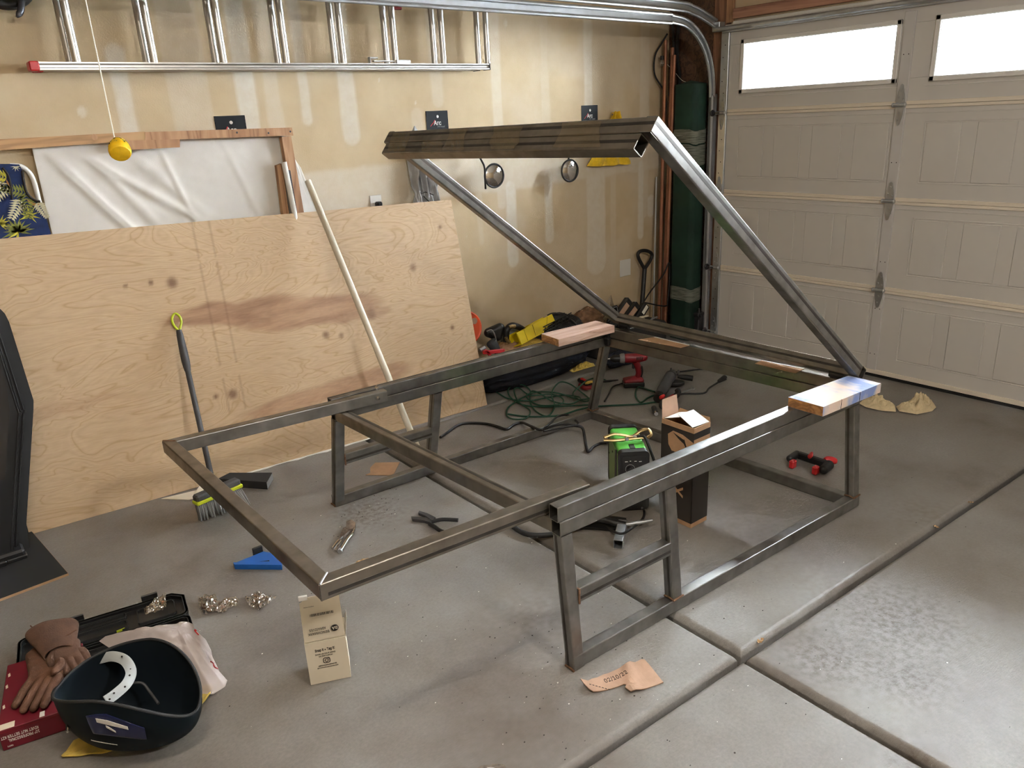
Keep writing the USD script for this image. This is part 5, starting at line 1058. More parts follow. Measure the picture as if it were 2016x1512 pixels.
part(gr, 'side_handle', sweep([(3.6453, 2.9674, 0.0600), (3.6595, 2.9464, 0.0580), (3.6780, 2.9208, 0.0560), (3.6975, 2.8882, 0.0520)], [0.011, 0.016, 0.0185, 0.018], 14), 'black_rubber')
part(gr, 'bolt_pair', cat(rod(g1 + gd*0.03, g1 + gd*0.03 + V(0, 0, 0.05), 0.005, 8), rod((3.6687, 2.9868, 0.0600), (3.7132, 3.0156, 0.0700), 0.008, 8)), 'dark_steel', kind='stuff')
part(gr, 'power_cord', sweep(smooth_path(BACK, 8), 0.005, 9), 'black_rubber')
# ---- little right-angle tool
rt_ = thing('rotary_tool', 'small black and red right-angle tool on the floor before the grinder', 'power tool', (3.3356, 2.8096, 0.0000))
part(rt_, 'head', hull(((3.2520, 2.7465, 0.0300), 0.027), ((3.2798, 2.7704, 0.0320), 0.024)), 'black_plastic')
part(rt_, 'head_ring', lathe([(0.0, 0.0), (0.026, 0.0), (0.028, 0.008), (0.020, 0.012), (0, 0.012)], 22, V(*(3.2442, 2.7477, 0.0350)) + V(-0.012, -0.020, 0.010), (-0.5, -0.75, 0.3)), 'black_rubber')
part(rt_, 'neck', rod((3.3010, 2.7654, 0.0340), (3.3872, 2.7878, 0.0340), 0.019), 'red_plastic')
part(rt_, 'red_cap', hull(((3.3102, 2.8124, 0.0450), 0.014), ((3.3384, 2.8209, 0.0450), 0.012)), 'red_plastic')
part(rt_, 'handle', sweep(smooth_path([(3.3785, 2.7843, 0.0340), (3.4200, 2.7918, 0.0340), (3.4570, 2.8070, 0.0400), (3.4684, 2.8206, 0.0500)], 5), 0.018, 14), 'black_rubber')
gp = [(3.4797, 2.8367, 0.0100), (3.5432, 2.8256, 0.0060), (3.5898, 2.7771, 0.0060), (3.6423, 2.7488, 0.0060), (3.7259, 2.7824, 0.0060), (3.8206, 2.8000, 0.0080), (3.8634, 2.8012, 0.0140)]
part(rt_, 'power_cord', sweep(smooth_path(gp, 8), 0.0055, 9), 'black_rubber')
part(rt_, 'plug', hull(((3.8496, 2.7989, 0.0180), 0.012), ((3.9101, 2.8051, 0.0220), 0.018)), 'black_rubber')
part(rt_, 'prongs', cat(rod((3.9254, 2.8244, 0.0240), (3.9419, 2.8132, 0.0260), 0.003, 6), rod((3.8986, 2.7965, 0.0200), (3.9128, 2.7876, 0.0220), 0.003, 6)), 'galvanised', kind='stuff')
so = thing('socket_bit', 'small silver and black socket lying on the floor behind the carton', 'socket', (3.1914, 2.7551, 0.0000))
part(so, 'sleeve', rod((3.2076, 2.7812, 0.0170), (3.1666, 2.7337, 0.0160), 0.0155), 'dark_steel'); part(so, 'tip', rod((3.1726, 2.7390, 0.0160), (3.1504, 2.7119, 0.0140), 0.012), 'chrome')
wr = thing('spanner', 'small silver open-ended spanner on the floor right of the rotary tool', 'spanner', (3.4000, 2.6825, 0.0000))
wa, wb_ = V(*(3.5262, 2.8433, 0.0060)), V(*(3.6330, 2.8388, 0.0060)); wd_ = unit(wb_ - wa); wn = V(-wd_[1], wd_[0], 0)
shp = LineString([(0, 0), (0.10, 0)]).buffer(0.0055).union(Point(0.112, 0).buffer(0.014).difference(sbox(0.110, -0.006, 0.14, 0.006)))
part(wr, 'body', prism(shp, 0.006, frame_matrix(wd_, wn, V(0, 0, 1), V(*(3.5390, 2.8537, 0.0000)) + V(0, 0, 0.002))), 'galvanised', False)
# ---- red-handled snips and yellow-handled driver behind the rear left leg
sn = thing('tin_snips', 'red and black handled snips on the floor left of the rear leg', 'snips', (3.2630, 3.3768, 0.0000))
part(sn, 'handle', sweep(smooth_path([(3.2501, 3.4532, 0.0200), (3.2286, 3.3880, 0.0200), (3.2347, 3.3243, 0.0200), (3.2540, 3.2840, 0.0180)], 5), [0.016]*16, 10), 'black_rubber')
part(sn, 'handle', sweep(smooth_path([(3.1833, 3.3784, 0.0200), (3.1653, 3.3130, 0.0200), (3.2097, 3.2942, 0.0200), (3.2722, 3.2932, 0.0180)], 5), [0.014]*16, 10), 'dark_red')
part(sn, 'red_tip', hull(((3.2445, 3.4232, 0.0320), 0.013), ((3.2353, 3.3805, 0.0340), 0.010)), 'red_plastic')
part(sn, 'jaw', floor_prism([(3.1839, 3.3188, 0.0000), (3.2354, 3.3207, 0.0000), (3.2062, 3.2818, 0.0000), (3.1685, 3.2937, 0.0000)], 0.014, 0.004), 'chrome', False)
sd = thing('screwdriver', 'pale yellow handled screwdriver pointing right behind the rear left leg', 'screwdriver', (3.3506, 3.3718, 0.0000))
part(sd, 'handle', sweep([(3.2055, 3.3543, 0.0340), (3.2414, 3.3308, 0.0340), (3.2818, 3.3026, 0.0340)], [0.010, 0.012, 0.010], 12), 'yellow_cloth_pale')
part(sd, 'shaft', sweep([(3.2818, 3.3026, 0.0340), (3.3487, 3.2776, 0.0300), (3.4053, 3.2554, 0.0280)], [0.006, 0.008, 0.003], 10), 'black_plastic')

# ================================================================ ON THE FLOOR, FOREGROUND
# ---- pliers
def flat(name, parent, pts, h, z, material): return part(parent, name, floor_prism(pts, h, z), material, False)
pli = thing('pliers', 'open black pliers on the floor inside the extension', 'pliers', (1.5278, 2.5640, 0.0000))
part(pli, 'jaw', floor_prism([(1.4734, 2.6652, 0.0000), (1.4646, 2.6425, 0.0000), (1.4951, 2.5951, 0.0000), (1.5066, 2.5599, 0.0000), (1.5344, 2.5700, -0.0000), (1.5148, 2.6134, 0.0000)], 0.012, 0.002), 'dark_steel', False)
part(pli, 'jaw', floor_prism([(1.5114, 2.6667, 0.0000), (1.5248, 2.6795, 0.0000), (1.5389, 2.6342, -0.0000), (1.5452, 2.5782, 0.0000), (1.5205, 2.5649, 0.0000), (1.5197, 2.6211, 0.0000)], 0.012, 0.005), 'dark_steel', False)
part(pli, 'pivot', lathe([(0, 0.018), (0.007, 0.017), (0.008, 0), (0, 0)], 14, (1.5246, 2.5793, 0.0000)), 'dark_steel')
part(pli, 'handle', sweep(smooth_path([(1.5142, 2.5613, 0.0140), (1.5515, 2.5453, 0.0160), (1.5792, 2.5190, 0.0160), (1.6052, 2.4906, 0.0150)], 5), 0.0085, 10), 'black_rubber')
part(pli, 'handle', sweep(smooth_path([(1.4997, 2.5556, 0.0120), (1.5004, 2.5165, 0.0130), (1.4998, 2.4841, 0.0120), (1.5030, 2.4578, 0.0120)], 5), 0.0085, 10), 'black_rubber')
# ---- locking pliers
vg = thing('locking_pliers', 'chrome locking pliers on the floor left of the black pliers', 'locking pliers', (1.1605, 2.7233, 0.0000))
part(vg, 'upper_jaw', floor_prism([(1.2374, 2.8216, 0.0000), (1.2588, 2.8197, 0.0000), (1.2608, 2.7810, -0.0000), (1.2381, 2.7427, 0.0000), (1.2135, 2.7424, 0.0000), (1.2087, 2.7706, 0.0000)], 0.016, 0.003), 'foil', False)
part(vg, 'lower_jaw', floor_prism([(1.1988, 2.7799, 0.0000), (1.2202, 2.7834, 0.0000), (1.2135, 2.7424, 0.0000), (1.1741, 2.7219, 0.0000), (1.1611, 2.7341, 0.0000)], 0.014, 0.002), 'foil', False)
part(vg, 'handle', sweep(smooth_path([(1.2368, 2.7462, 0.0140), (1.2026, 2.7036, 0.0160), (1.1664, 2.6752, 0.0160), (1.1304, 2.6419, 0.0140), (1.1091, 2.6232, 0.0120)], 5), [0.006]*4 + [0.0085]*17, 10), 'chrome')
part(vg, 'adjusting_screw', lathe([(0, 0.008), (0.010, 0.008), (0.010, -0.008), (0, -0.008)], 14, (1.1075, 2.6247, 0.0120), unit(V(*(1.1039, 2.6175, 0.0120)) - V(*(1.1317, 2.6451, 0.0120)))), 'galvanised')
part(vg, 'lever', sweep(smooth_path([(1.1630, 2.7159, 0.0120), (1.1271, 2.6911, 0.0130), (1.0927, 2.6646, 0.0100)], 5), 0.007, 10), 'chrome')
part(vg, 'release_lever', sweep(smooth_path([(1.1426, 2.6828, 0.0200), (1.1127, 2.6558, 0.0200), (1.0906, 2.6361, 0.0140)], 5), 0.004, 8), 'chrome')
# ---- blue speed square
sq = thing('speed_square', 'blue plastic speed square lying half under the extension end', 'square', (0.8383, 2.7673, 0.0000))
part(sq, 'plate', floor_prism([(0.7369, 2.8265, 0.0000), (0.8639, 2.8317, 0.0000), (0.8956, 2.7758, 0.0000), (0.8910, 2.7080, -0.0000), (0.8819, 2.6863, 0.0000)], 0.006, 0.012), 'blue_plastic', False)
part(sq, 'fence', floor_prism([(0.7369, 2.8265, 0.0000), (0.8879, 2.7007, 0.0000), (0.8758, 2.6721, 0.0000), (0.7346, 2.8086, 0.0000)], 0.022, 0.001), 'blue_plastic', False)
part(sq, 'slot', floor_prism([(0.7920, 2.7820, 0.0180), (0.8550, 2.7487, 0.0180), (0.8520, 2.7361, 0.0180), (0.7923, 2.7716, 0.0180)], 0.001, 0.0175), 'ink', False)
part(sq, 'clip', bx(V(*(0.8277, 2.8497, 0.0000)) - V(0.0, 0.0, 0), V(*(0.8590, 2.8523, -0.0000)) + V(0.01, 0.01, 0.035), 0.003), 'black_plastic')
# ---- cardboard scraps
def scrap(name, pts, material, label, lift=()):
    m = floor_prism(pts, 0.0025, 0.0008)
    return m
dc = thing('cardboard_scrap', 'torn brown cardboard scrap with a handwritten date before the front leg', 'cardboard', (1.4165, 1.3489, 0.0000))
dpts = [(1.3124, 1.4151, 0.0000), (1.3268, 1.3962, 0.0000), (1.3427, 1.3970, 0.0000), (1.3619, 1.3919, 0.0000), (1.3873, 1.3906, 0.0000), (1.4040, 1.3848, 0.0000), (1.4212, 1.3818, 0.0000), (1.4410, 1.3766, 0.0000), (1.4596, 1.3724, 0.0000), (1.4860, 1.3709, 0.0000), (1.4997, 1.3618, 0.0000), (1.5265, 1.3603, 0.0000), (1.5348, 1.3527, 0.0000), (1.5275, 1.3270, 0.0000), (1.4990, 1.2444, 0.0000), (1.4604, 1.2553, 0.0000), (1.4223, 1.2661, 0.0000), (1.3900, 1.2777, -0.0000), (1.3934, 1.3037, 0.0000), (1.4037, 1.3092, 0.0000), (1.4012, 1.3174, 0.0000), (1.3637, 1.3304, 0.0000), (1.3242, 1.3453, 0.0000), (1.3075, 1.3545, 0.0000), (1.3044, 1.3689, 0.0000), (1.3067, 1.3934, 0.0000)]
dmesh = floor_prism(dpts, 0.003, 0.0)
dmesh = dmesh.subdivide_to_size(0.02) if hasattr(dmesh, 'subdivide_to_size') else dmesh
lift0, lift1 = V(*(1.3113, 1.3982, 0.0000)), V(*(1.5007, 1.2580, 0.0000))
dx_ = ((dmesh.vertices[:, :2] - lift0[:2]) @ unit((lift1 - lift0)[:2])) / np.linalg.norm((lift1 - lift0)[:2])
def dz_(t): return 0.0012 + 0.016 * np.clip(0.30 - t, 0, 1) ** 1.3 * 3 + 0.010 * np.exp(-((t - 0.62) / 0.10) ** 2)
dmesh.vertices[:, 2] += dz_(dx_)
part(dc, 'sheet', dmesh, 'cardboard_pink', False)
dt_ = text_at('02/10/22', 0.0165, (0, 0, 0), V(1, 0, 0), V(0, 1, 0), 0.0006)
tdir = unit(V(*(1.4417, 1.3447, 0.0000)) - V(*(1.3686, 1.3677, 0.0000))); tc = V(*(1.4055, 1.3557, 0.0000))
w_t = dt_.bounds[1][0] - dt_.bounds[0][0]; want = np.linalg.norm(V(*(1.4428, 1.3437, 0.0000)) - V(*(1.3686, 1.3677, 0.0000)))
dt_.apply_scale((want / w_t, 1.0, 1)); dt_.apply_transform(frame_matrix(tdir, V(-tdir[1], tdir[0], 0), V(0, 0, 1), tc))
tt = ((dt_.vertices[:, :2] - lift0[:2]) @ unit((lift1 - lift0)[:2])) / np.linalg.norm((lift1 - lift0)[:2])
dt_.vertices[:, 2] += dz_(tt) + 0.0031
part(dc, 'handwriting', dt_, 'ink', False)
cr = [(1.3092, 1.3778, 0.0200), (1.3331, 1.3540, 0.0120), (1.3522, 1.3256, 0.0060)]
part(dc, 'perforation', cat(*[beam(V(*cr[0]) * (1-t) + V(*cr[2]) * t + V(0, 0, 0.002), V(*cr[0]) * (1-t-0.09) + V(*cr[2]) * (t+0.09) + V(0, 0, 0.002), 0.002, 0.001, c=0.0002) for t in np.arange(0.05, 0.9, 0.14)]), 'ink', False, kind='stuff')
single('cardboard_scrap', floor_prism([(1.5411, 3.2090, -0.0000), (1.5695, 3.2136, 0.0000), (1.5990, 3.2671, 0.0000), (1.6487, 3.3033, 0.0000), (1.7442, 3.2180, 0.0000), (1.6388, 3.1057, 0.0000)], 0.003, 0.001), 'cardboard', 'plain brown cardboard scrap on the floor inside the left legs', 'cardboard', False)
for k, (a, b, c, d, lab) in enumerate((((2.7959, 2.5350, 0.5670), (2.8885, 2.5017, 0.5670), (2.8900, 2.2824, 0.5670), (2.8271, 2.2873, 0.5670), 'brown paper strip on the rear rail near the left corner'), ((2.8556, 1.8903, 0.5670), (2.9142, 1.8933, 0.5670), (2.9377, 1.6956, 0.5670), (2.8575, 1.6897, 0.5670), 'brown paper strip on the rear rail near the right hinge'))):
    ps = thing('paper_strip', lab, 'paper', a, 'paper strips on the rear rail')
    part(ps, 'paper', floor_prism([a, b, c, d], 0.002, 0.5665), 'cardboard', False)
    n1 = [np.array(b) * 0.9 + np.array(a) * 0.1, b, c, np.array(c) * 0.85 + np.array(d) * 0.15]
    part(ps, 'white_edge', floor_prism([(np.array(p)) for p in n1], 0.0012, 0.5688), 'paper_white', False)
# ---- dry leaves
for k, (p, r, lab) in enumerate((((1.1415, 2.4994, -0.0000), 0.030, 'pale brown dry leaf on the floor behind the extension rail'), ((0.9855, 2.5118, -0.0000), 0.011, 'tiny pale chip of leaf by the corner weld'), ((1.3269, 3.0991, 0.0000), 0.022, 'brown dry leaf beside the front left leg'), ((1.8960, 1.1707, -0.0100), 0.020, 'brown leaf fragments in the floor joint near the crossing'), ((3.0337, 1.1116, -0.0100), 0.014, 'brown leaf scrap in the floor joint toward the door'), ((3.3246, 1.0972, 0.0000), 0.012, 'small tan leaf at the far right beside the joint'))):
    a = 0.4 + k; c, s = math.cos(a), math.sin(a)
    if k == 0: d1 = unit(V(*(1.1736, 2.4949, 0.0000)) - V(*(1.1098, 2.5039, 0.0000))); c, s = d1[0], d1[1]; r = 0.032
    def leaf_f(U, Wv):
        t = U * 2 - 1; w = (Wv - 0.5) * r * 0.62 * np.sqrt(np.clip(1 - t**2, 0, 1)) * 1.4
        x, y = t * r, w
        z = 0.003 + 0.25 * np.abs(y) + 0.05 * r * (t ** 2) + 0.002 * np.sin(9 * t)
        return np.stack([p[0] + c * x - s * y, p[1] + s * x + c * y, p[2] + z], -1)
    single('dry_leaf', grid_mesh(leaf_f, 12, 7, 0.0006), 'leaf_dry', lab, 'leaf', True, 'dry leaves on the floor')
# ---- specks of grinding grit and weld spatter
r7 = np.random.default_rng(12); bits_d, bits_l = [], []
for cx, cy, s, n in ((1.36, 2.86, 0.12, 60), (1.30, 1.55, 0.14, 60), (1.9, 1.3, 0.35, 60), (1.1, 1.5, 0.3, 50), (2.3, 1.0, 0.5, 40), (0.9, 2.4, 0.6, 40), (1.8, 2.2, 0.5, 50)):
    for _ in range(n):
        x, y = cx + r7.normal() * s, cy + r7.normal() * s
        if abs(x - JX) < 0.03 or abs(y - float(jy(x))) < 0.03: continue
        r = r7.uniform(0.001, 0.0032)
        b = trimesh.creation.icosphere(0, r); b.apply_scale((1, r7.uniform(0.4, 1), 0.5)); b.apply_translation((x, y, 0.001))
        (bits_d if r7.random() < 0.7 else bits_l).append(b)
single('grinding_grit', cat(bits_d), 'ink', 'dark specks of grinding grit scattered over the concrete floor', 'grit', False, kind='stuff')
single('weld_spatter', cat(bits_l), 'paper_white', 'pale specks of weld spatter scattered over the concrete floor', 'spatter', False, kind='stuff')
# ---- white box with a raised flap
wbx = thing('abrasives_box', 'white printed card box with its flap standing open under the extension corner', 'box', (0.73, 1.95, 0))
fa, fb = V(0.674, 1.971, 0), V(0.789, 1.920, 0); fx = unit(fb - fa); fn = V(fx[1], -fx[0], 0); FL_ = np.linalg.norm(fb - fa); dep = 0.10; FH = 0.157
bm, bpt, BM = local(fx, -fn, fa)
part(wbx, 'body', bm(cat(bx((0, 0, 0.001), (FL_, 0.002, FH), 0.0004), bx((0, dep - 0.002, 0.001), (FL_, dep, FH), 0.0004), bx((0, 0.002, 0.001), (0.002, dep - 0.002, FH), 0.0004), bx((FL_ - 0.002, 0.002, 0.001), (FL_, dep - 0.002, FH), 0.0004), bx((0.002, 0.002, 0.001), (FL_ - 0.002, dep - 0.002, 0.003), 0.0004))), 'paper_cream', False)
part(wbx, 'flap', bm(prism([(0.001, FH + 0.0008), (FL_ - 0.001, FH + 0.0008), (FL_ - 0.003, FH + 0.150), (FL_ - 0.012, FH + 0.158), (0.030, FH + 0.158), (0.004, FH + 0.140)], 0.002, frame_matrix(V(1, 0, 0), V(0, 0.02, 1), V(0, -1, 0), (0, 0.002, 0)))), 'paper_cream', False)
part(wbx, 'tuck_flap', bm(bx((0.004, 0.003, FH + 0.150), (0.030, 0.012, FH + 0.165), 0.001)), 'paper_white', False)
part(wbx, 'side_flap', bm(fixn(trimesh.convex.convex_hull(np.array([(FL_ + 0.0002, 0.004, FH), (FL_ + 0.0002, 0.09, FH), (FL_ + 0.0012, 0.004, FH), (FL_ + 0.0012, 0.09, FH), (FL_ + 0.010, 0.01, FH + 0.06), (FL_ + 0.010, 0.05, FH + 0.06), (FL_ + 0.011, 0.01, FH + 0.06), (FL_ + 0.011, 0.05, FH + 0.06)])))), 'paper_white', False)
bex = BM[:3, 0]; bez = V(0, 0, 1)
def bface(x, z): return BM[:3, 3] + bex * x - BM[:3, 1] * 0.0003 + bez * z
def btext(s, h, x, z, flip=False, bold=False, width=None): part(wbx, 'printing', text_at(s, h, bface(x, z), -bex if flip else bex, -bez if flip else bez, 0.0005, bold, True, width), 'ink', False)
btext('Snap it + Tag it!', 0.0095, 0.058, 0.124, bold=True, width=0.060)
btext('SHOW US YOUR GRIND', 0.0048, 0.058, 0.109, width=0.062)
btext('ON INSTAGRAM', 0.0048, 0.058, 0.101, width=0.042)
ic = Polygon(round_rect(0.0215, 0.0205, 0.006, 5)); ic = ic.difference(ic.buffer(-0.0022)).union(Point(0, 0).buffer(0.0058).difference(Point(0, 0).buffer(0.0038))).union(Point(0.0055, 0.0055).buffer(0.0012))
part(wbx, 'camera_mark', prism(ic, 0.0005, frame_matrix(bex, bez, np.cross(bex, bez), bface(0.059, 0.083))), 'ink', False)
btext('#BENCHMARKABRASIVES', 0.0042, 0.060, 0.066, width=0.056)
btext('BENCHMARKABRASIVES.COM', 0.0036, 0.060, 0.058, width=0.064)
btext('BENCHMARK', 0.0085, 0.048, FH + 0.030, True, width=0.064)
btext('ABRASIVES', 0.0085, 0.046, FH + 0.044, True, width=0.050)
part(wbx, 'logo_disc', prism(Point(0, 0).buffer(0.0115), 0.0005, frame_matrix(bex, bez, np.cross(bex, bez), bface(0.097, FH + 0.038))), 'ink', False)
part(wbx, 'logo_letters', text_at('BA', 0.010, bface(0.097, FH + 0.038) - BM[:3, 1] * 0.0006, -bex, -bez, 0.0003, True), 'paper_cream', False)
rb = random.Random(4); x = 0.030; bars = []
while x < 0.100:
    w_ = rb.choice((0.0006, 0.001, 0.0016, 0.0022)); bars.append(prism([(x, 0), (x + w_, 0), (x + w_, 0.009), (x, 0.009)], 0.0005, frame_matrix(bex, bez, np.cross(bex, bez), bface(0, FH + 0.092)))); x += w_ + rb.choice((0.0007, 0.0012, 0.0018))
part(wbx, 'barcode', cat(bars), 'ink', False, kind='stuff')
btext('MADE IN CHINA', 0.003, 0.030, FH + 0.128, True, width=0.03)
# ---- tape measure
tm, tpt, TM = local((0.80, -0.60), (0.60, 0.80), (0.870, 1.286, 0))
tmz = thing('tape_measure', 'chrome tape measure with a round black face at the bottom edge', 'tape measure', (0.870, 1.286, 0))
part(tmz, 'case', tm(prism(Polygon(round_rect(0.078, 0.074, 0.018, 6)).union(sbox(-0.037, -0.036, 0.0, 0.030)), 0.036, frame_matrix(V(1, 0, 0), V(0, 1, 0), V(0, 0, 1), (0, 0, 0.001)))), 'foil', 30)
part(tmz, 'side_trim', tm(sweep(smooth_path([(0.0, 0.0372, 0.034), (0.024, 0.036, 0.034), (0.036, 0.026, 0.034), (0.0385, 0.0, 0.034), (0.0385, -0.03, 0.034)], 6), 0.003, 8)), 'chrome')
part(tmz, 'face', tm(lathe([(0, 0.002), (0.031, 0.002), (0.0325, 0.0), (0, 0)], 36, (-0.004, -0.004, 0.037))), 'ink')
part(tmz, 'face_ring', tm(moved(trimesh.creation.torus(0.0295, 0.0007, 40, 6), frame_matrix(V(1, 0, 0), V(0, 1, 0), V(0, 0, 1), (-0.004, -0.004, 0.0392)))), 'white_paint')
tex, tey = -TM[:3, 0], -TM[:3, 1]
part(tmz, 'lettering', text_at("25'", 0.0125, tpt(-0.004, 0.012, 0.0392), tex, tey, 0.0004, True), 'white_paint', False)
part(tmz, 'lettering', text_at('POWERLOCK', 0.0075, tpt(-0.004, -0.002, 0.0392), tex, tey, 0.0004, True, width=0.046), 'yellow_cloth_pale', False)
part(tmz, 'hook', tm(bx((0.030, -0.045, 0.001), (0.046, -0.036, 0.022), 0.001)), 'galvanised')

# ---- red bar clamp
kl = thing('bar_clamp', 'black trigger clamp with red pads and handle on the floor at the right', 'clamp', (3.2098, 1.7687, 0.0000))
kz = 0.03
k0, k1 = V(*(3.1195, 1.8246, 0.0300)), V(*(3.1481, 1.6771, 0.0300)); kd = unit(k1 - k0); kn = V(-kd[1], kd[0], 0)
def kp(a, b, z): return k0 + kd * a + kn * b + V(0, 0, z - 0.03)
KL = np.linalg.norm(k1 - k0)
part(kl, 'bar', cat(beam(kp(0, 0.07, 0.03), kp(KL + 0.02, 0.035, 0.03), 0.030, 0.035, c=0.006), hull((kp(-0.005, 0.07, 0.03), 0.020), (kp(-0.015, 0.01, 0.028), 0.018)), hull((kp(KL + 0.01, 0.035, 0.03), 0.024), (kp(KL + 0.005, -0.015, 0.026), 0.022))), 'black_plastic')
for pc in (V(*(3.0914, 1.8036, 0.0220)), V(*(3.1075, 1.6940, 0.0220))):
    part(kl, 'pad', bx(pc - V(0.017, 0.012, 0.020), pc + V(0.017, 0.014, 0.022), 0.006), 'red_plastic')
part(kl, 'handle', sweep(smooth_path([(3.2074, 1.7068, 0.0350), (3.2259, 1.6966, 0.0350), (3.2506, 1.6712, 0.0300)], 5), [0.014, 0.016, 0.018, 0.0195, 0.020, 0.020, 0.020, 0.0195, 0.018, 0.016, 0.012][:11], 14), 'red_plastic')
part(kl, 'trigger', hull(((3.1801, 1.7684, 0.0450), 0.012), ((3.2118, 1.7797, 0.0500), 0.007)), 'red_plastic')
# ---- beige rag by the door
rg = thing('work_rag', 'crumpled beige rag on the floor close to the garage door', 'rag', (4.1801, 1.8456, 0.0000))
def ragf(pts, seed, hgt):
    P = np.array([p[:2] for p in pts]); c = P.mean(0)
    k = len(P)
    def f(U, Wv):
        a = U * k; i = np.floor(a).astype(int) % k; t = (a - np.floor(a))[..., None]; e = P[i] * (1 - t) + P[(i + 1) % k] * t
        xy = c * (1 - Wv[..., None]) + e * Wv[..., None]
        n = meshkit.fbm(np.stack([xy[..., 0] * 22, xy[..., 1] * 22, xy[..., 0] * 0 + seed], -1), 4, seed)
        z = 0.004 + hgt * np.clip(1 - Wv ** 3, 0, 1) * (0.15 + 2.6 * np.abs(n - 0.5) + 0.3 * n)
        return np.concatenate([xy, z[..., None]], -1)
    return grid_mesh(f, 81, 26, 0.0)
part(rg, 'fold', ragf([(4.1057, 2.0156, 0.0000), (4.2504, 2.0243, 0.0000), (4.2776, 1.9589, 0.0000), (4.2419, 1.9350, 0.0000), (4.1643, 1.9316, 0.0000), (4.2144, 1.8565, 0.0000), (4.1204, 1.8050, 0.0000), (4.0802, 1.8685, 0.0000), (4.0746, 1.9539, 0.0000)], 3, 0.06), 'beige_cloth', True)
part(rg, 'fold', ragf([(4.1953, 1.8414, 0.0000), (4.2549, 1.8383, 0.0000), (4.3737, 1.7988, -0.0000), (4.3911, 1.7214, 0.0000), (4.3375, 1.6839, 0.0000), (4.2610, 1.6723, 0.0000), (4.1604, 1.7092, 0.0000), (4.1391, 1.7970, 0.0000)], 5, 0.075), 'beige_cloth', True)


# ================================================================ LOWER LEFT CLUSTER
# ---- black tool case, open flat
co = V(0.515, 2.735, 0); cex, cey = unit(V(-0.987, 0.16, 0)), unit(V(-0.16, -0.987, 0))
cm, cpt, CM = local(cex, cey, co)
M_left = CM.copy()
case = thing('tool_case', 'open black plastic tool case lying flat behind the shopping bag', 'tool case', cpt(0.27, 0.17, 0))
CL, CW, CHT = 0.53, 0.165, 0.042
def cmb(m): return fixn(moved(m, CM))
for k in range(2):
    y0 = k * (CW + 0.008); CLk = CL if k == 0 else 0.40
    outer_ = Polygon(round_rect(CLk, CW, 0.025, 4) + np.array([CLk/2, y0 + CW/2]))
    if k == 0: outer_ = outer_.difference(Polygon([(-0.01, y0 - 0.01), (0.05, y0 - 0.01), (-0.01, y0 + 0.045)]))
    if k == 1: outer_ = outer_.difference(Polygon([(-0.01, y0 + CW + 0.01), (0.05, y0 + CW + 0.01), (-0.01, y0 + CW - 0.045)]))
    tr = part(case, 'tray', cmb(cat(prism(outer_.difference(outer_.buffer(-0.007)), CHT, np.diag([1, 1, 1, 1.0])), prism(outer_.buffer(-0.006), 0.024, np.diag([1, 1, 1, 1.0])))), 'black_plastic', False)
    rim_ = outer_.buffer(0.002).difference(outer_.buffer(-0.010))
    mr = prism(rim_, 0.004); mr.apply_translation((0, 0, CHT - 0.004)); part(tr, 'rim', cmb(mr), 'black_matte', False)
    for a, b, c_, d in ((0.04, 0.03, 0.12, 0.09), (0.20, 0.02, 0.16, 0.03), (0.20, 0.07, 0.18, 0.05), (0.38, 0.02, 0.10, 0.03))[:4 - k]:
        hol = Polygon(round_rect(c_, d, 0.008, 3) + np.array([a + c_/2, y0 + b + d/2])); w_ = prism(hol.buffer(0.004).difference(hol), 0.010); w_.apply_translation((0, 0, 0.0238)); part(tr, 'moulding', cmb(w_), 'black_matte', False)
for u in (0.085, 0.33):
    part(case, 'latch', cmb(cat(bx((u, -0.024, 0.028), (u + 0.055, -0.001, 0.034), 0.003), bx((u, -0.030, 0.030), (u + 0.055, -0.022, 0.052), 0.003))), 'black_plastic')
part(case, 'hinge_pin', cmb(rod((0.02, CW + 0.004, 0.030), (CL - 0.02, CW + 0.004, 0.030), 0.005)), 'black_plastic')
# ---- green scrap in the case
single('green_clip', bx(V(*(0.2643, 2.6471, 0.0300)) - V(0.0, 0.0, 0.003), V(*(0.2912, 2.6491, 0.0300)) + V(0.0, 0.0, 0.006), 0.002), 'lime', 'small bright green clip lying in the open tool case', 'clip')
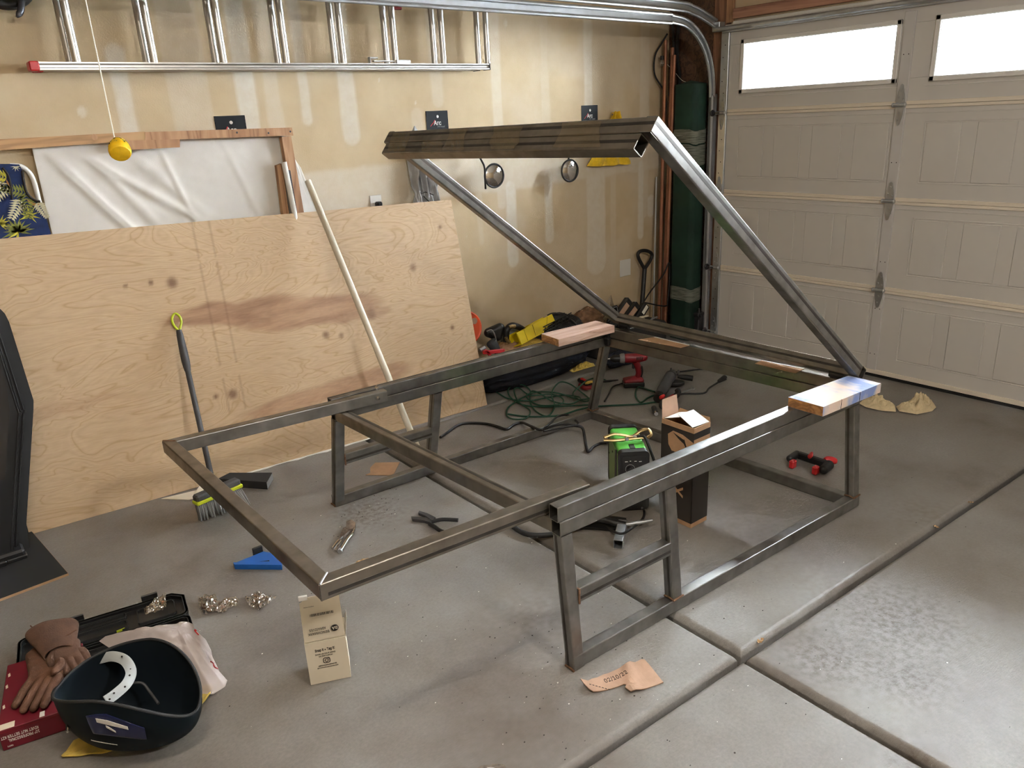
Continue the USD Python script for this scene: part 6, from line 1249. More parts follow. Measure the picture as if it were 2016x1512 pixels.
# ---- plastic packets of rivet nuts
def packet(pts, z, h, seed, label):
    t = thing('rivet_packet', label, 'packet', (pts[0][0], pts[0][1], z), 'clear packets of rivet nuts')
    P = np.array([p[:2] for p in pts]); c = P.mean(0); k = len(P); r = np.random.default_rng(seed)
    def f(U, Wv):
        a = U * k; i = np.floor(a).astype(int) % k; tt = (a - np.floor(a))[..., None]; e = P[i] * (1 - tt) + P[(i + 1) % k] * tt
        xy = c * (1 - Wv[..., None]) + e * Wv[..., None]
        n = meshkit.fbm(np.stack([xy[..., 0] * 45, xy[..., 1] * 45, xy[..., 0] * 0 + seed], -1), 4, seed)
        return np.concatenate([xy, (z + 0.006 + h * (1 - Wv ** 2) * (0.6 + 0.6 * n) + 0.05 * np.abs(n - 0.5) * (Wv > 0.15))[..., None]], -1)
    part(t, 'film', grid_mesh(f, 61, 14, 0.0), 'packet_film', False)
    nuts, nutb = [], []
    for q in range(24):
        tt = r.uniform(0, 1); i = r.integers(k); e = P[i] * (1 - tt) + P[(i + 1) % k] * tt; xy = c + (e - c) * math.sqrt(r.uniform(0, 1)) * 0.72
        m = trimesh.creation.cylinder(r.uniform(0.0035, 0.0055), r.uniform(0.008, 0.014), sections=8)
        m.apply_transform(trimesh.transformations.random_rotation_matrix(r.uniform(size=3))); m.apply_translation((xy[0], xy[1], z + 0.007 + r.uniform(0, h * 0.45)))
        (nuts if r.random() < 0.6 else nutb).append(m)
    part(t, 'rivet_nuts', cat(nuts), 'foil', False, kind='stuff')
    if nutb: part(t, 'copper_nuts', cat(nutb), 'copper', False, kind='stuff')
packet([(0.3695, 2.6904, 0.0500), (0.4103, 2.7066, 0.0500), (0.4594, 2.7425, 0.0500), (0.4328, 2.6404, 0.0500), (0.4007, 2.6375, 0.0500), (0.3640, 2.6551, 0.0500)], 0.044, 0.012, 3, 'crumpled clear packet of brass rivet nuts on the tool case')
packet([(0.5543, 2.7005, 0.0000), (0.6094, 2.6716, 0.0000), (0.6071, 2.6088, 0.0000), (0.5791, 2.5593, 0.0000), (0.5391, 2.5715, 0.0000), (0.5377, 2.6304, 0.0000)], 0.0, 0.020, 4, 'crumpled clear packet of silver rivet nuts against the case end')
packet([(0.5985, 2.6167, 0.0000), (0.6364, 2.6162, 0.0000), (0.6711, 2.5843, 0.0000), (0.6496, 2.5360, 0.0000), (0.5939, 2.5375, 0.0000), (0.5749, 2.5632, 0.0000)], 0.0, 0.016, 5, 'crumpled clear packet of mixed rivet nuts, middle of the three beside the case')
packet([(0.6819, 2.5614, 0.0000), (0.7406, 2.5817, 0.0000), (0.7507, 2.5370, 0.0000), (0.7801, 2.4925, 0.0000), (0.7008, 2.4600, 0.0000), (0.6836, 2.5047, 0.0000)], 0.0, 0.018, 6, 'crumpled clear packet of rivet nuts, farthest right from the case')
# ---- red kit box
km, kpt, KM = local((0.982, -0.19), (0.19, 0.982), (-0.118, 2.318, 0))
kit = thing('kit_box', 'dark red cardboard kit box with white lettering at the lower left', 'box', kpt(0.1, 0.2, 0))
KW, KD, KH = 0.36, 0.33, 0.070
part(kit, 'body', fixn(km(bx((0.0, 0, 0.001), (0.215, KD, KH), 0.0015))), 'crimson_card', False)
part(kit, 'label', fixn(km(bx((0.0, 0.002, KH), (0.042, 0.028, KH + 0.0006), 0.0))), 'paper_cream', False)
part(kit, 'label', fixn(km(bx((0.105, 0.004, KH), (0.118, 0.028, KH + 0.0006), 0.0))), 'paper_white', False)
part(kit, 'edge_band', fixn(km(bx((0.002, -0.0005, KH - 0.010), (0.21, 0.0008, KH - 0.0085), 0.0))), 'dark_red', False)
kex, kez = KM[:3, 0], V(0, 0, 1)
def kface(x, z): return KM[:3, 3] + kex * x - KM[:3, 1] * 0.0004 + kez * z
for s, h, x, z, w_ in (('10" PROFESSIONAL', 0.0095, 0.058, 0.030, 0.078), ('RIVET NUT SETTER KIT', 0.0095, 0.050, 0.044, 0.094), ('98070', 0.005, 0.020, 0.012, 0.014)):
    part(kit, 'lettering', text_at(s, h, kface(x, z), -kex, -kez, 0.0004, True, True, w_), 'paper_white', False)
part(kit, 'side_graphic', fixn(km(cat(*[prism([(x, y), (x + 0.006, y + 0.004), (x + 0.003, y + 0.022), (x - 0.002, y + 0.016)], 0.0006, frame_matrix(V(1, 0, 0), V(0, 1, 0), V(0, 0, 1), (0, 0, KH))) for x, y in ((0.006, 0.10), (0.006, 0.20), (0.008, 0.26))]))), 'paper_cream', False, kind='stuff')
# ---- leather gloves
def glove(name, label, palm, fingers, material, cuff=None):
    """palm hull, tapering bent fingers and a flared cuff, joined into one skin"""
    import manifold3d
    ms = [hull(*palm)]
    for ch in fingers:
        for (p, r), (q, s) in zip(ch[:-1], ch[1:]): ms.append(hull((p, r), (q, s)))
    if cuff: ms += cuff
    A = None
    for m in ms:
        mm = manifold3d.Manifold(manifold3d.Mesh(np.asarray(m.vertices, np.float32), np.asarray(m.faces, np.uint32)))
        A = mm if A is None else A + mm
    A = A.refine_to_length(0.006)
    o = A.to_mesh(); t = trimesh.Trimesh(o.vert_properties[:, :3], o.tri_verts)
    trimesh.smoothing.filter_taubin(t, iterations=12)
    d = meshkit.fbm(t.vertices * 38, 3, 4) - 0.5
    t.vertices += t.vertex_normals * (d * 0.008)[:, None]
    g = thing(name, label, 'glove', (palm[0][0][0], palm[0][0][1], min(t.vertices[:, 2])), 'pair of leather gloves')
    part(g, 'leather', t, material, True)
    return g
gz = KH + 0.016
def G_(p, dz=0.0): return V(p[0], p[1], p[2] + dz)
g1 = glove('work_glove', 'brown leather work glove lying flat on the red kit box',
    [((0.0121, 2.6134, 0.0860), 0.017), ((0.0825, 2.5968, 0.0860), 0.018), ((0.0828, 2.4559, 0.0880), 0.018), ((0.0032, 2.4660, 0.0880), 0.017), ((0.0680, 2.6620, 0.0880), 0.016)],
    [[((0.0002, 2.4839, 0.0880), 0.015), ((-0.0306, 2.4400, 0.0860), 0.0135), ((-0.0611, 2.3906, 0.0840), 0.011)], [((0.0154, 2.4550, 0.0880), 0.015), ((-0.0173, 2.3977, 0.0870), 0.0135), ((-0.0449, 2.3541, 0.0840), 0.011)],
     [((0.0361, 2.4364, 0.0880), 0.015), ((0.0040, 2.3786, 0.0870), 0.0135), ((-0.0210, 2.3382, 0.0840), 0.011)], [((0.0593, 2.4337, 0.0880), 0.015), ((0.0277, 2.3746, 0.0870), 0.0135), ((0.0045, 2.3320, 0.0840), 0.011)],
     [((0.0841, 2.5448, 0.0920), 0.016), ((0.0738, 2.4564, 0.1120), 0.014), ((0.0549, 2.4265, 0.1180), 0.012)]], 'leather')
def cuff_f(U, Wv):
    a = U * 2 * np.pi
    c = V(*(0.0852, 2.5217, 0.1150)) * (1 - Wv[..., None]) + V(*(0.0861, 2.6228, 0.1450)) * Wv[..., None]
    r1, r2 = 0.040 + 0.035 * Wv, 0.018 + 0.012 * Wv
    e1, e2 = unit(V(0.95, -0.30, 0.0)), unit(V(0.1, 0.45, 0.9))
    P = c + (r1 * np.cos(a))[..., None] * e1 + (r2 * np.sin(a))[..., None] * e2
    P = P + 0.010 * (meshkit.fbm(P * 18, 3, 2) - 0.5)[..., None]; return P
g2 = glove('work_glove', 'brown leather work glove with its wide cuff propped up behind the other glove',
    [((0.0849, 2.5774, 0.1120), 0.020), ((0.1281, 2.5450, 0.1120), 0.020), ((0.1228, 2.4865, 0.1020), 0.018), ((0.0789, 2.5002, 0.1020), 0.018)],
    [[((0.0884, 2.5175, 0.1060), 0.015), ((0.0854, 2.4768, 0.0970), 0.013), ((0.0866, 2.4398, 0.0920), 0.011)], [((0.1047, 2.5027, 0.1060), 0.015), ((0.1052, 2.4589, 0.0970), 0.013), ((0.1096, 2.4252, 0.0920), 0.011)],
     [((0.1245, 2.4913, 0.1060), 0.015), ((0.1281, 2.4575, 0.0970), 0.013), ((0.1321, 2.4301, 0.0920), 0.011)], [((0.1403, 2.4970, 0.1060), 0.014), ((0.1473, 2.4661, 0.0970), 0.012), ((0.1510, 2.4451, 0.0920), 0.010)],
     [((0.0778, 2.5535, 0.1100), 0.015), ((0.0571, 2.5164, 0.1080), 0.013), ((0.0557, 2.4859, 0.1040), 0.011)]], 'leather_dark')
part(g2, 'cuff', grid_mesh(cuff_f, 44, 14, 0.004), 'leather_dark', True)
part(g2, 'cuff_seam', sweep(smooth_path([V(*(0.0339, 2.6901, 0.1500)), V(*(0.0500, 2.6187, 0.1500)), V(*(0.0758, 2.5920, 0.1400)), V(*(0.1121, 2.5571, 0.1450)), V(*(0.1461, 2.5592, 0.1500))], 6), 0.0022, 6), 'leather')
# ---- yellow cloth on the floor under the helmet
yp = [(0.0080, 2.1718, 0.0000), (0.0471, 2.2168, 0.0000), (0.1145, 2.1880, 0.0000), (0.2582, 2.1957, -0.0000), (0.3818, 2.2024, 0.0000), (0.4387, 2.1819, 0.0000), (0.4250, 2.1456, 0.0000), (0.3843, 2.1116, 0.0000), (0.3538, 2.0825, 0.0000), (0.3081, 2.0687, 0.0000), (0.2650, 2.0596, -0.0000), (0.2116, 2.0710, 0.0000), (0.1480, 2.0921, 0.0000), (0.0985, 2.1112, 0.0000), (0.0513, 2.1383, 0.0000)]
def yf(U, Wv):
    P = np.array([p[:2] for p in yp]); k = len(P); c = P.mean(0); a = U * k; i = np.floor(a).astype(int) % k; t = (a - np.floor(a))[..., None]
    e = P[i] * (1 - t) + P[(i + 1) % k] * t; xy = c * (1 - Wv[..., None]) + e * Wv[..., None]
    n = meshkit.fbm(np.stack([xy[..., 0] * 14, xy[..., 1] * 14, xy[..., 0] * 0], -1), 3, 6)
    return np.concatenate([xy, (0.0055 + 0.016 * np.clip(Wv - 0.75, 0, 1) * 4 * np.abs(n - 0.4) * 2.0)[..., None]], -1)
single('floor_cloth', grid_mesh(yf, 121, 16, 0.004), 'yellow_cloth_pale', 'yellow shop cloth spread on the floor under the welding helmet', 'cloth', True)
# ---- white shopping bag, crumpled
bo = [(0.1968, 2.5240, 0.1000), (0.2184, 2.5220, 0.1100), (0.2812, 2.4683, 0.1200), (0.4157, 2.4030, 0.1200), (0.4346, 2.4003, 0.1200), (0.4561, 2.3733, 0.1200), (0.4537, 2.3501, 0.1100), (0.4739, 2.3210, 0.0800), (0.4747, 2.2786, 0.0600), (0.4699, 2.2593, 0.0500), (0.4704, 2.2129, 0.0300), (0.4700, 2.1974, 0.0200), (0.4786, 2.1614, 0.0100), (0.4625, 2.1359, 0.0060), (0.4216, 2.1275, 0.0060), (0.3807, 2.1701, 0.0060), (0.3431, 2.2511, 0.0500), (0.2941, 2.3254, 0.0900), (0.2273, 2.4182, 0.1000)]
def bagf(U, Wv):
    P = np.array(bo); k = len(P); c = P.mean(0) + V(0.01, 0.03, 0.05); a = U * k; i = np.floor(a).astype(int) % k; t = (a - np.floor(a))[..., None]
    e = P[i] * (1 - t) + P[(i + 1) % k] * t; q = c * (1 - Wv[..., None]) + e * Wv[..., None]
    n = meshkit.fbm(q * 9 + 3, 4, 13); rdg = np.abs(meshkit.fbm(q * 16 + 7, 3, 21) - 0.5)
    q[..., 2] += (0.045 * np.sin(np.clip(1 - Wv, 0, 1) * np.pi * 0.6) * (0.4 + n) - 0.05 * (0.25 - rdg) * np.clip(1.05 - Wv, 0, 1))
    q[..., 2] = np.maximum(q[..., 2], 0.012); return q
bag = thing('shopping_bag', 'crumpled translucent white plastic bag with red print behind the helmet', 'plastic bag', (0.3792, 2.3474, 0.0100))
bagm = grid_mesh(bagf, 141, 44, 0.0); part(bag, 'film', bagm, 'bag_film', True)
from scipy.spatial import cKDTree
btree = cKDTree(bagm.vertices[:, :2])
def onbag(p, dz=0.004):
    d, i = btree.query(p[:2], k=4); return V(p[0], p[1], bagm.vertices[i, 2].max() + dz)
for pa, pb in (((0.3474, 2.3161, 0.1000), (0.3534, 2.2719, 0.0900)), ((0.3533, 2.2641, 0.0850), (0.3591, 2.2295, 0.0700)), ((0.3718, 2.2808, 0.1000), (0.3823, 2.2494, 0.0800)), ((0.3745, 2.2345, 0.0700), (0.3767, 2.2022, 0.0500))):
    a, b = V(*pa), V(*pb)
    for k in range(5):
        s0 = onbag(a * (1 - k/5) + b * k/5); s1 = onbag(a * (1 - (k+0.75)/5) + b * (k+0.75)/5)
        if k == 0: seg = []
        seg.append(beam(s0, s1, 0.008, 0.0012, c=0.0003))
    part(bag, 'red_print', cat(seg), 'red_plastic', False, kind='stuff')
part(bag, 'red_print', cat(sweep(smooth_path([onbag(V(*(0.4511, 2.3418, 0.1100))), onbag(V(*(0.4549, 2.3384, 0.1000))), onbag(V(*(0.4493, 2.3364, 0.1000))), onbag(V(*(0.4548, 2.3173, 0.1000)))], 4), 0.0018, 6), sweep(smooth_path([onbag(V(*(0.4518, 2.2105, 0.0300))), onbag(V(*(0.4588, 2.2170, 0.0300))), onbag(V(*(0.4568, 2.1964, 0.0300))), onbag(V(*(0.4654, 2.1981, 0.0300)))], 4), 0.0018, 6)), 'red_plastic', kind='stuff')
# ---- welding helmet, lying open side up
hc = V(0.195, 2.105, 0.012); h1, h2 = unit(V(0.70, -0.71, 0)), unit(V(0.71, 0.70, 0))
def hrim(a):
    cs, sn_ = np.cos(a), np.sin(a)
    return 0.190 - 0.085 * np.clip(cs, 0, 1) ** 2 - 0.02 * np.clip(-cs, 0, 1) + 0.030 * np.clip(sn_, 0, 1) + 0.045 * np.clip(-sn_, 0, 1) ** 2
def helm(scale, t0=0.0):
    def f(U, Wv):
        a = U * 2 * np.pi; t = Wv * 0.5 * np.pi
        rho = np.sin(t) ** 0.62; hh = (1 - np.cos(t)) ** 1.15
        r1 = np.where(np.cos(a) > 0, 0.208, 0.20) * scale; r2 = np.where(np.sin(a) > 0, 0.150, 0.128) * scale
        P = hc + (r1 * np.cos(a) * rho)[..., None] * h1 + (r2 * np.sin(a) * rho)[..., None] * h2
        P[..., 2] = hc[2] + 0.002 + (1 - scale) * 0.10 + (hrim(a) - (1 - scale) * 0.10) * hh; return P
    return f
hel = thing('welding_helmet', 'dark blue-black welding helmet lying open side up on the yellow cloth', 'welding helmet', hc)
sh_o = grid_mesh(helm(1.0), 97, 40); sh_i = grid_mesh(helm(0.975), 97, 40)
part(hel, 'shell', sh_o, 'helmet_shell', True); part(hel, 'lining', sh_i, 'helmet_inner', True)
ra = np.linspace(0, 2*np.pi, 97)[:-1]
rimp = helm(0.99)(ra / (2*np.pi), np.ones_like(ra))
part(hel, 'rim', sweep(rimp + V(0, 0, 0.0), 0.0042, 8, closed=True), 'black_matte')
def hp(a, w, off=0.0):
    p = helm(1.0)(np.array([a / (2*np.pi) % 1]), np.array([w]))[0]; n = unit(V(*(p - hc)) * V(1, 1, 0.6) + V(0, 0, -0.02)); return p + n * off, n
# visor lens set into the outer wall nearest the viewer
def patch(a0, a1, w0, w1, off, thick, name, material):
    def f(U, Wv):
        a = a0 + (a1 - a0) * U; w = w0 + (w1 - w0) * Wv * (1 - 0.5 * np.abs(U - 0.4)) - 0.05 * (U - 0.5); P = helm(1.0)(a / (2*np.pi), w); d = P - hc; d[..., 2] *= 0.5; d /= np.linalg.norm(d, axis=-1, keepdims=True); return P + d * off
    return part(hel, name, fixn(grid_mesh(f, 16, 12, thick)), material, True)
plain('visor_blue', (0.006, 0.010, 0.055), 0.10)
patch(math.radians(-98), math.radians(-56), 0.68, 0.90, 0.003, 0.003, 'visor_lens', 'visor_blue')
patch(math.radians(-90), math.radians(-68), 0.80, 0.845, 0.0042, 0.001, 'painted_glint', 'paper_white')  # window reflection painted on the lens as white slivers
patch(math.radians(-84), math.radians(-78), 0.755, 0.78, 0.0042, 0.001, 'painted_glint', 'paper_white')
patch(math.radians(-106), math.radians(-82), 0.575, 0.588, 0.002, 0.001, 'white_marking', 'white_paint')
kn_p, kn_n = hp(math.radians(182), 0.90, 0.004)
part(hel, 'knob', lathe([(0, 0.020), (0.014, 0.020), (0.024, 0.012), (0.025, 0.0), (0, 0)], 22, kn_p, kn_n), 'black_plastic')
kn_p, kn_n = hp(math.radians(-150), 0.62, 0.0)
part(hel, 'side_screw', lathe([(0, 0.008), (0.012, 0.007), (0.014, 0), (0, 0)], 18, kn_p, kn_n), 'chrome')
kn_p, kn_n = hp(math.radians(-135), 0.72, 0.0)
part(hel, 'side_screw', lathe([(0, 0.004), (0.012, 0.003), (0.014, 0), (0, 0)], 18, kn_p, kn_n), 'black_plastic')
hb = smooth_path([(0.1675, 2.2835, 0.1900), (0.1987, 2.2455, 0.2050), (0.2219, 2.2003, 0.2050), (0.2246, 2.1494, 0.1950), (0.2044, 2.1182, 0.1850), (0.1702, 2.1067, 0.1750), (0.1419, 2.1023, 0.1700)], 8)
bw = np.linspace(0, 1, len(hb))
def bandf(U, Wv):
    i = np.clip((U * (len(hb) - 1)).round().astype(int), 0, len(hb) - 1); P = hb[i].copy()
    T_ = np.gradient(hb, axis=0); wv = np.cross(T_, V(0.07, 0.80, -0.60)); wv /= np.linalg.norm(wv, axis=1, keepdims=True)
    P = P + (Wv - 0.5)[..., None] * 0.029 * wv[i]; return P
part(hel, 'headband', fixn(grid_mesh(bandf, len(hb), 4, 0.003)), 'headband', True)
part(hel, 'headband_hole', cat(*[ellipsoid(hb[i] + V(0.0, -0.001, 0.002 + dz), (0.0028, 0.0028, 0.0028), 1) for i, dz in ((14, 0.006), (22, -0.004), (28, 0.006), (34, -0.004), (41, 0.005), (45, -0.004))]), 'ink', kind='stuff')
part(hel, 'inner_box', bx(V(*(0.1614, 2.2753, 0.1000)) - V(0, 0, 0.02), V(*(0.2004, 2.2847, 0.1000)) + V(0.005, 0.01, 0.02), 0.004), 'dark_grey')
part(hel, 'strap', sweep(smooth_path([(0.2150, 2.1635, 0.1500), (0.2468, 2.1662, 0.1300), (0.2573, 2.1392, 0.1100), (0.2648, 2.0836, 0.1000)], 6), 0.004, 8), 'dark_grey')

# ================================================================ TOOL PILE AGAINST THE WALL
disc = thing('plastic_disc', 'orange red round plastic lid leaning on the wall behind the plywood edge', 'lid', (2.6461, 3.8000, 0.4185))
dcn = V(*(2.6203, 3.8000, 0.4369))
part(disc, 'plate', lathe([(0, 0.004), (0.086, 0.004), (0.100, 0.010), (0.106, 0.008), (0.106, 0.0), (0, 0)], 44, dcn, (-0.1, -1, 0.15)), 'orange_red')
part(disc, 'emblem', cat(lathe([(0, 0.0012), (0.020, 0.0012), (0.020, 0), (0, 0)], 24, V(*(2.6806, 3.7930, 0.4718)), (-0.1, -1, 0.15)), lathe([(0, 0.0012), (0.013, 0.0012), (0.013, 0), (0, 0)], 20, V(*(2.6887, 3.7930, 0.4242)), (-0.1, -1, 0.15))), 'cardboard_pink', False, kind='stuff')
def soft(name, label, cat_, c, r, material, seed, amp=0.25, scale=2.5, group=None):
    m = lump(c, r, amp, scale, seed, 4, 0.004); m.vertices[:, 1] = np.minimum(m.vertices[:, 1], 3.89)
    return single(name, m, material, label, cat_, True, group)
tarp = soft('dark_duffel', 'long dark navy duffel lying on the floor under the tool pile', 'bag', (3.10, 3.74, 0.065), (0.46, 0.12, 0.085), 'navy_cloth', 3, 0.2, 3.0, 'dark bundles under the tool pile')
tarp2 = soft('dark_duffel', 'low black bundle of cloth under the rear end of the left rail', 'bag', (3.76, 3.52, 0.05), (0.20, 0.055, 0.065), 'navy_cloth', 5, 0.22, 3.0, 'dark bundles under the tool pile')
yy = thing('yellow_rag', 'dirty yellow rag on the floor in front of the dark bundle', 'rag', (3.5423, 3.7397, 0.0000))
part(yy, 'cloth', ragf([(3.3723, 3.6976, 0.0200), (3.4634, 3.7334, 0.0200), (3.5520, 3.7236, 0.0200), (3.6037, 3.6850, 0.0200), (3.5641, 3.6248, 0.0200), (3.4639, 3.6322, 0.0200), (3.3581, 3.6315, 0.0200)], 7, 0.028), 'yellow_cloth_pale', True)
# black and grey power-tool cases and tools heaped on the duffel
PY = 3.66
def pt(px_, dz=0, dy=0): return V(px_[0], px_[1] + dy, px_[2] + dz)
tb = thing('tool_pouch', 'black moulded tool body with a grey strap next to the orange lid', 'tool', (2.7336, 3.6800, 0.4060))
part(tb, 'body', hull(((2.7317, 3.7200, 0.3990), 0.030), ((2.8059, 3.7000, 0.4169), 0.032), ((2.7865, 3.7000, 0.3681), 0.03)), 'black_plastic')
part(tb, 'handle', sweep(smooth_path([(2.6729, 3.6600, 0.4320), (2.6972, 3.6400, 0.4371), (2.7218, 3.6400, 0.3931), (2.7371, 3.6500, 0.3291)], 6), 0.004, 8), 'mid_grey')
part(tb, 'grip', hull(((2.6793, 3.6400, 0.3502), 0.022), ((2.7274, 3.6400, 0.3003), 0.026), ((2.7153, 3.6500, 0.3600), 0.02)), 'black_matte')
rk = thing('red_tool', 'bright red tool frame lying at the left of the pile above the rail', 'tool', (2.6658, 3.6000, 0.3126))
part(rk, 'frame', cat(beam((2.5968, 3.6000, 0.3249), (2.7523, 3.6000, 0.3029), 0.02, 0.022), beam((2.6128, 3.6000, 0.3342), (2.6450, 3.6000, 0.2946), 0.02, 0.016)), 'red_plastic')
part(rk, 'silver_bit', rod((2.5856, 3.6200, 0.3362), (2.6249, 3.6200, 0.3468), 0.012), 'galvanised')
sw = thing('circular_saw', 'black and yellow circular saw lying on the pile behind the mitre box', 'power saw', (2.9076, 3.7000, 0.3324))
part(sw, 'guard', lathe([(0, 0.0), (0.070, 0.0), (0.078, 0.020), (0.070, 0.045), (0, 0.045)], 32, (2.9374, 3.7600, 0.3044), (-0.35, -1, 0.3)), 'mid_grey')
part(sw, 'handle', sweep(smooth_path([(2.8180, 3.6600, 0.3359), (2.8228, 3.6500, 0.4093), (2.8727, 3.6600, 0.4270), (2.9494, 3.6700, 0.3930), (3.0182, 3.6800, 0.3365)], 6), 0.020, 12), 'black_plastic')
part(sw, 'yellow_trim', cat(sweep([(2.8284, 3.6350, 0.4305), (2.8529, 3.6350, 0.4321), (2.8771, 3.6350, 0.4272)], 0.011, 8), sweep([(2.8004, 3.6350, 0.3709), (2.8072, 3.6350, 0.3497), (2.8265, 3.6350, 0.3323)], 0.011, 8)), 'brass')
part(sw, 'motor', hull(((3.0157, 3.7400, 0.3190), 0.040), ((3.0743, 3.7400, 0.2789), 0.034)), 'black_plastic')
mb = thing('mitre_box', 'bright yellow plastic mitre box tilted on top of the tool pile', 'mitre box', (3.0114, 3.6200, 0.3592))
ma, mb1, mc = V(*(2.8912, 3.6000, 0.3085)), V(*(3.2252, 3.6400, 0.3592)), V(*(2.8489, 3.6200, 0.3634))
mx = unit(mb1 - ma); mu = unit((mc - ma) - mx * ((mc - ma) @ mx)); mn = np.cross(mx, mu); mn = mn if mn[1] > 0 else -mn
ML, MHh = np.linalg.norm(mb1 - ma), 0.082
face_ = Polygon([(0, 0), (ML * 0.62, 0), (ML * 0.66, 0.018), (ML * 0.70, 0.010), (ML * 0.72, 0.022), (ML, 0.030), (ML, MHh), (0, MHh)])
MBM = frame_matrix(mx, mu, np.cross(mx, mu), ma)
part(mb, 'front_wall', fixn(prism(face_, 0.008, MBM)), 'yellow_plastic', False)
part(mb, 'back_wall', fixn(prism(sbox(0, 0, ML, MHh), 0.008, frame_matrix(mx, mu, np.cross(mx, mu), ma + mn * 0.09))), 'yellow_plastic', False)
part(mb, 'floor_board', fixn(slab_quad([ma + mn * 0.0, ma + mx * ML * 0.62, ma + mx * ML * 0.62 + mn * 0.09, ma + mn * 0.09], mu, 0.008)), 'yellow_plastic', False)
fs_ = 1 if np.cross(mx, mu)[1] < 0 else -1
fo = np.cross(mx, mu) * (0.0082 if fs_ > 0 else -0.0004)
part(mb, 'saw_slot', cat(*[beam(ma + mx * ML * t + fo + mu * 0.004, ma + mx * ML * (t + dt) + fo + mu * (MHh - 0.002), 0.0016, 0.0010, mn, 0.0002) for t, dt in ((0.17, 0.02), (0.40, 0.03), (0.70, 0.16))]), 'ink', False, kind='stuff')
yb = soft('yellow_case', 'dark yellow tool case under the mitre box', 'case', V(*(2.9779, 3.7000, 0.2319)) + V(0.06, 0, 0), (0.13, 0.07, 0.06), 'yellow_cloth_pale', 8, 0.08, 2)
soft('brown_bag', 'crumpled brown paper bag at the back of the tool pile', 'paper bag', V(*(3.6710, 3.8000, 0.2817)), (0.15, 0.075, 0.085), 'brown_bag', 11, 0.3, 3, 'brown bags in the tool pile')
soft('brown_bag', 'crumpled brown bag beneath the yellow and black saw', 'paper bag', V(*(2.8893, 3.7200, 0.2477)), (0.09, 0.06, 0.07), 'cardboard', 12, 0.25, 3, 'brown bags in the tool pile')
bb = thing('black_tool_bag', 'black ballistic tool bag with side pockets behind the fir board', 'tool bag', (3.3458, 3.7500, 0.3190))
part(bb, 'body', lump(V(*(3.3772, 3.7600, 0.2930)), (0.17, 0.09, 0.085), 0.28, 3.0, 15, 4), 'black_matte', True)
part(bb, 'flap', lump(V(*(3.2848, 3.7000, 0.3889)), (0.07, 0.05, 0.035), 0.3, 3.0, 16, 3), 'black_matte', True)
part(bb, 'strap', sweep(smooth_path([(3.2051, 3.7000, 0.4183), (3.2413, 3.6800, 0.4283), (3.3217, 3.6800, 0.3990), (3.4125, 3.6800, 0.3391), (3.4676, 3.6800, 0.2781)], 6), 0.010, 8), 'black_plastic')
gdm = thing('metal_grating', 'black punched metal grating showing beside the mitre box', 'grating', (3.1840, 3.6200, 0.3335))
g_o = V(*(3.1050, 3.6200, 0.3362)); bars_ = [beam(g_o + V(0.03*k, 0, -0.01 + 0.006*k), g_o + V(0.03*k + 0.01, 0.0, 0.04 + 0.006*k), 0.006, 0.006, (0, 1, 0)) for k in range(8)] + [beam(g_o + V(-0.01, 0, 0.003 + 0.02*k), g_o + V(0.24, 0, 0.05 + 0.02*k), 0.006, 0.006, (0, 1, 0)) for k in range(3)]
part(gdm, 'bars', cat(bars_), 'black_plastic', False, kind='stuff')
single('pile_crate', bx((3.05, 3.62, 0.175), (3.60, 3.86, 0.24), 0.02), 'black_matte', 'black low crate inside the heap supporting the tools', 'crate')
# black clamps with pale labels
for k, (a, b, lab) in enumerate((((3.8091, 3.7200, 0.2979), (3.8558, 3.7200, 0.3706), 'black spring clamp with an open square jaw, leftmost of the clamp row'), ((3.8658, 3.7000, 0.2902), (3.9600, 3.7000, 0.3694), 'black tool with a pale label, second in the clamp row'), ((3.9498, 3.7000, 0.2513), (4.0456, 3.7000, 0.3236), 'black tool with a pale label, third in the clamp row'), ((4.0355, 3.6800, 0.2227), (4.1215, 3.6800, 0.3050), 'slim black tool with a white tip near the shovel'))):
    t = thing('hand_clamp', lab, 'clamp', a, 'clamps in the corner bin'); a, b = V(*a), V(*b); d = unit(b - a)
    if k == 0:
        part(t, 'jaw', moved(prism(Polygon(round_rect(0.055, 0.060, 0.010, 3)).difference(Polygon(round_rect(0.028, 0.034, 0.005, 3))), 0.03, np.eye(4)), frame_matrix(V(1, 0, 0.1), V(0, 0.2, 1), V(0, -1, 0.2), (a + b) / 2)), 'black_plastic', 30)
        part(t, 'jaw_rim', moved(prism(Polygon(round_rect(0.040, 0.046, 0.006, 3)).difference(Polygon(round_rect(0.033, 0.039, 0.005, 3))), 0.002, np.eye(4)), frame_matrix(V(1, 0, 0.1), V(0, 0.2, 1), V(0, -1, 0.2), (a + b) / 2 + V(0, -0.031, 0.006))), 'mid_grey', False)
    else:
        part(t, 'body', beam(a - d * 0.10, b + d * 0.03, 0.066, 0.045, (0, -1, 0.2), 0.010), 'black_plastic')
        part(t, 'label', beam(a - d * 0.03, b - d * 0.010, 0.040, 0.0475, (0, -1, 0.2), 0.001) if k < 3 else beam(b - d * 0.05, b + d * 0.02, 0.030, 0.0475, (0, -1, 0.2), 0.002), 'cardboard_pink' if k < 3 else 'white_plastic', False)
    part(t, 'arm', rod(a, a - d * 0.12 + V(0.02, 0, 0), 0.012), 'black_plastic')
sup = single('clamp_bin', bx((3.66, 3.60, 0.001), (4.30, 3.87, 0.19), 0.02), 'black_matte', 'black bin holding the row of clamps in the corner', 'bin')
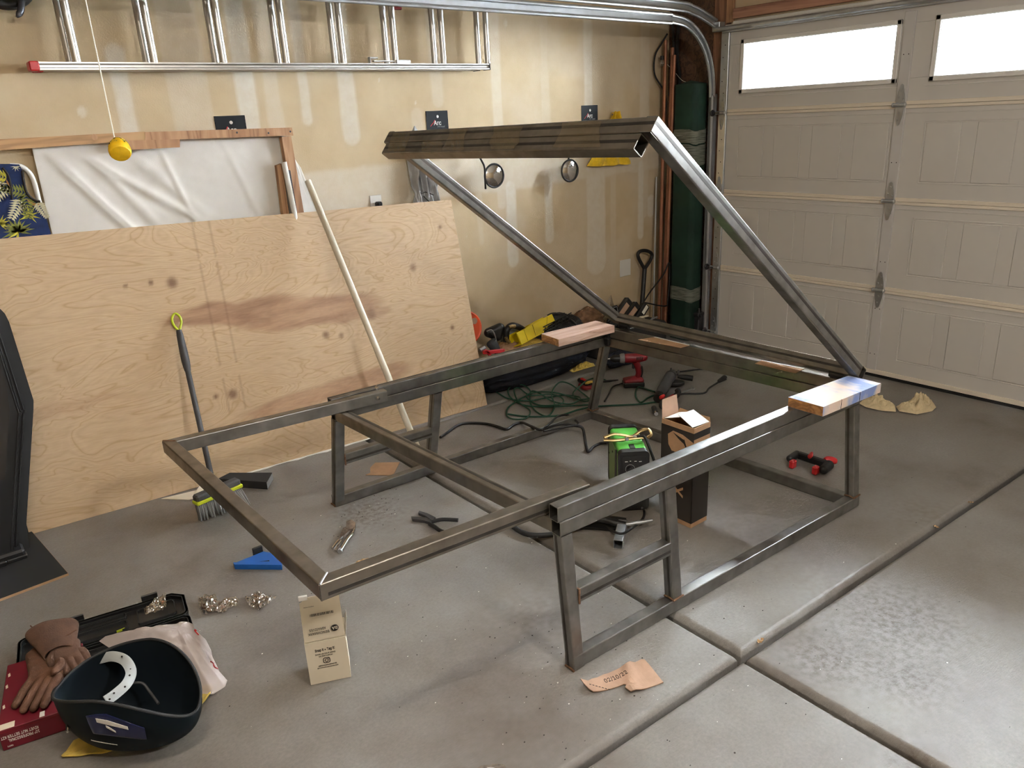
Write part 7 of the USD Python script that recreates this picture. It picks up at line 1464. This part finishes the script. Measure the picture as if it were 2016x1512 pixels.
for k, (a, b) in enumerate((((3.9161, 3.6000, 0.2601), (4.0761, 3.6000, 0.2661)), ((4.0769, 3.6000, 0.2206), (4.1755, 3.6000, 0.2392)))):
    single('white_splint', sweep([a, (V(*a) + V(*b)) / 2 + V(0, 0, 0.008), b], [0.004, 0.009, 0.006], 7), 'paper_cream' if k == 0 else 'mid_grey', ('white' if k == 0 else 'grey') + ' jagged strip poking out of the clamp bin', 'strip', 40, 'strips poking out of the bin')
single('clear_bag_tip', trimesh.convex.convex_hull(np.array([(3.8294, 3.8000, 0.3556), (3.9230, 3.8200, 0.4180), (3.9386, 3.8000, 0.3203), (3.8139, 3.7800, 0.3169), (3.8349, 3.7500, 0.3252)])), 'clear_film', 'peak of a clear plastic bag against the wall behind the clamps', 'plastic bag', False)

# ================================================================ THE CORNER
pad = thing('green_pad', 'tall dark green padded roll bound with clear wrap standing in the corner', 'padded roll', (4.52, 3.645, 0))
pp_ = Polygon(round_rect(0.15, 0.205, 0.045, 5))
PADM = frame_matrix(V(1, 0, 0), V(0, 1, 0), V(0, 0, 1), (4.545, 3.648, 0.001))
padm = prism(pp_, 1.80, PADM)
def padf(U, Wv):
    R = round_rect(0.15, 0.205, 0.045, 8); k = len(R); a = U * k; i = np.floor(a).astype(int) % k; t = (a - np.floor(a))[..., None]; e = R[i] * (1-t) + R[(i+1) % k] * t
    z = 0.001 + 1.845 * Wv; s = 1 - 0.16 * np.clip((Wv - 0.985) / 0.015, 0, 1) ** 2 + 0.02 * (meshkit.noise(np.stack([Wv * 14, U * 5, U * 0], -1)) - 0.5)
    s = s * np.where(Wv >= 0.9999, 0.0, 1.0)
    return np.stack([4.545 + e[..., 0] * s, 3.648 + e[..., 1] * s, z], -1)
part(pad, 'roll', fixn(grid_mesh(padf, 57, 80)), 'green_pad', 50)
for z0, z1 in ((1.43, 1.52), (1.28, 1.42), (0.30, 0.40)):
    def wf_(U, Wv):
        R = round_rect(0.156, 0.211, 0.048, 8); k = len(R); a = U * k; i = np.floor(a).astype(int) % k; t = (a - np.floor(a))[..., None]; e = R[i] * (1-t) + R[(i+1) % k] * t
        s = 1 + 0.02 * meshkit.noise(np.stack([U * 9, Wv * 7, U * 0 + z0], -1)); return np.stack([4.545 + e[..., 0] * s, 3.648 + e[..., 1] * s, z0 + (z1 - z0) * Wv + 0.008 * np.sin(U * 17)], -1)
    part(pad, 'wrap', grid_mesh(wf_, 57, 14), 'stretch_wrap', True)
# bundle of copper-brown pipes
for k, (bx_, by_, tx, ty) in enumerate(((4.455, 3.765, 4.52, 3.780), (4.470, 3.795, 4.535, 3.812), (4.44, 3.812, 4.50, 3.845))):
    t = single('pipe', rod((bx_, by_, 0.001), (tx, ty, 2.02 + 0.05 * k), 0.0135, 14), 'copper', ('reddish brown pipe nearest the green roll in the corner', 'middle reddish brown pipe of the three in the corner', 'reddish brown pipe nearest the drywall in the corner')[k], 'pipe', 40, 'pipes in the corner')
single('grey_rod', rod((4.36, 3.80, 0.001), (4.46, 3.875, 1.2), 0.007, 10), 'galvanised', 'thin grey rod leaning between the shovel and the pipes', 'rod')
# shovel with a D grip
sv = thing('shovel', 'black shovel with a D-shaped grip standing in the corner', 'shovel', (4.30, 3.80, 0))
s0, s1 = V(*(4.2009, 3.7800, 0.1884)), V(*(4.3018, 3.8400, 0.5426))
part(sv, 'shaft', sweep([s0 + V(0.02, -0.02, -0.20), s0, (s0 + s1)/2, s1], [0.020, 0.019, 0.017, 0.017], 14), 'black_plastic')
dg = [s1, (4.2449, 3.8450, 0.6267), (4.2334, 3.8450, 0.6661), (4.2663, 3.8450, 0.6840), (4.3334, 3.8450, 0.6747), (4.3848, 3.8450, 0.6447), (4.3742, 3.8450, 0.6040), s1]
part(sv, 'grip', sweep(smooth_path(dg, 6), 0.013, 12), 'black_plastic')
part(sv, 'blade', fixn(slab_quad([s0 + V(-0.05, -0.05, -0.19), s0 + V(0.09, -0.05, -0.19), s0 + V(0.08, -0.03, -0.02), s0 + V(-0.05, -0.03, -0.02)], V(0, 1, 0), 0.006)), 'dark_steel', False)
cord('corner_cord', [(4.0892, 3.7000, 0.2927), (4.1540, 3.7000, 0.3568), (4.2421, 3.7200, 0.4070), (4.40, 3.74, 0.50), (4.455, 3.735, 0.58), (4.46, 3.732, 0.45), (4.43, 3.72, 0.30), (4.40, 3.72, 0.26), (4.1543, 3.7000, 0.3339)], 0.005, 'black_rubber', 'thin black cord looped around the shovel and pipes')
# cables and clear bulbs of a light string down the corner stud
ls = thing('light_string', 'black string of clear bulbs hanging down the corner stud', 'string lights', (4.6, 3.85, 1.2))
wpath = [(4.50, 3.83, 2.16), (4.47, 3.855, 2.10), (4.42, 3.87, 2.02), (4.42, 3.87, 1.90), (4.50, 3.86, 1.80), (4.53, 3.855, 1.72), (4.52, 3.86, 1.55), (4.50, 3.86, 1.42), (4.52, 3.86, 1.2), (4.50, 3.865, 0.9)]
part(ls, 'wire', sweep(smooth_path(wpath, 8), 0.006, 8), 'black_rubber')
part(ls, 'wire', sweep(smooth_path([(4.56, 3.84, 2.25), (4.58, 3.835, 2.0), (4.555, 3.84, 1.8), (4.58, 3.84, 1.6), (4.56, 3.845, 1.3), (4.565, 3.85, 1.0)], 8), 0.010, 8), 'black_rubber')
part(ls, 'wire', sweep(smooth_path([(4.62, 3.83, 2.25), (4.60, 3.825, 2.05), (4.63, 3.82, 1.85), (4.61, 3.83, 1.7)], 8), 0.012, 8), 'black_rubber')
part(ls, 'twine', sweep(smooth_path([(4.50, 3.85, 1.98), (4.55, 3.81, 1.92), (4.61, 3.79, 1.86), (4.66, 3.78, 1.84)], 5), 0.0015, 5), 'string_white')
for p in ((4.46, 3.84, 1.985), (4.54, 3.83, 1.745), (4.565, 3.815, 1.69), (4.50, 3.84, 1.455)):
    b_ = part(ls, 'bulb', lathe([(0, -0.038), (0.014, -0.034), (0.022, -0.020), (0.020, -0.004), (0.011, 0.010), (0, 0.010)], 20, p), 'clear_film')
    part(b_, 'socket', lathe([(0, 0.008), (0.013, 0.008), (0.012, 0.034), (0, 0.036)], 14, p), 'black_plastic')
jk = thing('jack_stand', 'black metal bracket post standing on the floor beside the green roll', 'bracket', (4.58, 3.53, 0))
part(jk, 'post', bx((4.53, 3.505, 0.001), (4.60, 3.545, 0.19), 0.004), 'dark_steel', False)
part(jk, 'head', cat(bx((4.52, 3.50, 0.19), (4.61, 3.555, 0.215), 0.004), rod((4.54, 3.51, 0.2), (4.54, 3.51, 0.25), 0.008), rod((4.53, 3.50, 0.17), (4.53, 3.48, 0.20), 0.009)), 'dark_steel')
UsdGeom.Imageable(stage.GetPrimAtPath('/World')).GetPrim()
